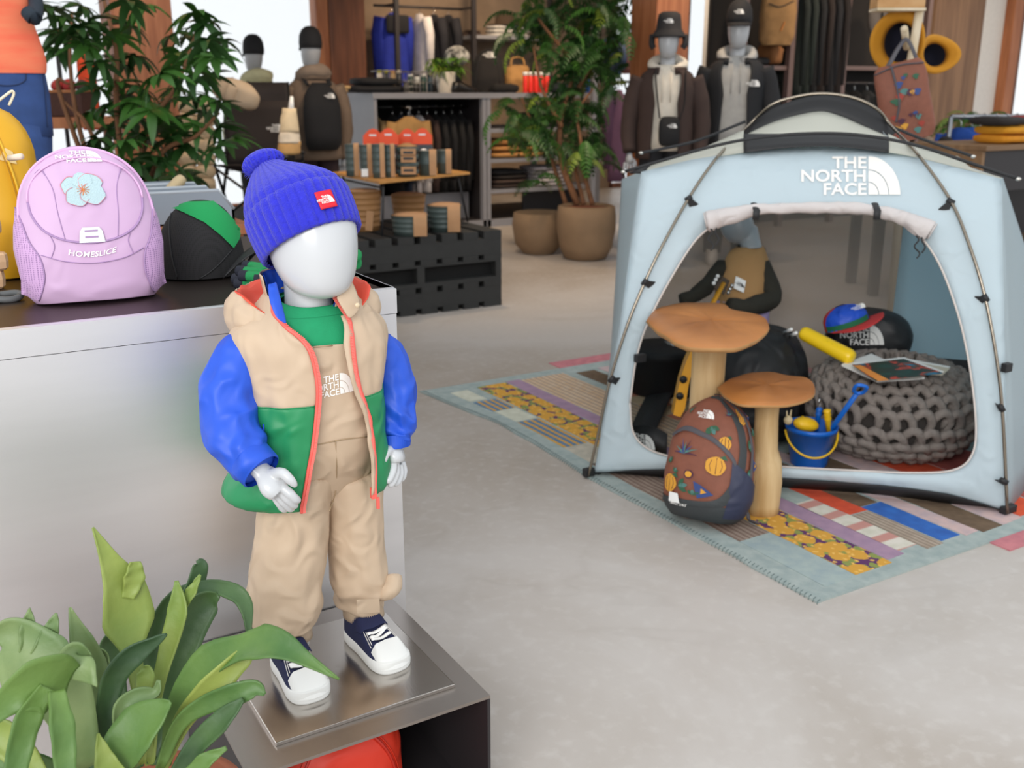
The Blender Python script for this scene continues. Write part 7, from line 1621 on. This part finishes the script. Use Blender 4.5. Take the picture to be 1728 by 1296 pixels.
for i in range(4): jar(lerp(x4+.038, x5-.038, i/3), 9.3, .21, ('c8bfb0', '1f1f22', 'a88a60', '2a2a2c')[i], ('b5b52e', 'b9b52a', 'd9a060', 'e8ddc8')[i], ('cream jar with lime lid in the back basket', 'black jar with lime lid in the back basket', 'tan jar with orange lid in the back basket', 'black jar with pale lid in the back basket')[i], .028)
def small_plant(nm, label, px, Y, z, r, n, me, pot_h, pot_r, potm, sc=1.0):
    x = sx(px, Y); t = thing(nm, label, 'potted plant', (x, Y, z)); G().lathe([(pot_r*.7, 0), (pot_r, pot_h), (pot_r*.9, pot_h), (.001, pot_h*.9)], (x, Y, z), 20, cap=False).make('pot', potm, t)
    for k in range(n): inst(me[k % len(me)], 'leaf', V((x+prn.uniform(-r, r), Y+prn.uniform(-r, r)*.6, z+pot_h+prn.uniform(.0, r))), (prn.uniform(-.5, .5), prn.uniform(-.5, .5), prn.uniform(0, 6.3)), prn.uniform(.6, 1.0)*sc, t)
LM = [palm_mesh('leaf_tuft', 7, .15, .012, 40+k, M_lf[2] if k % 2 else mat('leaf_bright', '5f8f2a', .5)) for k in range(3)]
small_plant('potted_fern', 'small lime green potted fern between the jars and the backpack', 752, 9.3, ST, .14, 20, LM, .2, .11, mat('pale_pot', 'c8c0b4', .7), 1.1)
bp2 = V((sx(824, 9.26), 9.26, ST)); t = thing('black_backpack', 'black backpack with small white logo standing on the shelf unit', 'backpack', bp2)
B5 = Bag(bp2, (-.5, -.86), .08, .43, [(0, .15), (.1, .17), (.5, .165), (.8, .13), (.95, .07), (1, .02)], [(0, .1), (.3, .13), (.7, .11), (.95, .05), (1, .02)], 2.6, .7); B5.body('bag_body', fabric('211d1c'), t); B5.fpath(arch(.12, .08, .40), .006, 'zip', M_tblack, t); logo('bag_logo', lambda a, b: B5.front(.02+a, .36+b, .01), M_print, t, .1)
for k, (px, hx, lb) in enumerate(((775, '1a1716', 'black leather shoe on the shelf unit by the fern'), (790, '231c19', 'dark brown shoe beside the black backpack'))):
    c = V((sx(px, 8.95), 8.90+.115*k, ST)); o = G().loft([[c+V((x, wv*math.cos(2*PI*j/16), max(0, .002+hh*(.5+.5*math.sin(2*PI*j/16))))) for j in range(16)] for x, wv, hh in ((-.11, .02, .04), (-.09, .04, .1), (-.04, .043, .11), (.02, .045, .08), (.08, .047, .06), (.12, .03, .04), (.135, .008, .02))]).make('leather_shoe', mat('leather_'+hx, hx, .35), None); tag(o, lb, 'shoe')
cw = V((sx(776, 9.45), 9.5, ST)); t = thing('patterned_helmet', 'black and white patterned cap on a stand behind the fern', 'cap', cw); G().tube([cw, cw+V((0, 0, .3))], .02, 8).make('stand', M_black, t); G().ell(cw+V((0, 0, .36)), (.13, .12, .1), 22, 12).make('crown', mat('cow_print', 'e6e2d8', .8, col2='1c1a1a', vscale=16), t)
bt2 = V((sx(873, 9.24), 9.24, ST)); t = thing('tan_tote', 'orange-tan canvas tote on the shelf unit behind the red cans', 'bag', bt2); B6 = Bag(bt2, (-.4, -.9), .0, .27, [(0, .12), (.5, .14), (.9, .12), (1, .08)], [(0, .08), (.5, .1), (1, .05)], 2.6, .8); o = B6.body('bag_body', fabric('b88a52'), t, wr=.012); G().tube(spline([B6.pt(-.8, .97), B6.M @ V((-.05, 0, .34)), B6.M @ V((.05, 0, .34)), B6.pt(.8, .97)], 14), .01, 7).make('handle', fabric('b88a52'), t)
o = folded(V((sx(850, 8.9), 8.90, ST)), .27, .16, .085, '1d1a19', 'black folded pouch in front of the tan tote', None, 'folded_pouch', 'bag')
M_redc = mat('red_can', 'e8291c', .4); 
for k in range(5):
    x = lerp(sx(876), sx(912), k/4); t = thing('red_canister', ('red canister with white lid nearest the tan tote', 'red canister second from the tan tote', 'red canister in the middle of the row of five', 'red canister second from the end of the row', 'red canister at the row end away from the tote')[k], 'canister', (x, 8.98, ST), 'red canisters on the shelf unit')
    G().lathe([(.0235, .0), (.0245, .01), (.0245, .17), (.02, .175)], (x, 8.98, ST), 16).make('can', M_redc, t); G().lathe([(.0248, .165), (.0248, .2), (.01, .203)], (x, 8.98, ST), 16).make('lid', M_white, t)
o = folded(V((sx(948, 9.05), 9.05, ST)), .34, .3, .1, '1d2530', 'navy folded bag on the shelf unit behind the tree', None, 'folded_bag', 'bag')
o = G().lathe([(.04, 0), (.045, .2), (.03, .23), (.02, .27)], (sx(994, 9.0), 9.0, ST), 16).make('blue_bottle', mat('blue_bottle', '2a62b8', .3), None); tag(o, 'blue drinking bottle on the shelf unit behind the tree', 'bottle')

# ================================================================ CLOTHES ON THE REAR WALL
def rack_posts(nm, label, pxs, Y, ztop, m, fwd=0):
    t = thing(nm, label, 'clothes rack', (sx(pxs[0], Y), Y, 0))
    for px in pxs: x = pY(px, 60, Y).x; box('post', x-.025, x+.025, Y-fwd-.025, Y-fwd+.025, 0, ztop, m, t)
    return t
RY_ = 11.2; t = rack_posts('clothes_rack', 'grey steel clothes rack on the rear wall', (651, 779, 905), RY_, 3.2, M_darklam, .3); za = pY(700, 12, RY_).z
for px in (651, 779): x = pY(px, 60, RY_).x; box('bracket', x-.012, x+.012, RY_-.3, RY_+.01, za-.012, za+.012, M_darklam, t)
G().tube([(pY(630, 0, RY_).x, RY_, za), (pY(779, 0, RY_).x, RY_, za)], .015, 8).make('hanging_rail', M_darklam, t); zb = pY(830, 62, RY_).z; box('shelf_board', pY(781, 0, RY_).x, pY(905, 0, RY_).x, RY_-.28, RY_+.35, zb-.04, zb, M_shelf, t)
for k, (px, wd, hx, lb, ax) in enumerate(((664, .34, '1c2f9c', 'royal blue jacket with black yoke hanging on the rear rack', 0), (709, .4, 'd8d2d2', 'white shirt hanging next to the blue jacket', 1), (733, .4, '1a1a22', 'navy black jacket hanging beside the white shirt', 1), (757, .4, '181820', 'black jacket with chrome hanger hanging by the rack post', 1))):
    hanging(pY(px, 60, RY_).x, RY_, za, .98, wd, .2 if k == 0 else .14, hx, lb, 'jackets on the rear rack', ax, rail=.015)
xb = pY(664, 40, RY_).x; G().box(xb-.14, xb+.14, RY_-.135, RY_-.09, za-.30, za-.1, .03).make('black_yoke', fabric('15151b'), [o for o in bpy.data.objects if o.name.startswith('hanging_jacket') and o.get('label', '').startswith('royal blue')][0])
for k, (px, w_, h, hx, lb) in enumerate(((803, .14, .07, '3a2c26', 'brown felt cap on the rear wall shelf'), (862, .18, .13, '4a3a2c', 'brown brimmed hat on the rear wall shelf'))):
    x = pY(px, 60, RY_).x; t = thing('felt_hat', lb, 'hat', (x, RY_+.1, zb)); G().lathe([(w_*1.3, 0), (w_*1.32, .01), (w_*.8, .022), (w_*.76, h*.8), (w_*.6, h), (.002, h*1.02)], (x, RY_+.1, zb+(.14 if k else 0)), 24).make('hat_body', fabric(hx), t)
for i in range(3): folded(V((pY(862, 60, RY_).x, RY_+.08, zb+i*.045)), .5, .3, .047, 'd6d2cc', 'white folded shirt under the brimmed hat, '+('lowest in its stack', 'second in its stack', 'third in its stack', 'fourth in its stack', 'topmost of five in its stack')[i], 'folded white shirts on the wall shelf')
t = rack_posts('floor_rack', 'slim grey garment rack by the tree', (1004, 1090), 8.3, 1.95, M_shelf); zc_ = 1.9; zd_ = pY(1046, 138, 8.3).z
for z in (zc_, zd_): G().tube([(pY(1004, 60, 8.3).x, 8.3, z), (pY(1090, 60, 8.3).x, 8.3, z)], .013, 8).make('hanging_rail', M_shelf, t)
hanging(sx(1044, 8.3), 8.3, zd_, .95, .2, .16, '6b4a66', 'long plum coat hanging by the cedar post', None, 0, rail=.013)
hanging(sx(1030, 8.3), 8.3, zc_, .40, .3, .12, '3a4a6a', 'blue grey jacket hanging above the plum coat', None, 1, rail=.013); hanging(sx(1058, 8.3), 8.3, zc_, .38, .28, .12, 'c98a86', 'pink jacket hanging above the plum coat', None, 1, rail=.013)
# right wall rack
WY = 7.35; M_rackd = mat('rack_dark_back', '1d1917', .9); M_rackf = mat('rack_bronze', '6a5550', .5)
wr_ = thing('bay_rack', 'tall dark bay rack of coats along the right wall', 'clothes rack', (8.4, WY, 0))
def wx(px, y=80, Y=WY): return pY(px, y, Y).x
box('back_panel', wx(1238), wx(1572), 7.68, 7.72, 0, 3.3, M_rackd, wr_)
for px in (1253, 1334, 1424, 1560): x = wx(px); box('post', x-.03, x+.03, WY-.03, WY+.03, 0, 3.3, M_rackf, wr_)
for p0_, p1_, py in ((1253, 1334, 112), (1424, 1560, 113), (1253, 1334, 300), (1424, 1560, 300)): z = pY(p0_+20, py, WY).z; box('shelf_board', wx(p0_), wx(p1_), WY, 7.68, max(.05, z-.03), max(.08, z+.01), M_rackf, wr_)
for p0_, p1_, py in ((1334, 1424, -40), (1424, 1560, 140), (1253, 1334, 140)): z = pY(p0_+20, py, WY).z; G().tube([(wx(p0_), WY+.10, z), (wx(p1_), WY+.10, z)], .012, 8).make('hanging_rail', M_darklam, wr_)
zt = pY(1380, -40, WY).z
for k in range(6): hanging(lerp(wx(1346), wx(1414), k/5), WY+.10, zt, 1.15, .34, .085, ('1f2622', '232b26', '1b1b1d', '2b211e', '1e1e22', '241d1c')[k], ('dark green coat hanging nearest the bronze post', 'moss green coat hanging beside the dark green one', 'black coat hanging in the middle of the bay', 'dark brown coat hanging in the bay', 'charcoal coat hanging next to the brown coat', 'umber coat hanging at the end of the bay')[k], 'coats in the bay rack', 1)
for k in range(6): hanging(lerp(wx(1440), wx(1545), k/5), WY+.10, pY(1444, 140, WY).z, .7, .34, .085, ('151517', '1a1a1d', '2a2d30', '141416', '1b1b20', '161618')[k], ('first', 'second', 'third', 'fourth', 'fifth', 'sixth')[k]+' black garment past the bronze post under the bay shelf', 'black garments under the bay shelf', 1)
q = V((wx(1296), 7.25, pY(1296, 76, 7.25).z)); t = thing('tan_backpack', 'large tan roll-top backpack hanging in the bay rack', 'backpack', q); B7 = Bag(q, (-.6, -.8), .0, .5, [(0, .13), (.1, .16), (.6, .165), (.9, .15), (1, .1)], [(0, .09), (.5, .12), (1, .08)], 2.8, .8); B7.body('bag_body', fabric('9a7448'), t, wr=.01); B7.fpath([(-.1, .36), (.0, .33), (.12, .38)], .01, 'strap', M_tblack, t); B7.fpath([(.02, .12), (.05, .2)], .008, 'orange_pull', mat('orange_pull', 'c9762c', .5), t); G().tube([B7.M @ V((0, .0, .49)), B7.M @ V((0, .12, .62)), B7.M @ V((0, .2, .64))], .008, 6).make('hang_loop', M_tblack, t)
q = V((wx(1455), 7.2, pY(1455, 50, 7.2).z)); t = thing('grey_sling', 'grey oval shoulder bag with black strap hanging in the bay rack', 'bag', q); G().ell(q+V((0, 0, .17)), (.12, .07, .24), 24, 14).make('bag_body', fabric('6a625c'), t); G().tube(spline([q+V((-.03, -.075, .36)), q+V((-.03, -.085, .17)), q+V((-.01, -.07, -.02))], 12), .014, 7, flat=.4).make('strap', M_tblack, t)
for k, (px, hx, w_) in enumerate(((1284, '1d1b1c', .26), (1313, '8a5a32', .14))): folded(V((wx(px), WY+.1, pY(1300, 112, WY).z+.012)), w_, .25, .07 if k == 0 else .2, hx, ('black folded sweater on the bay shelf', 'tan boxed goods on the bay shelf')[k], None)

# ================================================================ HAT STAND BEHIND THE TENT
HW = 5.1; hp = pw(1545, 150, HW); M_beech = wood('beech_pole', 'd8c8ae', 'c4b190', 2, 2)
hs3 = thing('hat_stand', 'beech wood hat stand with pegs behind the tent', 'hat stand', (hp.x, hp.y, 0))
G().lathe([(.22, 0), (.22, .025), (.03, .03)], (hp.x, hp.y, 0), 28).make('foot', M_beech, hs3)
G().tube([(hp.x, hp.y, .02), pw(1538, 100, HW), pw(1552, 15, HW), pw(1556, -60, HW)], .022, 14).make('pole', M_beech, hs3)
c = pw(1518, 2, HW); G().box(-.13, .11, -.06, .06, -.035, .07, .004, Matrix.Translation(c) @ Matrix.Rotation(-YAW, 4, 'Z')).make('top_block', wood('pale_pine', 'c59a68', 'b5854f', 2, 0), hs3, False); G().box(-.13, .115, -.065, .065, -.05, -.035, .003, Matrix.Translation(c) @ Matrix.Rotation(-YAW, 4, 'Z')).make('block_tray', M_beech, hs3, False)
G().tube([pw(1530, 80, HW), pw(1526, 48, HW-.15)], .018, 10).make('peg', M_beech, hs3)
M_och = mat('ochre_canvas', 'c98a1e', .8, var=.15, vscale=10); M_inn = mat('navy_lining', '1b1b2c', .9)
def sunhat(px, py, label, rx, rz, tilt, w_=HW):
    c = pw(px, py, w_); t = thing('sun_hat', label, 'hat', c, 'ochre sun hats on the stand'); ax = (CAM-c).normalized(); ax = (ax+RT*tilt[0]+V((0, 0, 1))*tilt[1]).normalized(); a = ax.cross(V((0, 0, 1))).normalized(); b = a.cross(ax)
    def R(k, d, w2=0): return [c+a*(rx*k*math.cos(2*PI*j/40))+b*(rz*k*math.sin(2*PI*j/40))+ax*(d+w2*math.sin(4*PI*j/40+1)) for j in range(40)]
    o = G().loft([R(.60, -.01), R(.72, .015, .008), R(.88, .03, .02), R(1.0, .035, .035)], cap0=False, cap1=False).make('brim', M_och, t); solid(o, .006, 0)
    G().loft([R(.60, -.01), R(.58, -.05), R(.52, -.10), R(.35, -.13), R(.05, -.135)], cap0=False).make('lining', M_inn, t); o = G().loft([R(.615, -.01), R(.60, -.05), R(.54, -.105), R(.36, -.138), R(.05, -.142)], cap0=False).make('crown', M_och, t)
sunhat(1518, 72, 'larger ochre sun hat showing its navy lining on the stand', .135, .165, (-.25, -.1), HW+.12)
sunhat(1578, 92, 'smaller ochre sun hat tilted beside the larger one', .105, .10, (.45, .25), HW+.14)
q = pw(1537, 236, HW-.2); t = thing('printed_hanging_bag', 'rust brown printed backpack hanging from the hat stand', 'backpack', q)
B8 = Bag(q, (CAM-q).normalized(), .0, .37, [(0, .10), (.1, .12), (.8, .12), (.95, .11), (1, .09)], [(0, .05), (.5, .06), (1, .03)], 3.2, .7, -.26); B8.body('bag_body', M_bp, t)
B8.fpath([(-.03, .36), (-.02, .2), (-.05, .1)], .008, 'strap', M_trim, t); B8.fpath([(-.11, .34), (0, .355), (.11, .34)], .006, 'top_zip', M_trim, t)
for k in range(24):
    x, z, r = prn.uniform(-.085, .085), prn.uniform(.04, .32), prn.uniform(.009, .018); B8.fpatch([(x+r*(1+.4*math.sin(3*a))*math.cos(a), z+r*math.sin(a)) for a in [2*PI*i/12 for i in range(12)]], 'motif', M_mot[k % 6], t, .006, .03)
G().tube(spline([B8.pt(-.3, .99), pw(1518, 78, HW-.16), pw(1532, 68, HW-.16), pw(1550, 108, HW-.16)], 18), .012, 7, flat=.4).make('hang_strap', M_trim, t)

# ================================================================ RIGHT-HAND CLOTHES TABLE AND RACK
tbx = thing('clothes_table', 'dark two-tier display table with wooden edge behind the tent', 'display table', pw(1720, 330, 6.2)); c = pw(1660, 246, 5.6); zt2 = c.z
def tbox(nm, x0, x1, y0, y1, z0, z1, m): return G().box(x0, x1, y0, y1, z0, z1, .004, Matrix.Translation((c.x, c.y, 0)) @ Matrix.Rotation(-math.radians(0), 4, 'Z')).make(nm, m, tbx, False)
tbox('table_top', 0, 1.8, -.02, .5, zt2-.03, zt2, wood('table_oak', '8a6a4a', '74573b', 2, 0)); tbox('front_panel', .02, 1.8, 0, .02, zt2-.26, zt2-.03, M_darklam); tbox('end_panel', 0, .03, 0, .5, 0, zt2-.03, wood('table_oak', '8a6a4a', '74573b', 2, 0)); tbox('shelf_board', .03, 1.8, 0, .5, .36, .39, MATS['table_oak']); tbox('back_panel', .03, 1.8, .48, .5, 0, zt2-.03, M_darklam); tbox('lower_panel', .03, 1.8, .3, .32, 0, .36, M_darklam)
for k, (dx, dz, w_, hx, lb) in enumerate(((.18, 0, .3, 'd98e1e', 'ochre folded sweater at the table edge'), (.18, .05, .3, 'e09a22', 'bright orange folded sweater on top of the ochre one'), (.5, 0, .36, '1f3358', 'navy folded sweater on the clothes table'), (.5, .05, .36, '22375e', 'blue folded sweater on the navy one'), (.52, .1, .42, '9c2f26', 'brick red folded sweater topping the stack'), (.1, .1, .24, '2a2422', 'dark folded sweater on the orange pair'))):
    folded(V((c.x+dx+.22, c.y+.15, zt2+dz)), w_, .26, .052, hx, lb, None)
gr = thing('garment_rack', 'low steel garment rail beside the right window', 'clothes rack', (pw(1605, 300, 6.9).x, pw(1605, 300, 6.9).y, 0)); ga_, gb_ = pw(1605, 197, 6.9), pw(1760, 194, 7.0); gb_.z = ga_.z
G().tube([ga_, gb_], .016, 8).make('hanging_rail', mat('galvanised', '9a9ca0', .35, .9), gr)
for q in (ga_, gb_): G().tube([V((q.x, q.y, 0)), q], .016, 8).make('upright', MATS['galvanised'], gr); G().tube([V((q.x, q.y-.16, .016)), V((q.x, q.y+.25, .016))], .016, 8).make('foot', MATS['galvanised'], gr)
for k in range(7):
    q = ga_.lerp(gb_, .12+.12*k); hanging(q.x, q.y, q.z, .62, .36, .068, ('1f4a9c', '2a56a8', '2c2c30', '8c2c22', 'b03a26', '2a3a5c', '1f5a48')[k], ('blue jacket hanging at the rail end', 'second blue jacket hanging on the low rail', 'charcoal jacket hanging on the low rail', 'brick red jacket hanging on the low rail', 'rust red jacket hanging by the window', 'navy jacket hanging by the window', 'teal jacket hanging by the window')[k], 'jackets on the low rail', 1, rail=.016)
SK0 = pw(1562, 256, 6.7)
for k, (px, py, r, hx, lb, w_) in enumerate(((1562, 256, (.056, .07, .10), '8a7460', 'taupe stuff sack behind the tent', 6.7), (1594, 256, (.054, .07, .10), '201a18', 'black stuff sack behind the tent', 6.7), (1552, 270, (.13, .055, .05), 'c8303c', 'red stuff sack behind the tent', 6.52), (1556, 218, (.045, .05, .045), 'b8402c', 'small red pouch behind the tent', 6.7))):
    q = pw(px, py, w_); q.z = SK0.z-.10+r[2] if k < 3 else SK0.z+.10+r[2]-.012; o = G().ell(q, r, 20, 12, Matrix.Rotation(-YAW, 4, 'Z'), .85).make('stuff_sack', fabric(hx), None); wrinkle(o, .006, (12, 12, 12), k); tag(o, lb, 'sack')
    if k == 0: tb3 = thing('low_bench', 'low dark bench holding the stuff sacks behind the tent', 'bench', (q.x, q.y, 0)); G().box(-.3, .3, -.2, .3, q.z-.2, q.z-.1, .01, Matrix.Translation((q.x-.12, q.y, 0)) @ Matrix.Rotation(-YAW, 4, 'Z')).make('bench_top', M_darklam, tb3, False); [G().box(dx-.03, dx+.03, dy-.03, dy+.03, 0, q.z-.2, 0, Matrix.Translation((q.x-.12, q.y, 0)) @ Matrix.Rotation(-YAW, 4, 'Z')).make('leg', M_darklam, tb3, False) for dx in (-.25, .25) for dy in (-.2, .25)]
q = pw(1632, 206, 8.0); t = thing('window_plant', 'fresh green bushy plant on a stand by the pale wall', 'potted plant', (q.x, q.y, 0)); G().lathe([(.12, 0), (.12, .02), (.02, .03), (.02, q.z-.4), (.1, q.z-.38), (.13, q.z-.14), (.001, q.z-.16)], (q.x, q.y, 0), 20, cap=False).make('pot_stand', mat('grey_pot', '8b8580', .7), t)
for k in range(34): inst(PN[(1, 3, 5)[k % 3]], 'frond', q+V((prn.uniform(-.14, .14), prn.uniform(-.12, .12), prn.uniform(-.12, .08))), (prn.uniform(-.5, .5), prn.uniform(-.3, .6), prn.uniform(0, 6.3)), prn.uniform(.4, .62), t)
